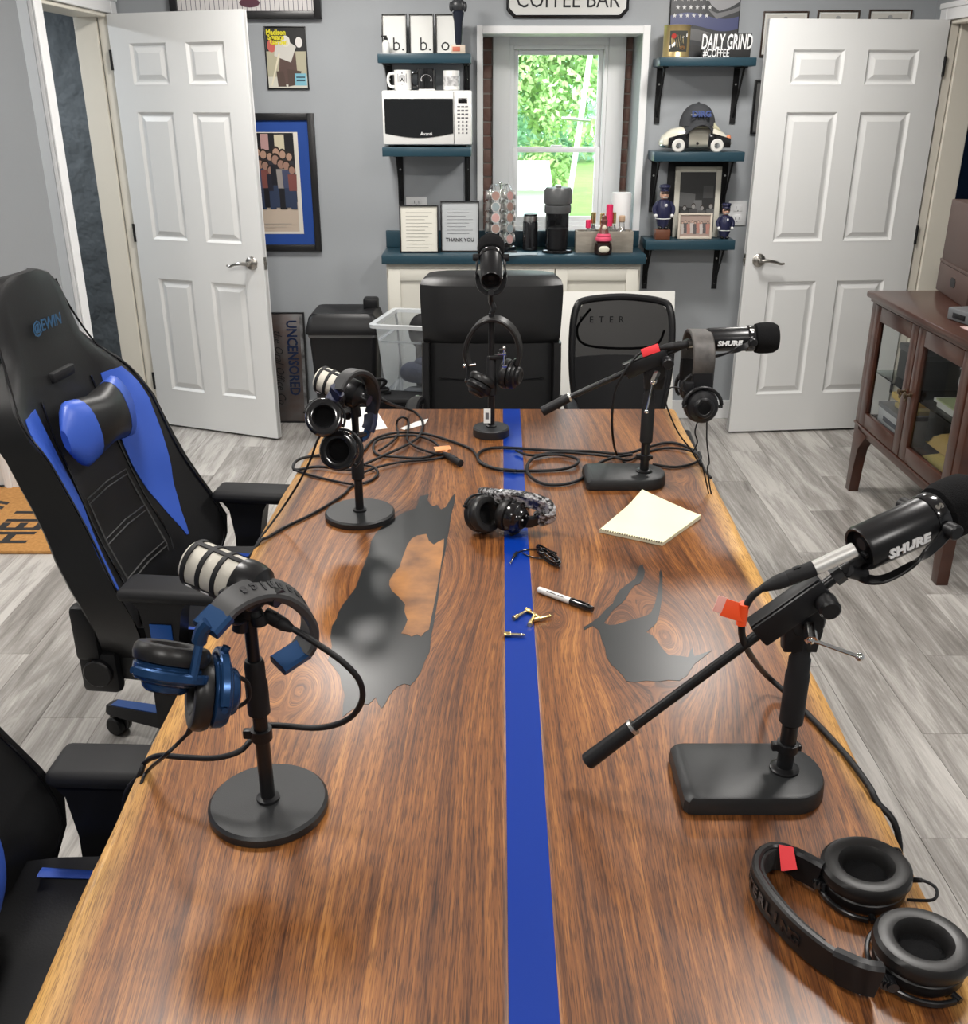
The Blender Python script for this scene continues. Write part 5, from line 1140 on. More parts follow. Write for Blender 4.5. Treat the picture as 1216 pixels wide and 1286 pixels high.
in_tote('plastic_bag', 'crumpled pale plastic bag at the right in the tote', 'bag', .118, -.07, .008, lambda q: (q.ball((0, 0, .09), (.036, .055, .085), p=.8), q.ball((-.01, .0, .16), (.03, .04, .04))), mat('pale_bag', (.45, .45, .42), .4, bump=(30, .9, .02)))
in_tote('round_speaker', 'black round dome sticking up above the tote rim', 'speaker', -.04, .085, .010, lambda q: (q.ball((0, 0, .225), (.075, .045, .09)), q.cyl((0, 0, 0), (0, 0, .18), .04)), MATTE)
for k in range(5):
    in_tote('white_folder', 'white folder filed upright at the tote rear, number %s from the front' % ('one', 'two', 'three', 'four', 'five')[k], 'folder', .095, .04 + k * .022, .02, lambda q: q.box((.02, .02, .15), (.13, .003, .27 + .01 * (k % 3))), mat('folder_white_%d' % k, (.66 - .1 * (k % 2), .67 - .1 * (k % 2), .68 - .1 * (k % 2)), .6))
b = B(); b.tube([(-.52, 4.50, .392), (-.56, 4.52, .43), (-.50, 4.46, .47), (-.46, 4.52, .44), (-.50, 4.54, .395), (-.44, 4.50, .392)], .007, 8); b.tube([(-.51, 4.52, .392), (-.45, 4.49, .41), (-.47, 4.56, .40), (-.53, 4.57, .391)], .006, 8)
solo('power_cable', b, RUBBER, 'tangled black cord lying on the low black box', 'cable')
# leaning metal sign
t = thing('metal_sign', 'dark rusty metal sign with sideways blue UNCENSORED lettering beside the left door', 'sign', (-1.115, 5.285, 0.0)); t.rotation_euler = (R(-4), 0, 0)
SIGNM = mat('rusty_metal', (.16, .165, .17), .4, metal=.6, noise=(7, .22, (.10, .055, .04), ONE))
q = B(); q.bx(-.155, .135, -.008, 0, .003, .60, .001); part('plate', q, SIGNM, t)
q = B(); q.bx(.118, .134, -.0095, -.0082, .01, .59); part('light_edge', q, mat('worn_light_metal', (.45, .46, .47), .35, metal=.5, noise=(18, .2, (.08, .08, .08), ONE)), t)
q = B()
for s in ((-.162, -.152, 0, .608), (.135, .145, 0, .608), (-.152, .135, 0, .008), (-.152, .135, .60, .608)): q.bx(s[0], s[1], -.011, .002, s[2], s[3])
part('frame', q, FRAMEB, t)
M = WALLM((.07, -.0095, .36)) @ Mx.Rotation(R(-90), 4, 'Z')
lettering('block_letters', 'UNCENSORED', .078, M, mat('sign_blue', (.006, .018, .06), .35), t, .002, sx=.80)
lettering('script_letters', 'the Oral Office Co', .062, WALLM((-.005, -.0095, .31)) @ Mx.Rotation(R(-90), 4, 'Z'), DARKINK, t, 0, shear=.35, sx=.85)
# white board leaning on the counter cabinet
t = thing('foam_board', 'white printed foam board leaning behind the two far chairs', 'board', (0.545, 4.80, 0)); t.rotation_euler = (R(-13), 0, R(2))
q = B(); q.bx(-.42, .42, 0, .006, 0.002, .80, .001); part('board', q, mat('foam_board_white', (.72, .71, .67), .5), t)
for s_, x_, z_ in (('E', -.215, .655), ('D', -.175, .655), ('P', -.05, .66), ('E', 0.0, .66), ('T', .05, .66), ('E', .10, .66), ('R', .15, .66)):
    lettering('print', s_, .045, WALLM((x_, -.0006, z_)), GREYINK, t)

# ------------------------------------------------------------------ door mat
t = thing('door_mat', 'tan coir door mat with black printed words at the left edge', 'mat', (-2.31, 3.905, 0))
COIR = mat('coir', (.42, .19, .05), .95, noise=(60, .3, (.62, .32, .10), ONE), bump=(220, .9, .006))
q = B(); q.bx(-.62, .62, -.355, .35, 0.0, .016, .005); part('pile', q, COIR, t)
FL = lambda x, y, r_: Mx.Translation((x, y, .0165)) @ Mx.Rotation(R(r_), 4, 'Z')
lettering('block_letters', 'HELLO', .25, FL(.38, -.02, 90), DARKINK, t, .006, sx=.72)
lettering('script_letters', 'well', .24, FL(.13, -.03, 90), DARKINK, t, .003, shear=.35)

# ------------------------------------------------------------------ display cabinet
MAHOG = mat('mahogany', (.034, .0105, .0060), .30, coat=.25, spec=.4, noise=(5, .3, (.070, .022, .0115), (3, .35, 3)))
cab = thing('display_cabinet', 'dark mahogany cabinet with two glass doors by the right wall', 'cabinet', (1.87, 3.78, 0))
cx0, cx1, cy0, cy1 = -.19, .25, -.50, .50
q = B(); q.bx(cx0 - .025, cx1 + .005, cy0 - .025, cy1 + .025, .878, .905, .008); q.bx(cx0 - .008, cx1, cy0 - .008, cy1 + .008, .862, .879, .003); part('top', q, MAHOG, cab)
for ys in (-1, 1):
    for xf in (True, False):
        q = B(); y_ = ys * .50; w0, w1 = .045, .075
        pl = [(y_, 0), (y_ - ys * w0, 0), (y_ - ys * (w0 + .012), .12), (y_ - ys * w1, .22), (y_ - ys * .14, .285), (y_ - ys * .14, .30), (y_ - ys * .045, .30), (y_ - ys * .045, .862), (y_, .862)]
        x0 = cx0 if xf else cx1 - .045
        q.prism(pl, x0, x0 + .045, Mx(((0, 0, 1, 0), (1, 0, 0, 0), (0, 1, 0, 0), (0, 0, 0, 1))), .002); part('leg', q, MAHOG, cab)
q = B(); q.bx(cx0 + .002, cx0 + .03, cy0 + .045, cy1 - .045, .285, .325, .003); part('bottom_rail', q, MAHOG, cab)
q = B(); q.bx(cx0 - .006, cx0 + .04, cy0 - .004, cy1 + .004, .318, .328, .003); part('ledge', q, MAHOG, cab)
q = B(); q.bx(cx0 + .03, cx1, cy0 + .02, cy1 - .02, .30, .325); part('floor_board', q, MAHOG, cab)
q = B(); q.bx(cx1 - .012, cx1, cy0 + .045, cy1 - .045, .30, .862); part('back_board', q, mat('cabinet_back_grey', (.24, .24, .24), .6), cab)
for ys in (-1, 1):
    q = B(); q.bx(cx0 + .045, cx1 - .045, ys * .485, ys * .475, .31, .36); q.bx(cx0 + .045, cx1 - .045, ys * .485, ys * .475, .81, .862); part('side_frame', q, MAHOG, cab)
    q = B(); q.quad((cx0 + .04, ys * .48, .355), (cx1 - .04, ys * .48, .355), (cx1 - .04, ys * .48, .815), (cx0 + .04, ys * .48, .815)); part('side_glass', q, GLASS, cab)
    y0, y1 = (.003, .452) if ys > 0 else (-.452, -.003)
    q = B(); wd = .062
    for s in ((y0, y0 + wd, .331, .859), (y1 - wd, y1, .331, .859), (y0 + wd, y1 - wd, .331, .331 + wd), (y0 + wd, y1 - wd, .859 - wd, .859)): q.bx(cx0 - .004, cx0 + .018, s[0], s[1], s[2], s[3], .003)
    d = part('door', q, MAHOG, cab)
    q = B(); q.quad((cx0 + .010, y0 + wd - .004, .389), (cx0 + .010, y1 - wd + .004, .389), (cx0 + .010, y1 - wd + .004, .801), (cx0 + .010, y0 + wd - .004, .801)); part('glass', q, GLASS, d)
    yk = .028 * ys
    q = B(); q.lathe([(.011, 0), (.011, .003), (.005, .005), (.005, .018), (.012, .022), (.012, .028), (.002, .032)], zframe((cx0 - .004, yk, .595), (-1, 0, 0)), 16); q.tube([(cx0 - .022, yk + .012, .59), (cx0 - .024, yk, .57), (cx0 - .022, yk - .012, .59)], .003, 6, 6); part('knob', q, mat('antique_brass_%d' % ys, (.16, .12, .08), .3, metal=1), d)
q = B(); q.bx(cx0 + .035, cx1 - .02, cy0 + .05, cy1 - .05, .565, .571); part('shelf', q, pane_mat('shelf_glass', (.78, .84, .82)), cab, 'glass shelf')
def cabx(nm, lab, cat, fn, m, grp=None, parts=()):
    q = B(); fn(q); o = solo(nm, q, m, lab, cat, grp); o.location = (1.87, 3.78, 0)
    for n_, f_, m_ in parts: q = B(); f_(q); part(n_, q, m_, o)
    return o
GB = mat('label_box_white', (.72, .74, .77), .5)
cabx('label_box', 'white grey printed carton behind the far glass door', 'box', lambda q: q.bx(-.15, .10, .13, .36, .326, .455, .002), GB, None,
     [('lid_edge', lambda q: q.bx(-.154, .104, .126, .364, .438, .458, .002), mat('box_grey_edge', (.22, .23, .25), .5)), ('print', lambda q: (q.bx(-.1512, -.1502, .16, .20, .345, .375), q.bx(-.1512, -.1502, .25, .29, .345, .375), q.bx(-.1512, -.1502, .15, .30, .39, .41)), mat('box_print', (.12, .14, .18), .5))])
YENV = mat('yellow_envelope', (.82, .58, .18), .6)
cabx('yellow_packet', 'yellow packet lying lower on the carton behind the far glass door', 'packet', lambda q: q.bx(-.12, .06, .14, .28, .4585, .478, .004), mat('pale_yellow_packet', (.62, .50, .22), .6), 'yellow packets on the carton')
cabx('yellow_packet', 'yellow packet lying uppermost on the carton behind the far glass door', 'packet', lambda q: q.bx(-.11, .07, .18, .35, .4785, .505, .004), YENV, 'yellow packets on the carton')
cabx('grey_box', 'dark grey box on the glass shelf behind the far door', 'box', lambda q: q.bx(-.10, .12, .12, .36, .572, .70, .004), mat('dark_grey_box', (.07, .072, .075), .5), None, [('lit_box_top', lambda q: q.bx(-.104, .124, .116, .364, .69, .715, .003), mat('lit_top_grey', (.17, .175, .18), .5))])  # paler upper part: light on the box's top face put into its colour
YC = mat('yellow_cloth', (.85, .70, .22), .9, bump=(25, .8, .02))
def cloth(x0, x1, y0, y1, z, h, sd):
    def f(q):
        r_ = random.Random(sd); k = [r_.uniform(0, 6) for _ in range(4)]
        q.grid(lambda u, v: (x0 + (x1 - x0) * u, y0 + (y1 - y0) * v, z + .004 + h * (math.sin(math.pi * min(1, max(0, u))) ** .35 * math.sin(math.pi * v) ** .35) * (.75 + .25 * math.sin(9 * v + 5 * u + k[0]) * math.cos(7 * u + k[1]))), 14, 18)
        q.grid(lambda u, v: (x0 + (x1 - x0) * u, y0 + (y1 - y0) * v, z + .003), 2, 2)
    return f
cabx('yellow_cloth', 'yellow folded cloth at the bottom behind the near glass door', 'cloth', cloth(-.165, .12, -.43, -.03, .325, .085, 1), YC, 'yellow cloths in the cabinet')
cabx('yellow_cloth', 'tan yellow cloth lying uppermost behind the near glass door', 'cloth', cloth(-.12, .16, -.41, -.06, .412, .085, 2), mat('tan_cloth', (.72, .50, .18), .9, bump=(25, .8, .02)), 'yellow cloths in the cabinet')
cabx('paper_stack', 'stack of white papers with pale green sheet on the glass shelf, near door', 'paper', lambda q: (q.bx(-.12, .10, -.40, -.10, .572, .592), q.bx(-.13, .08, -.37, -.09, .5925, .605)), PAPER, None, [('green_sheet', lambda q: q.bx(-.135, .05, -.33, -.12, .6052, .611), mat('green_sheet', (.55, .62, .35), .7))])
cabx('clear_bag', 'crumpled clear plastic bag lying on the papers behind the near glass door', 'bag', lambda q: (q.ball((0, -.22, .68), (.09, .12, .065), p=.8), q.ball((-.04, -.30, .70), (.05, .07, .05)), q.ball((.0, -.14, .69), (.06, .06, .055))), mat('clear_bag', (.78, .81, .82), .2, bump=(22, 1.0, .03), alpha=.85))
cabx('dark_binder', 'dark grey binder lying at the bottom between the two cabinet doors', 'binder', lambda q: q.bx(-.05, .15, -.05, .10, .326, .50, .004), mat('binder_grey', (.06, .062, .066), .5))
# boxes on the cabinet
BROWN = mat('brown_carton', (.075, .044, .036), .55)
t = thing('storage_box', 'low brown box with a black hand hole under the larger box on the cabinet', 'box', (1.905, 4.12, .9055), R(-9))
q = B(); q.bx(.025, .19, -.225, .225, 0, .118, .003); part('carton', q, BROWN, t)
q = B(); q.prism([(-.025, -.010), (-.015, -.018), (.03, -.018), (.042, -.008), (.042, .008), (.03, .018), (-.015, .018), (-.025, .010)], 0, .002, frame((.025, .0, .065), (0, -1, 0), z=(-1, 0, 0))); part('hand_hole', q, DARKINK, t)
t = thing('storage_box', 'tall plain brown box stacked uppermost on the cabinet', 'box', (1.905, 4.06, 1.0245), R(-9))
q = B(); q.bx(.02, .20, -.40, .285, 0, .255, .003); part('carton', q, BROWN, t)
q = B(); q.bx(.015, .205, -.405, .29, -.0, .012, .002); part('lower_lip', q, BROWN, t)
t = thing('grey_case', 'small grey plastic case at the right edge on the cabinet top', 'case', (1.80, 3.66, .9055), R(10))
q = B(); q.bx(-.05, .06, -.09, .06, 0, .045, .006); part('case', q, mat('case_grey', (.13, .135, .14), .4), t)
q = B(); q.bx(-.055, -.05, -.05, .02, .012, .03, .001); part('latch', q, BLACK, t)
b = B(); b.box((1.775, 3.50, .9065), (.10, .12, .0015)); solo('pink_card', b, mat('pink_card', (.6, .42, .40), .6), 'pinkish card lying on the cabinet top at the right edge', 'card')
# ------------------------------------------------------------------ builders for the recording gear
BLK2 = mat('satin_black_metal', (0.011, 0.011, 0.012), 0.30, metal=0.3)
WSLV = mat('silver_mesh', (0.56, 0.53, 0.46), 0.42, metal=0.25, bump=(1500, .9, .001))
def placed(name, lab, cat, M, grp=None):
    t = thing(name, lab, cat, group=grp); t.matrix_world = M; return t
def hexbolt(q, c, ax, r, h): q.lathe([(r, 0), (r, h)], zframe(c, ax), 6)

def broadcast_mic(lab, rear, d, roll=(0, 0, 1), s=1.0, cam_side=-1, yoke=True, word='SHURE'):
    """end-address microphone with foam windscreen and U yoke; origin at its rear end, +z to the front"""
    t = placed('microphone', lab, 'microphone', zframe(rear, d, roll) @ Mx.Scale(s, 4))
    q = B(); q.lathe([(.020, .012), (.0245, .010), (.0255, .001), (.0285, 0), (.0305, .004), (.0315, .095), (.0315, .1005)], n=36); part('body', q, BLK2, t)
    q = B(); q.lathe([(.0245, .011), (.001, .011)], n=24); q.cyl((0, .006, .011), (0, .006, .004), .009, n=14); q.box((0, -.012, .008), (.012, .006, .006), .001); part('rear_socket', q, MATTE, t)
    q = B(); q.lathe([(.0325, .101), (.0335, .103), (.0335, .118), (.0325, .120)], n=36); part('collar', q, GLOSSB, t)
    q = B(); q.lathe([(.030, .1205), (.0365, .124), (.0395, .135), (.0400, .155), (.0385, .170), (.033, .180), (.018, .184), (.001, .1845)], n=36); part('windscreen', q, FOAM, t)
    Mt = frame((cam_side * .0316, -.004, .052), (0, 0, 1), z=(cam_side, 0, 0))
    if cam_side > 0: Mt = frame((.0316, -.004, .052), (0, 0, 1), z=(1, 0, 0))
    lettering('logo', word, .0165, Mt, WHITEINK, t, .0008, ext=.0012, sx=1.25, shear=.12)
    lettering('emblem', 'S', .014, frame((cam_side * .021, .0265, .110), (0, 0, 1), z=(cam_side * .62, .78, 0)) @ Mx.Rotation(R(90), 4, 'Z'), NICKEL, t, .0008, ext=.0006)
    if yoke:
        q = B(); q.tube([(-.0385, 0, .108), (-.0405, -.012, .085), (-.0395, -.026, .048), (-.030, -.037, .014), (-.012, -.041, .0), (.012, -.041, .0), (.030, -.037, .014), (.0395, -.026, .048), (.0405, -.012, .085), (.0385, 0, .108)], 0, 8, 6, flat=(.0075, .0022), up=(0, .3, 1)); part('yoke', q, BLK2, t)
        for sx in (-1, 1): q = B(); q.cyl((sx * .034, 0, .108), (sx * .053, 0, .108), .0105, n=18, e=.002); part('yoke_knob', q, BLACK, t)
        q = B(); q.cyl((0, -.042, .004), (0, -.024, -.020), .0095, n=16, e=.001); part('thread_mount', q, BLACK, t)
    return t

def podcast_mic(lab, front, d, roll=(0, 0, 1)):
    """short dynamic microphone: silver mesh in a black ribbed cage; origin at the mesh front, +z to the rear"""
    t = placed('microphone', lab, 'microphone', zframe(front, d, roll))
    q = B(); q.lathe([(.001, 0), (.018, .001), (.027, .005), (.0305, .011), (.0305, .084), (.028, .088)], n=36); part('mesh_basket', q, WSLV, t, 'pale silver wire mesh')
    for z in (.0135, .037, .060): q = B(); q.lathe([(.0308, z - .0035), (.0322, z - .003), (.0322, z + .003), (.0308, z + .0035)], n=36); part('cage_ring', q, MATTE, t)
    for k in range(3):
        a = R(120 * k + 218); c = V((math.cos(a), math.sin(a), 0)) * .0312
        q = B(); q.box((0, 0, .047), (.0022, .0075, .072), .0008, M=Mx.Translation(c) @ Mx.Rotation(a, 4, 'Z')); part('cage_bar', q, MATTE, t)
        if k == 0:
            q = B(); q.box((.0014, 0, .022), (.0006, .0045, .010), 0, M=Mx.Translation(c) @ Mx.Rotation(a, 4, 'Z')); q.box((.0014, 0, .048), (.0006, .0045, .012), 0, M=Mx.Translation(c) @ Mx.Rotation(a, 4, 'Z')); part('white_mark', q, WHITEINK, t)
    q = B(); q.lathe([(.0322, .082), (.0328, .085), (.0325, .100), (.029, .112), (.016, .120), (.012, .128), (.012, .140), (.001, .140)], n=36); part('rear_body', q, BLK2, t)
    q = B(); q.tube([(-.0345, 0, .09), (-.0375, -.016, .09), (-.030, -.040, .09), (0, -.050, .09), (.030, -.040, .09), (.0375, -.016, .09), (.0345, 0, .09)], 0, 8, 5, flat=(.0085, .0025), up=(0, 0, 1)); part('yoke', q, BLK2, t)
    for sx in (-1, 1): q = B(); q.cyl((sx * .032, 0, .09), (sx * .046, 0, .09), .0095, n=18, e=.002); part('yoke_knob', q, BLACK, t)
    q = B(); q.cyl((0, -.048, .09), (0, -.066, .09), .0105, n=16); part('thread_mount', q, BLACK, t)
    return t

def cup(t, M, r, shell, pad=PADL, sx=1.0, mark=None, names=('ear_cup', 'ear_pad')):
    """ear cup whose pad faces +z of M"""
    D = Mx.Diagonal((sx, 1, 1, 1))
    q = B(); q.lathe([(.001, -.034), (r * .55, -.034), (r * .62, -.031), (r * .66, -.026), (r * .88, -.022), (r * .96, -.016), (r * .97, -.004), (r * .90, -.001)], M @ D, 32); c = part(names[0], q, shell, t)
    q = B(); q.lathe([(r * .86, -.001), (r * 1.0, .001), (r * 1.05, .008), (r * 1.03, .017), (r * .95, .0215), (r * .80, .0230), (r * .64, .0215), (r * .54, .015), (r * .51, .001), (r * .001, .0005)], M @ D, 36); part(names[1], q, pad, t)
    q = B(); q.lathe([(r * .54, .0010), (r * .54, .0018), (r * .001, .0018)], M @ D, 24); part('inner_mesh', q, FOAM, c)
    q = B(); q.lathe([(r * .52, -.0345), (r * .50, -.0355), (r * .40, -.0355), (r * .38, -.0345)], M @ D, 28); part('shell_ring', q, BLK2, c)
    return c
def yoke(t, M, r, to, m, w=.004, thick=.0028):
    """half hoop round the cup (in the cup's plane) plus a stem to the band end"""
    L = M.inverted() @ V(to); a0 = math.atan2(L.y, L.x)
    pts = [M @ V((r * 1.10 * math.cos(a0 + R(k)), r * 1.10 * math.sin(a0 + R(k)), -.012)) for k in range(-84, 85, 14)]
    q = B(); q.tube(pts, 0, 8, 3, flat=(w, thick), up=M.to_3x3() @ V((0, 0, 1))); mid = M @ V((r * 1.10 * math.cos(a0), r * 1.10 * math.sin(a0), -.012))
    if (mid - V(to)).length > .004: q.tube([mid, (mid + V(to)) * .5, V(to)], .0055, 8, 2)
    part('yoke', q, m, t)
    for sg in (-1, 1):
        a = a0 + sg * math.pi / 2; q = B(); q.cyl(M @ V((r * .95 * math.cos(a), r * .95 * math.sin(a), -.012)), M @ V((r * 1.15 * math.cos(a), r * 1.15 * math.sin(a), -.012)), .004, n=10); part('pivot', q, m, t)
def band(t, pts, up, w=.017, th=.0045, m=PADL, name='headband', pad=True, label=None):
    q = B(); q.tube(pts, 0, 8, 8, flat=(w, th), up=up); return part(name, q, m, t, label)
def letters_on(t, s, pts, up, ctr, size, m, a, b_, h=.006, sx=1.0, bold=.0003):
    """letters set one by one along a band's outer face, between fractions a and b_ of its length; ctr is inside the bend"""
    P = spline(pts, 12); n = len(P) - 1
    for i_, ch in enumerate(s):
        u = a + (b_ - a) * (i_ + .5) / len(s); k = max(1, min(n - 1, int(u * n))); p = P[k]; tg = (P[k + 1] - P[k - 1]).normalized() * (1 if b_ > a else -1)
        z = tg.cross(V(up)).normalized()
        if z.dot(p - ctr) < 0: z = -z
        lettering('letter', ch, size, frame(p + z * h, tg, z=z), m, t, bold, ext=.0005, sx=sx)

def disc_base(t, r, h=.016, m=POWDER):
    q = B(); q.lathe([(r * .985, 0), (r, .002), (r, h - .004), (r - .004, h), (.001, h)], n=48); part('base', q, m, t)
def round_stand(lab, x, y, r, h, pole, clip=None, name='microphone_stand'):
    t = thing(name, lab, 'microphone stand', (x, y, TZ + .0006), 0, 'microphone stands on the table'); disc_base(t, r, h)
    q = B(); q.lathe([(.016, h), (.016, h + .004), (.011, h + .006)], n=20); part('collar', q, BLACK, t)
    lo_, mid, top = pole
    q = B(); q.cyl((0, 0, h), (0, 0, mid), .0100, n=20); part('lower_pole', q, BLK2, t)
    q = B(); q.lathe([(.0105, lo_), (.0150, lo_ + .004), (.0150, lo_ + .05), (.0135, lo_ + .055), (.0135, mid), (.0115, mid + .006)], n=22); part('clutch', q, MATTE, t)
    q = B(); q.cyl((0, 0, mid), (0, 0, top), .0085, n=18); part('upper_pole', q, BLK2, t)
    if clip:
        q = B(); q.lathe([(.0105, clip - .008), (.0145, clip - .008), (.0145, clip + .008), (.0105, clip + .008)], n=18); q.box((-.018, 0, clip), (.014, .010, .014), .003); part('cable_clip', q, BLACK, t)
    return t
def boom_stand(lab, x, y, Y, a0, a1, c0, c1, m0, piv, hnd):
    """weighted base with pole, tilt head and short boom; a0..m0 are points of the boom in the stand's plane"""
    O = V((x, y, TZ + .0006)); t = thing('boom_stand', lab, 'microphone stand', O, 0, 'boom stands on the table')
    rr = .056; pl = [(-.155, -.058), (-.150, -.065), (-.140, -.067)] + [(rr * 1.0 * math.cos(R(k)), .067 * math.sin(R(k))) for k in range(-90, 91, 15)] + [(-.140, .067), (-.150, .065), (-.155, .058)]
    def sc(p, k, dx=0): return (p[0] * k + dx, p[1] * k)
    q = B(); q.loft([[(p[0], p[1], z) for p in [sc(p, k) for p in pl]] for z, k in ((0, .985), (.003, 1.0), (.020, .99), (.026, .955), (.028, .90))]); part('base', q, POWDER, t)
    q = B(); q.lathe([(.021, .028), (.021, .031), (.016, .034)], n=24); part('collar', q, BLK2, t)
    P = V(piv) - O
    q = B(); q.cyl((0, 0, .028), (0, 0, P.z - .05), .0115, n=20); part('pole', q, BLK2, t)
    q = B(); q.lathe([(.012, .105), (.0165, .110), (.0165, P.z - .085), (.0150, P.z - .08), (.0150, P.z - .06), (.0125, P.z - .055), (.0125, P.z - .03)], n=22); part('clutch', q, MATTE, t)
    q = B(); q.lathe([(.012, .060), (.0155, .061), (.0155, .074), (.012, .075)], n=18); q.box((-.017, 0, .068), (.012, .012, .012), .002); q.box((.016, 0, .066), (.008, .010, .010), .002); part('cable_clip', q, BLACK, t)
    d = (V(c1) - V(c0)).normalized(); n_ = V((-d.z, 0, d.x)); W = lambda p: V(p) - O
    q = B(); q.prism([(-.022, -.045), (.022, -.045), (.027, -.012), (.020, .022), (-.016, .022), (-.026, -.006)], -.012, .012, frame(P, (1, 0, 0), z=(0, -1, 0)), .003)
    q.cyl(P + V((.004, -.013, .0)), P + V((.004, .016, .0)), .024, n=24, e=.003); part('tilt_head', q, BLACK, t)
    Mb = frame((W(c0) + W(c1)) / 2, d, z=(0, -1, 0)); Lb = (V(c1) - V(c0)).length
    q = B(); q.box((0, 0, 0), (Lb, .036, .032), .004, M=Mb); q.box((0, .0185, 0), (Lb * .98, .004, .024), .001, M=Mb); part('boom_clamp', q, BLACK, t)
    q = B(); q.cyl(W(c1) + V((-.002, -.012, -.016)), W(c1) + V((-.002, -.040, -.018)), .0145, n=20, e=.003); part('clamp_knob', q, BLACK, t)
    q = B(); q.cyl(W(a1), W(m0), .0072, n=16); bm_ = part('boom', q, BLK2, t)
    q = B(); q.cyl(W(a0), W(a1), .0125, .0115, n=20, e=.002); gp = part('grip', q, RUBBER, t)
    q = B(); q.cyl(W(a1) - d * .001, W(a1) + d * .004, .0122, n=20); part('grip_ring', q, STEEL, gp)
    e1 = W(m0) - d * .045; q = B(); q.cyl(e1, e1 + d * .014, .013, n=6); q.cyl(e1 + d * .016, W(m0), .0098, n=16); part('swivel', q, BLACK, t)
    h0, h1 = W(hnd[0]), W(hnd[1])
    q = B(); q.cyl(P + V((.004, -.016, 0)), h0 + V((0, -.003, 0)), .009, n=6); q.ball(h0, .0065); q.cyl(h0, h1, .0028, n=10); q.ball(h1, .0058); part('handle', q, CHROME, t, 'chrome T handle')
    return t
def cable(lab, pts, r=.0035, m=RUBBER, nm='cable', grp='black cables on the table', sub=6, closed=False):
    """pts: ('t', px, py) lies on the table, otherwise a point"""
    P = [pz(p[1], p[2], TZ + r + .0012 + (p[3] if len(p) > 3 else 0)) if p[0] == 't' else V(p) for p in pts]
    b = B(); b.tube(P, r, 8, sub, closed); return solo(nm, b, m, lab, 'cable', grp, sm=60)
def xlr(lab, p0, p1, shell=MATTE, r=.0095, grp=None):
    """cable plug, p0 at its socket end"""
    L = (V(p1) - V(p0)).length; t = placed('cable_plug', lab, 'plug', zframe(p0, V(p1) - V(p0)), grp)
    q = B(); q.lathe([(r * .75, 0), (r, .001), (r, L * .5), (r * .93, L * .52), (r * .97, L * .54), (r * .93, L * .7), (r * .55, L * .96), (r * .42, L)], n=22); part('shell', q, shell, t)
    q = B(); q.box((0, r, L * .3), (r * .6, .002, L * .14), .0006); part('latch', q, BLACK, t)
    return t
YN, YF, YR, YRF = 1.121, 2.175, 1.179, 2.448

# ------------------------------------------------------------------ left near: stand, microphone, blue headphones
Pn = pz(337, 1003, TZ + .0165); xN, yN = Pn.x, Pn.y
round_stand('tall black mic stand on a round base, nearest at the left of the table', xN, yN, .0825, .016, (.155, .235, .325), .125)
fr_ = py_(238, 703, 1.150); rr_ = py_(325, 741, 1.105)
podcast_mic('silver mesh podcast microphone on the left nearest stand', fr_, rr_ - fr_, (0.25, 0, 1))
q0 = V(fr_) + (rr_ - fr_).normalized() * .09
st = [o for o in bpy.data.objects if o.name == 'microphone_stand'][0]
b = B(); b.tube([V((0, 0, .318)), V((.0, .0, .332)), q0 - st.location + V((.012, .0, -.055)), q0 - st.location + V((.010, 0, -.044))], .0105, 12, 4); b.box((-.004, 0, .318), (.036, .026, .03), .005); part('swivel', b, BLACK, st)
t = thing('headphones', 'blue and black headphones hanging over the left nearest microphone', 'headphones', (xN, yN, 1.08))
O = t.location; L_ = lambda p: V(p) - O
bp_ = [L_(py_(px, py, 1.035 + (px - 272) * .00095)) for px, py in ((276, 772), (289, 758), (308, 746), (332, 740), (356, 744), (376, 758), (388, 778), (388, 800), (378, 817))]
upn = V((-.50, .78, .36))
band(t, bp_, upn, .0185, .0065, mat('band_rubber_grey', (.036, .036, .037), .5))
ctr = sum(bp_, V()) / len(bp_)
letters_on(t, 'technics', bp_, upn, ctr, .020, DARKINK, .66, .22, .0071, bold=.0010)
for e0, e1, w_ in ((bp_[0], L_(py_(258, 791, 1.02)), .0195), (bp_[-1], L_(py_(349, 836, 1.11)), .0165)):
    b = B(); b.tube([e0 + (e0 - e1) * .12, (e0 + e1) / 2, e1], 0, 8, 3, flat=(w_, .0075), up=upn); part('slider', b, NAVYM, t, 'metallic blue slider')
c1 = L_(py_(214, 832, 1.03)); c2 = L_(py_(262, 868, 1.045))
M1 = zframe(c1, (.18, .45, .85), (1, 0, 0)); M2 = zframe(c2, (-.86, -.34, .22), (0, 0, 1))
cup(t, M1, .044, NAVYM); cup(t, M2, .047, NAVYM)
yoke(t, M1, .044, L_(py_(252, 800, 1.02)), NAVYM, .006, .004); yoke(t, M2, .047, L_(py_(285, 812, 1.06)), NAVYM, .006, .004)
b = B(); b.tube([L_(py_(262, 782, 1.02)), L_(py_(254, 792, 1.018)), L_(py_(250, 806, 1.018))], .009, 10, 4); part('hinge', b, NAVYM, t)
b = B(); b.tube([L_(py_(296, 848, 1.06)), L_(py_(311, 858, 1.07)), L_(py_(312, 878, 1.07)), L_(py_(290, 892, 1.06)), L_(py_(275, 893, 1.05))], .0028, 8, 6); part('wire', b, RUBBER, t)
b = B(); b.cyl(L_(py_(246, 905, 1.04)), L_(py_(236, 921, 1.05)), .0055, .0035, n=10); part('strain_relief', b, RUBBER, t)
cable('thin headphone cable running off the table edge below the blue headphones', [py_(237, 920, 1.05), py_(222, 935, 1.05), py_(205, 951, 1.05), pz(186, 968, .765), pz(176, 988, .745), (-.545, 1.13, .62), (-.56, 1.10, .35)], .0026)
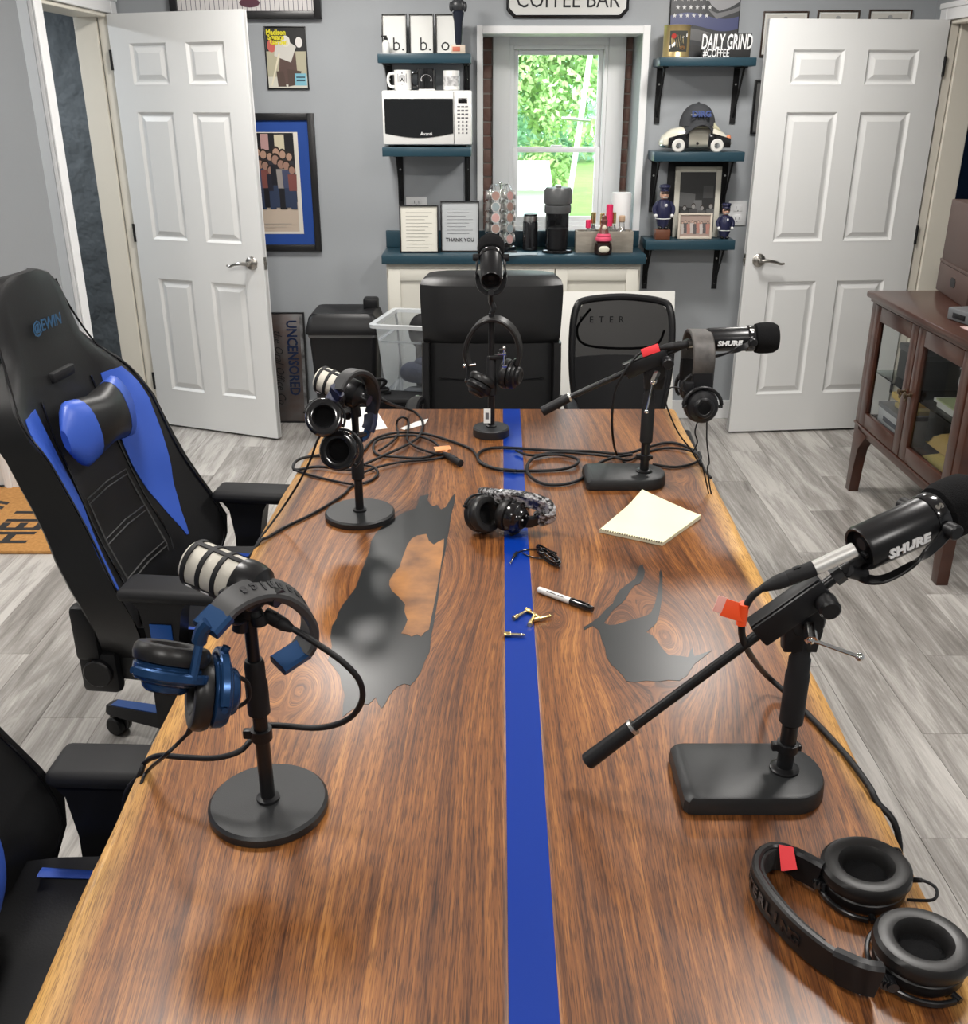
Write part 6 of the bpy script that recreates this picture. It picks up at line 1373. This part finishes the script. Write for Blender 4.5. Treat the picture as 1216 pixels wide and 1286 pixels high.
cable('thick black cable looping from the left nearest microphone round its stand', [py_(350, 782, 1.13), py_(368, 790, 1.12), py_(390, 803, 1.11), py_(430, 831, 1.10), py_(452, 856, 1.10), py_(454, 882, 1.11), py_(436, 904, 1.125), py_(400, 914, 1.135), py_(345, 911, 1.14), py_(322, 915, 1.145), py_(314, 930, 1.13), py_(300, 944, 1.11), py_(270, 952, 1.11), py_(230, 951, 1.13), py_(200, 949, 1.15), pz(183, 957, .765), pz(176, 972, .75), (-.540, 1.19, .68), (-.55, 1.2, .4)], .0042)
xlr('black cable plug entering the left nearest microphone', py_(332, 770, 1.128), py_(368, 791, 1.12))

# ------------------------------------------------------------------ left far: stand, microphone, black headphones
Pf = pz(452, 641, TZ + .0165); xF, yF = Pf.x, Pf.y
s2 = round_stand('black mic stand on a round base, left side farther along the table', xF, yF, .0825, .016, (.095, .20, .275))
fr_ = py_(399, 474, 2.205); rr_ = py_(452, 498, 2.160)
podcast_mic('silver mesh podcast microphone on the left farther stand', fr_, rr_ - fr_, (0.2, -.2, 1))
q0 = V(fr_) + (rr_ - fr_).normalized() * .09
b = B(); b.tube([V((0, 0, .27)), V((0, 0, .285)), q0 - s2.location + V((.012, 0, -.055)), q0 - s2.location + V((.006, 0, -.044))], .0105, 12, 4); part('swivel', b, BLACK, s2)
t = thing('headphones', 'black headphones hanging over the left farther microphone', 'headphones', (xF, yF, 1.0)); O = t.location; L_ = lambda p: V(p) - O
bp_ = [L_(py_(px, py, Y)) for px, py, Y in ((424, 490, 2.075), (432, 475, 2.095), (445, 467, 2.125), (458, 470, 2.16), (467, 482, 2.19), (470, 500, 2.21), (466, 520, 2.215))]
upn = V((.74, -.67, .05))
band(t, bp_, upn, .0185, .006, mat('band_black', (.016, .016, .017), .5))
b = B(); b.tube([bp_[-1], L_(py_(465, 532, 2.2)), L_(py_(462, 540, 2.195))], 0, 8, 3, flat=(.019, .0075), up=upn); part('slider', b, mat('dark_navy_plastic', (.012, .016, .045), .35), t)
b = B(); b.tube([bp_[0], L_(py_(420, 497, 2.09)), L_(py_(414, 505, 2.085))], 0, 8, 3, flat=(.017, .007), up=upn); part('slider', b, mat('dark_navy_plastic_two', (.012, .016, .045), .35), t)
M1 = zframe(L_(py_(407, 525, 2.07)), (.12, -.86, .42), (0, 0, 1)); M2 = zframe(L_(py_(427, 566, 2.10)), (-.10, -.86, .30), (0, 0, 1))
cup(t, M1, .041, GLOSSB, GLOSSB, .95); cup(t, M2, .044, GLOSSB, GLOSSB, .95)
yoke(t, M1, .041, L_(py_(414, 505, 2.085)), BLACK); yoke(t, M2, .044, L_(py_(460, 545, 2.195)), BLACK, .005, .003)
b = B(); b.tube([L_(py_(462, 540, 2.195)), L_(py_(459, 548, 2.19)), L_(py_(452, 552, 2.17))], .009, 10, 4); part('hinge', b, NAVYM, t)
cable('thin headphone cable falling from the left farther headphones over the table edge', [py_(404, 545, 2.08), py_(398, 555, 2.09), py_(389, 580, 2.10), py_(373, 610, 2.11), py_(355, 638, 2.12), pz(336, 664, .77), pz(322, 684, .752), (-.535, 1.95, .68), (-.56, 1.9, .4)], .0026)

# ------------------------------------------------------------------ centre far: stand, microphone, headphones
Pc = pz(617, 536, TZ + .025); xC, yC = Pc.x, Pc.y
s3 = round_stand('black mic stand with small thick round base at the far table end', xC, yC, .054, .026, (.12, .23, .36))
b = B(); b.box((-.012, -.014, .062), (.020, .001, .044), 0); part('sticker', b, PAPER, s3, 'white sticker')
b = B(); b.box((-.012, -.0149, .062), (.010, .0004, .02), 0); part('sticker_print', b, GREYINK, s3)
Yc_ = yC
b = B(); b.tube([V((0, 0, .36)), V((.006, 0, .375)), V((-.002, 0, .395)), py_(617, 366, Yc_ - .025) - s3.location], .008, 12, 4); part('swivel', b, BLK2, s3)
b = B(); b.box((.018, -.004, .235), (.05, .022, .012), .003); b.box((.030, -.006, .25), (.016, .016, .018), .003); part('side_bracket', b, BLACK, s3)
b = B(); b.cyl((.036, -.016, .262), (.036, -.018, .175), .0032, n=10); b.ball((.036, -.016, .264), .006); b.ball((.036, -.018, .173), .006); b.cyl((.018, -.016, .247), (.042, -.016, .247), .0045, n=10); b.cyl((.030, -.016, .212), (.045, -.016, .212), .0055, n=10); part('clamp_handle', b, CHROME, s3, 'chrome clamp handle')
rear = py_(617, 353, Yc_ - .03)
broadcast_mic('black microphone aimed away from the camera at the far table end', rear, (0.0, .78, .42), (0, 0, 1), .98)
t = thing('headphones', 'black headphones looped round the far centre mic stand', 'headphones', (xC, yC, 1.05)); O = t.location; L_ = lambda p: V(p) - O
bp_ = [L_(py_(px, py, Yc_ - .005)) for px, py in ((589, 458), (585, 440), (591, 420), (604, 405), (620, 400), (636, 406), (648, 420), (653, 440), (650, 458))]
band(t, bp_, (0.25, 1, .2), .017, .006)
M1 = zframe(L_(py_(604, 482, Yc_ + .005)), (.45, .35, .75), (1, 0, 0)); M2 = zframe(L_(py_(640, 470, Yc_ + .01)), (-.86, .35, .1), (0, 0, 1))
cup(t, M1, .040, BLACK); cup(t, M2, .042, BLACK)
yoke(t, M1, .040, bp_[0], BLK2); yoke(t, M2, .042, bp_[-1], BLK2)
b = B(); b.cyl(bp_[0] + V((-.012, -.01, 0)), bp_[0] + V((.02, -.012, .004)), .004, n=10); b.ball(bp_[0] + V((-.012, -.012, 0)), .006); part('hinge', b, CHROME, t)

# ------------------------------------------------------------------ right far: boom stand, microphone, headphones
Pr = pz(809, 592, TZ + .028)
p_ = lambda x, y, Y=YRF: py_(x, y, Y)
YRF2 = Pr.y; pr = lambda x, y, dy=0.0: py_(x, y, YRF2 + dy)
boom_stand('black boom stand with a flat weighted base, farther at the right', Pr.x, Pr.y, YRF2, pr(681, 517), pr(715, 499), pr(785, 467), pr(838, 444), pr(882, 424), pr(822, 466), (pr(820, 480, -.035), pr(812, 517, -.045)))
broadcast_mic('black microphone pointing right on the farther boom stand', pr(888, 427), pr(970, 424) - pr(888, 427), (0, 0, 1), .95, -1)
t = thing('headphones', 'worn black headphones hanging from the farther boom stand', 'headphones', (pr(877, 425).x, YRF2, 1.0)); O = t.location; L_ = lambda p: V(p) - O
x_ = 0.0; zt = pr(877, 417).z - 1.0; ax = pr(877, 440).x - O.x
bp_ = [V((ax, -.075, zt - .095)), V((ax, -.078, zt - .055)), V((ax, -.06, zt - .02)), V((ax, -.025, zt - .002)), V((ax, .025, zt - .002)), V((ax, .06, zt - .02)), V((ax, .078, zt - .055)), V((ax, .075, zt - .095))]
band(t, bp_, (1, 0, 0), .026, .005, mat('worn_band', (.07, .062, .056), .6, noise=(30, .2, (.022, .02, .019), ONE)))
for sg in (-1, 1):
    e = V((ax, sg * .075, zt - .095))
    b = B(); b.tube([e + V((0, 0, .012)), e + V((0, sg * .002, -.02)), e + V((0, sg * .004, -.045))], 0, 8, 3, flat=(.026, .008), up=(1, 0, 0)); part('slider', b, BLACK, t)
    cz = L_(py_(878, 509, YRF2 - .085)).z; Mc = zframe(e + V((.0 if sg < 0 else .018, sg * .012, cz - e.z)), (0, -sg, -.08), (0, 0, 1))
    cup(t, Mc, .042, BLACK, PADL, .95); yoke(t, Mc, .042, e + V((0, sg * .004, -.04)), BLACK, .006, .004)
b = B(); b.box((ax - .034, -.08, zt - .12), (.024, .02, .035), .003); part('cable_block', b, BLACK, t)
Yh = YRF2 - .09
cable('thin wire loop left of the hanging right headphones, falling past the table', [py_(862, 494, Yh), py_(852, 487, Yh), py_(841, 488, Yh), py_(836, 502, Yh), py_(842, 522, Yh), py_(853, 545, Yh), py_(868, 565, Yh), py_(880, 585, Yh), py_(885, 596, Yh), (.66, 2.36, .45)], .0019)
cable('short wavy wire under the hanging right headphones', [py_(876, 530, Yh), py_(873, 543, Yh), py_(876, 555, Yh), py_(871, 566, Yh)], .0019)
cable('straight thin wire hanging right of the table under the right headphones', [py_(888, 530, Yh), py_(888, 555, Yh), py_(891, 580, Yh), py_(891, 607, Yh), (.665, 2.33, .42)], .0019)
xlr('black plug with silver collar behind the farther right microphone', pr(865, 432, -.01), pr(828, 437, -.01))
b = B(); b.cyl(pr(878, 431, -.01), pr(864, 432.5, -.01), .0088, n=18); solo('plug_collar', b, STEEL, 'short silver socket between plug and farther right microphone', 'connector')
cable('thin cable drooping from the red taped plug down to the farther boom base', [pr(829, 437, -.01), pr(812, 440, -.01), pr(800, 447, -.012), pr(785, 466, -.02), pr(773, 490, -.01), pr(769, 520, .0), pr(770, 550, .04), ('t', 775, 571), ('t', 786, 582)], .0032)
b = B(); b.box((0, 0, 0), (.044, .003, .020), .001, M=frame(pr(817, 440, -.014), pr(829, 436, -.014) - pr(806, 444, -.014), z=(0, -1, .2)) @ Mx.Rotation(R(90), 4, 'X')); solo('tape_flag', b, REDT, 'red tape flag on the farther right microphone cable', 'tape')

# ------------------------------------------------------------------ right near: boom stand and microphone
Pr2 = pz(985, 966, TZ + .028); YR = Pr2.y; rn = lambda x, y, dy=0.0: py_(x, y, YR + dy)
boom_stand('black boom stand with a flat weighted base, nearest at the right', Pr2.x, Pr2.y, YR, rn(737, 957), rn(794, 914), rn(950, 795), rn(1036, 735), rn(1083, 700), rn(1008, 778), (rn(1018, 803, -.035), rn(1080, 825, -.05)))
broadcast_mic('large black microphone with foam windscreen at the right edge', rn(1079, 690, -.005), rn(1172, 648, .03) - rn(1079, 690, -.005), (0, 0, 1), 1.0, -1)
b = B(); b.cyl(rn(1074, 690, -.022), rn(1022, 714, -.025), .0098, n=20, e=.001); solo('plug_collar', b, mat('bright_steel', (.80, .79, .76), .35, metal=.75), 'bright silver tube socket behind the nearest right microphone', 'connector')
xlr('black plug on the silver tube behind the nearest right microphone', rn(1023, 713.5, -.025), rn(957, 739, -.03), r=.0105)
cable('thick black cable from the nearest right microphone over the table edge', [rn(958, 738.5, -.03), rn(944, 750, -.03), rn(934, 770, -.03), rn(932, 796, -.02), rn(940, 818, .03), pz(960, 845, .80), ('t', 985, 868, .008), ('t', 1015, 897), ('t', 1060, 945), ('t', 1090, 985), pz(1101, 1006, .75), (.585, 1.10, .70), (.60, 1.07, .45)], .0048)
b = B(); M = frame(rn(923, 767, -.032), (1, 0, -.35), z=(-.1, -1, .25)); b.box((0, 0, 0), (.034, .024, .0012), .0004, M=M); b.cyl(rn(935, 758, -.03), rn(931, 784, -.027), .0068, n=14); o = solo('tape_flag', b, ORANGE, 'orange tape flag on the nearest right microphone cable', 'tape')
b = B(); b.box((-.022, .002, 0), (.012, .022, .0013), .0004, M=M); part('pale_end', b, mat('pale_tape', (.85, .42, .36), .5), o)

# ------------------------------------------------------------------ things lying on the table
# headphones at the lower right
t = thing('headphones', 'black headphones lying with pads up at the lower right corner', 'headphones', (.43, .92, TZ)); O = t.location; L_ = lambda p: V(p) - O
bp_ = [L_(pz(px, py, .7765)) + V((0, 0, -.0045)) for px, py in ((1003, 1082), (985, 1073), (966, 1072), (952, 1082), (949, 1100), (960, 1122), (980, 1148), (1005, 1174), (1032, 1196), (1058, 1213))]
band(t, bp_, (0, 0, 1), .0205, .0050)
b = B(); b.tube([p + (V((.02, .06, 0)) - p).normalized() * .0075 for p in bp_[1:-1]], 0, 8, 8, flat=(.018, .003), up=(0, 0, 1)); part('inner_cushion', b, mat('perforated_pad', (.028, .028, .028), .7, bump=(900, 1, .002)), t)
cc = V((.06, .03, 0))
letters_on(t, 'STERLING', bp_, (0, 0, 1), cc, .021, GLOSSB, .40, .80, .0061, sx=1.1, bold=.0009)
b = B(); b.tube([bp_[-1] + (bp_[-2] - bp_[-1]) * .2, L_(pz(1082, 1226, .778)), L_(pz(1102, 1230, .776))], 0, 8, 4, flat=(.0225, .008), up=(0, 0, 1)); part('slider', b, BLACK, t)
b = B(); b.tube([bp_[0] + (bp_[1] - bp_[0]) * .2, L_(pz(1016, 1092, .776)), L_(pz(1030, 1100, .775))], 0, 8, 4, flat=(.0215, .007), up=(0, 0, 1)); part('slider', b, BLACK, t)
M1 = zframe(L_(pz(1086, 1100, .776)), (-.03, -.06, 1), (0, 1, 0)); M2 = zframe(L_(pz(1156, 1196, .777)), (.02, -.03, 1), (0, 1, 0))
cup(t, M1, .0475, BLACK, sx=1.12); cup(t, M2, .0475, BLACK, sx=1.10)
for M_, e in ((M1, L_(pz(1030, 1100, .770))), (M2, L_(pz(1104, 1230, .770)))):
    ML = M_ @ Mx.Translation((0, 0, -.004)); yoke(t, ML, .050, e, BLK2, .004, .0026)
for px, py in ((1028, 1107), (1112, 1232)):
    b = B()
    for k in range(3): c = L_(pz(px + k * 5, py + k * 2, .768)); b.cyl(c + V((-.002, -.006, 0)), c + V((-.002, .006, 0)), .0065, n=14)
    part('hinge', b, GLOSSB, t)
b = B(); b.tube([L_(pz(1108, 1068, .772)), L_(pz(1128, 1066, .780)), L_(pz(1133, 1077, .776))], .0018, 8, 5); part('wire', b, RUBBER, t); b = B(); b.tube([L_(pz(1142, 1105, .775)), L_(pz(1160, 1106, .785)), L_(pz(1176, 1116, .785)), L_(pz(1172, 1130, .775)), L_(pz(1140, 1130, .758))], .002, 8, 6); part('wire', b, RUBBER, t)
b = B(); b.cyl(L_(pz(1140, 1104.5, .775)), L_(pz(1158, 1105.5, .784)), .0042, .0028, n=10); part('strain_relief', b, RUBBER, t)
b = B(); b.prism([(-.008, -.016), (.012, -.012), (.008, .014), (-.010, .016)], 0, .0006, frame(L_(pz(989, 1078, .785)), (.6, -.3, .2), z=(-.5, -.6, .5))); part('red_tape', b, REDT, t, 'red tape scrap')

# headphones wrapped in plastic, centre
t = thing('headphones', 'black headphones with plastic wrapped band lying across the blue strip', 'headphones', (.06, 2.17, TZ)); O = t.location; L_ = lambda p: V(p) - O
M1 = zframe(L_(pz(606, 646, .796)), (.62, -.62, .32), (0, 0, 1)); M2 = zframe(L_(pz(643, 647, .796)), (-.75, .62, .1), (0, 0, 1))
cup(t, M1, .042, BLACK); cup(t, M2, .039, GLOSSB)
lettering('mark', '|', .022, M2 @ Mx.Translation((-.010, 0, -.0362)) @ Mx.Rotation(R(180), 4, 'X') @ Mx.Rotation(R(25), 4, 'Z'), WHITEINK, t, .0004)
b = B(); b.ball(M2 @ V((.008, .004, -.0362)), .0022, nu=8, nv=6); part('dot', b, WHITEINK, t)
bp_ = [L_(p) for p in (pz(606, 622, .815), pz(622, 624, .832), pz(645, 625, .838), pz(668, 629, .832), pz(686, 636, .820), pz(690, 646, .802), pz(676, 652, .785))]
BUBBLE = mat('wrapped_band', (.018, .018, .019), .12, coat=1.0, bump=(170, 1.0, .012), noise=(90, .06, (.45, .45, .46), ONE))
b = B(); b.tube(bp_, 0, 8, 8, flat=(.019, .010), up=(.1, -.3, 1)); part('headband', b, BUBBLE, t, 'headband still in crinkled clear plastic')
b = B(); b.tube([bp_[-1], L_(pz(668, 655, .785)), L_(pz(660, 655, .79))], 0, 8, 4, flat=(.014, .007), up=(0, -.3, 1)); part('slider', b, BLACK, t)
b = B(); b.tube([bp_[0], L_(pz(600, 628, .81)), L_(pz(596, 636, .80))], 0, 8, 4, flat=(.012, .006), up=(0, -.3, 1)); part('slider', b, BLACK, t)
yoke(t, M1, .042, L_(pz(598, 630, .808)), BLACK); yoke(t, M2, .039, L_(pz(662, 654, .79)), BLACK)
# short coiled audio cable
b = B(); c0, c1 = pz(676, 686, TZ + .008), pz(702, 709, TZ + .008); d = (c1 - c0); L = d.length; d.normalize(); s_ = V((-d.y, d.x, 0)); mid = (c0 + c1) / 2; pts = []
for k in range(9 * 10):
    a = 2 * math.pi * k / 10; r_ = random.Random(k // 10); o_ = r_.uniform(-.004, .004); lz = .0025 + (k // 10 % 4) * .0038
    pts.append(mid + d * (L * .5 + r_.uniform(-.004, .004)) * math.cos(a) + s_ * (.009 + o_) * math.sin(a) + V((0, 0, lz - .008 + .002 * math.cos(a))))
b.tube(pts, .0016, 6, 2)
b.tube([mid - d * L * .3 + V((0, 0, .004)), mid + d * L * .1 + s_ * .015 + V((0, 0, .006)), mid + s_ * .012 * -1 + V((0, 0, .008)), mid - d * .01 - s_ * .016], .0018, 6, 5)
b.tube([pz(676, 690, TZ + .003), pz(664, 690, TZ + .003), pz(652, 693, TZ + .003), pz(648, 698, TZ + .004)], .0016, 6, 5); b.tube([pz(690, 702, TZ + .003), pz(670, 700, TZ + .003), pz(656, 694, TZ + .0035)], .0016, 6, 5)
o = solo('coiled_cable', b, GLOSSB, 'short thin black cable tied in a bundle beside the blue strip', 'cable', sm=60)
b = B(); b.cyl(pz(649, 694, TZ + .0045), pz(645, 700, TZ + .0045), .0035, n=12); part('plug_grip', b, BLACK, o)
b = B(); b.cyl(pz(645, 700, TZ + .0045), pz(641, 708, TZ + .0045), .0022, .0014, n=12); part('plug_tip', b, CHROME, o)
# marker
a, c = pz(676, 740, TZ + .0072), pz(745, 765, TZ + .0072); Lm = (c - a).length
t = placed('marker_pen', 'white and black felt marker lying right of the blue strip', 'marker', zframe(a, c - a))
q = B(); q.lathe([(.0045, 0), (.0062, .002), (.0066, .012), (.0066, Lm * .60)], n=22); part('barrel', q, mat('marker_white', (.62, .62, .60), .35), t)
q = B(); q.lathe([(.0068, Lm * .602), (.0070, Lm * .63), (.0064, Lm * .93), (.0050, Lm)], n=22); q.box((0, .0075, Lm * .78), (.0035, .002, Lm * .30), .0008); part('marker_cap', q, GLOSSB, t)
for zz, ll in ((.035, .022), (.058, .014)):
    q = B(); q.box((-.0045, .0047, zz), (.0004, .0032, ll), 0, M=Mx.Rotation(R(0), 4, 'Z')); part('print', q, GREYINK, t)
# brass adapters
for px, py, an, lab, tilt in ((653, 772, 50, 'brass jack adapter lying alone on the blue strip, upper one', 0), (646, 797, -6, 'brass jack adapter at the strip left edge, nearest the camera', 0), (669, 770, -52, 'brass adapter in the trio, farthest from the camera', 0), (681, 776, 24, 'brass adapter in the trio, its tip pointing right', 0), (668, 779, 75, 'brass adapter in the trio, standing at its near left', 0)):
    p = pz(px, py, TZ + .0052); t = placed('jack_adapter', lab, 'adapter', Mx.Translation(p) @ Mx.Rotation(R(an), 4, 'Z') @ Mx.Rotation(R(90), 4, 'Y'), 'brass jack adapters')
    q = B(); q.lathe([(.0018, -.019), (.0046, -.019), (.0048, -.018), (.0048, -.007), (.0044, -.006)], n=16); part('sleeve', q, GOLD, t)
    q = B(); q.lathe([(.0031, -.006), (.0031, .010), (.0025, .0105), (.0031, .011), (.0031, .014), (.0022, .0155), (.0030, .017), (.0012, .021)], n=14); part('shaft', q, mat('pale_brass', (.85, .76, .52), .2, metal=1) if px < 660 else GOLD, t)
# notepad
c = [pz(x, y, TZ) for x, y in ((753, 669), (832, 686), (880, 652), (806, 624))]
t = thing('notepad', 'pale yellow notepad with torn top edge lying at right on the table', 'notepad', (c[0] + c[2]) / 2); O = t.location
q = B(); f4 = lambda u, v: (c[0] * (1 - u) + c[1] * u) * (1 - v) + (c[3] * (1 - u) + c[2] * u) * v - O
q.loft([[f4(0, 0) + V((0, 0, z)), f4(1, 0) + V((0, 0, z)), f4(1, 1) + V((0, 0, z)), f4(0, 1) + V((0, 0, z))] for z in (.0006, .0075)]); part('pages', q, mat('pad_edge', (.60, .57, .42), .8), t)
q = B(); q.grid(lambda u, v: f4(u, v) + V((0, 0, .0080 + .012 * max(0, v - .6) ** 1.5 * (1 - u) ** 1.5 / .25 + .002 * u * v)), 12, 12); q.solid(.0006); part('top_sheet', q, YELLOWP, t)
for k in range(26):
    u = (k + .5) / 26; q = B(); q.box(f4(u, .008) + V((0, 0, .0078)), (.0032, .0042, .0024), 0, M=None); part('tear_tooth', q, mat('pad_dark', (.10, .09, .07), .8) if k == 0 else bpy.data.materials['pad_dark'], t)
# loose papers at the far left
for lab, pl, z in (('white sheet of paper behind the left farther mic stand', ((427, 520), (437, 512), (470, 511), (487, 538), (430, 545)), 0), ('small white paper scrap among the far cables', ((503, 538), (522, 530), (538, 526), (534, 533), (508, 540)), 0)):
    P = [pz(x, y, TZ + .0012) for x, y in pl]; O = P[0]; b = B(); b.prism([(p.x - O.x, p.y - O.y) for p in P], 0, .0008); o = solo('paper_sheet', b, PAPER, lab, 'paper'); o.location = O
# cables coiled on the table
T_ = lambda *l: [('t', x, y, (h[0] if h else 0)) for x, y, *h in l]
cable('long black cable looping across the blue strip to the right boom base', T_((881, 583), (874, 568), (855, 558), (836, 556), (812, 562, .004), (784, 570, .004), (742, 567), (694, 565.6), (628, 562), (606, 566), (600, 574), (606, 583), (630, 590), (660, 591.5), (701, 590), (723, 584, .004), (724, 576, .004), (701, 571, .004), (676, 573, .004), (664, 581, .006), (663, 594, .005), (676, 605), (696, 609), (722, 605), (738, 595), (752, 582, .005), (770, 575, .006), (794, 571, .006)), .0042)
cable('second black cable loop at the right table edge behind the boom base', T_((893, 600, .0), (884, 588, .004), (876, 571, .004), (858, 564, .004), (832, 563), (806, 570), (790, 578, .004), (770, 574, .008), (735, 570, .004), (700, 568, .004), (668, 572, .004), (648, 566, .004)) , .0036)
cable('black cable lying behind the right boom base toward the table edge', T_((820, 583), (846, 586.5), (868, 583), (880, 576, .004), (878, 568, .009)), .0038)
cable('black microphone cable winding from the left farther stand to the far centre', [py_(478, 500, 2.22), py_(490, 507, 2.3), pz(505, 512, .80), ('t', 521, 517.5), ('t', 531, 530), ('t', 527, 547, .004), ('t', 510, 559, .005), ('t', 480, 573, .005), ('t', 455, 584, .004), ('t', 436, 590, .004), ('t', 400, 586, .003), ('t', 372, 590), ('t', 369, 583), ('t', 378, 576), ('t', 401, 572), ('t', 425, 573)], .0040)
cable('black cable coil bending from the left coil across to the blue strip', T_((457, 566), (468, 553), (484, 546), (505, 543, .004), (535, 545, .004), (567, 554), (590, 563), (597, 570), (604, 580), (622, 588), (648, 591, .004)), .0040)
cable('inner black cable loop of the far left coil', T_((474, 571), (469, 560, .004), (476, 552, .006), (495, 548, .006), (522, 547, .006), (545, 555, .004), (552, 567), (530, 575), (500, 574, .004)), .0038, closed=True)
cable('small upright cable loop in the far left coil', [('t', 476, 566, .004), ('t', 488, 558, .006), pz(500, 546, .757), py_(498, 535, 2.88), py_(500, 527, 2.88), py_(507, 524, 2.88), py_(513, 530, 2.88), pz(512, 545, .757), ('t', 512, 553, .006), ('t', 524, 562, .004), ('t', 545, 569, .004), ('t', 557, 570, .004)], .0036)
cable('flat black cable running right under the far left coil to the black plug', T_((443, 600), (470, 588, .004), (505, 580, .003), (540, 577), (562, 573)), .0036)
cable('outer black cable passing the left farther base and off the left edge', [('t', 430, 577), ('t', 452, 583), ('t', 470, 587, .006), ('t', 474, 596), ('t', 462, 605), ('t', 443, 610), ('t', 429, 623), ('t', 395, 644), ('t', 360, 661), ('t', 338, 674), pz(324, 684, .752), (-.540, 1.98, .66), (-.56, 1.95, .4)], .0036)
cable('thin black cable crossing the left coil toward the left edge', T_((369, 590), (395, 598), (425, 605), (443, 608, .005)), .0034)
xlr('black cable plug with orange tape at the far left coil', pz(579, 582, TZ + .012), pz(557, 569, TZ + .012))
b = B(); b.box((0, 0, 0), (.046, .022, .002), .0006, M=Mx.Translation(pz(556, 563, TZ + .022)) @ Mx.Rotation(R(18), 4, 'Z') @ Mx.Rotation(R(14), 4, 'X')); b.cyl(pz(549, 567, TZ + .010), pz(563, 569, TZ + .010), .0105, n=14); solo('tape_flag', b, mat('faded_orange_tape', (.72, .30, .12), .6), 'pale orange tape on the black plug at the far left coil', 'tape')
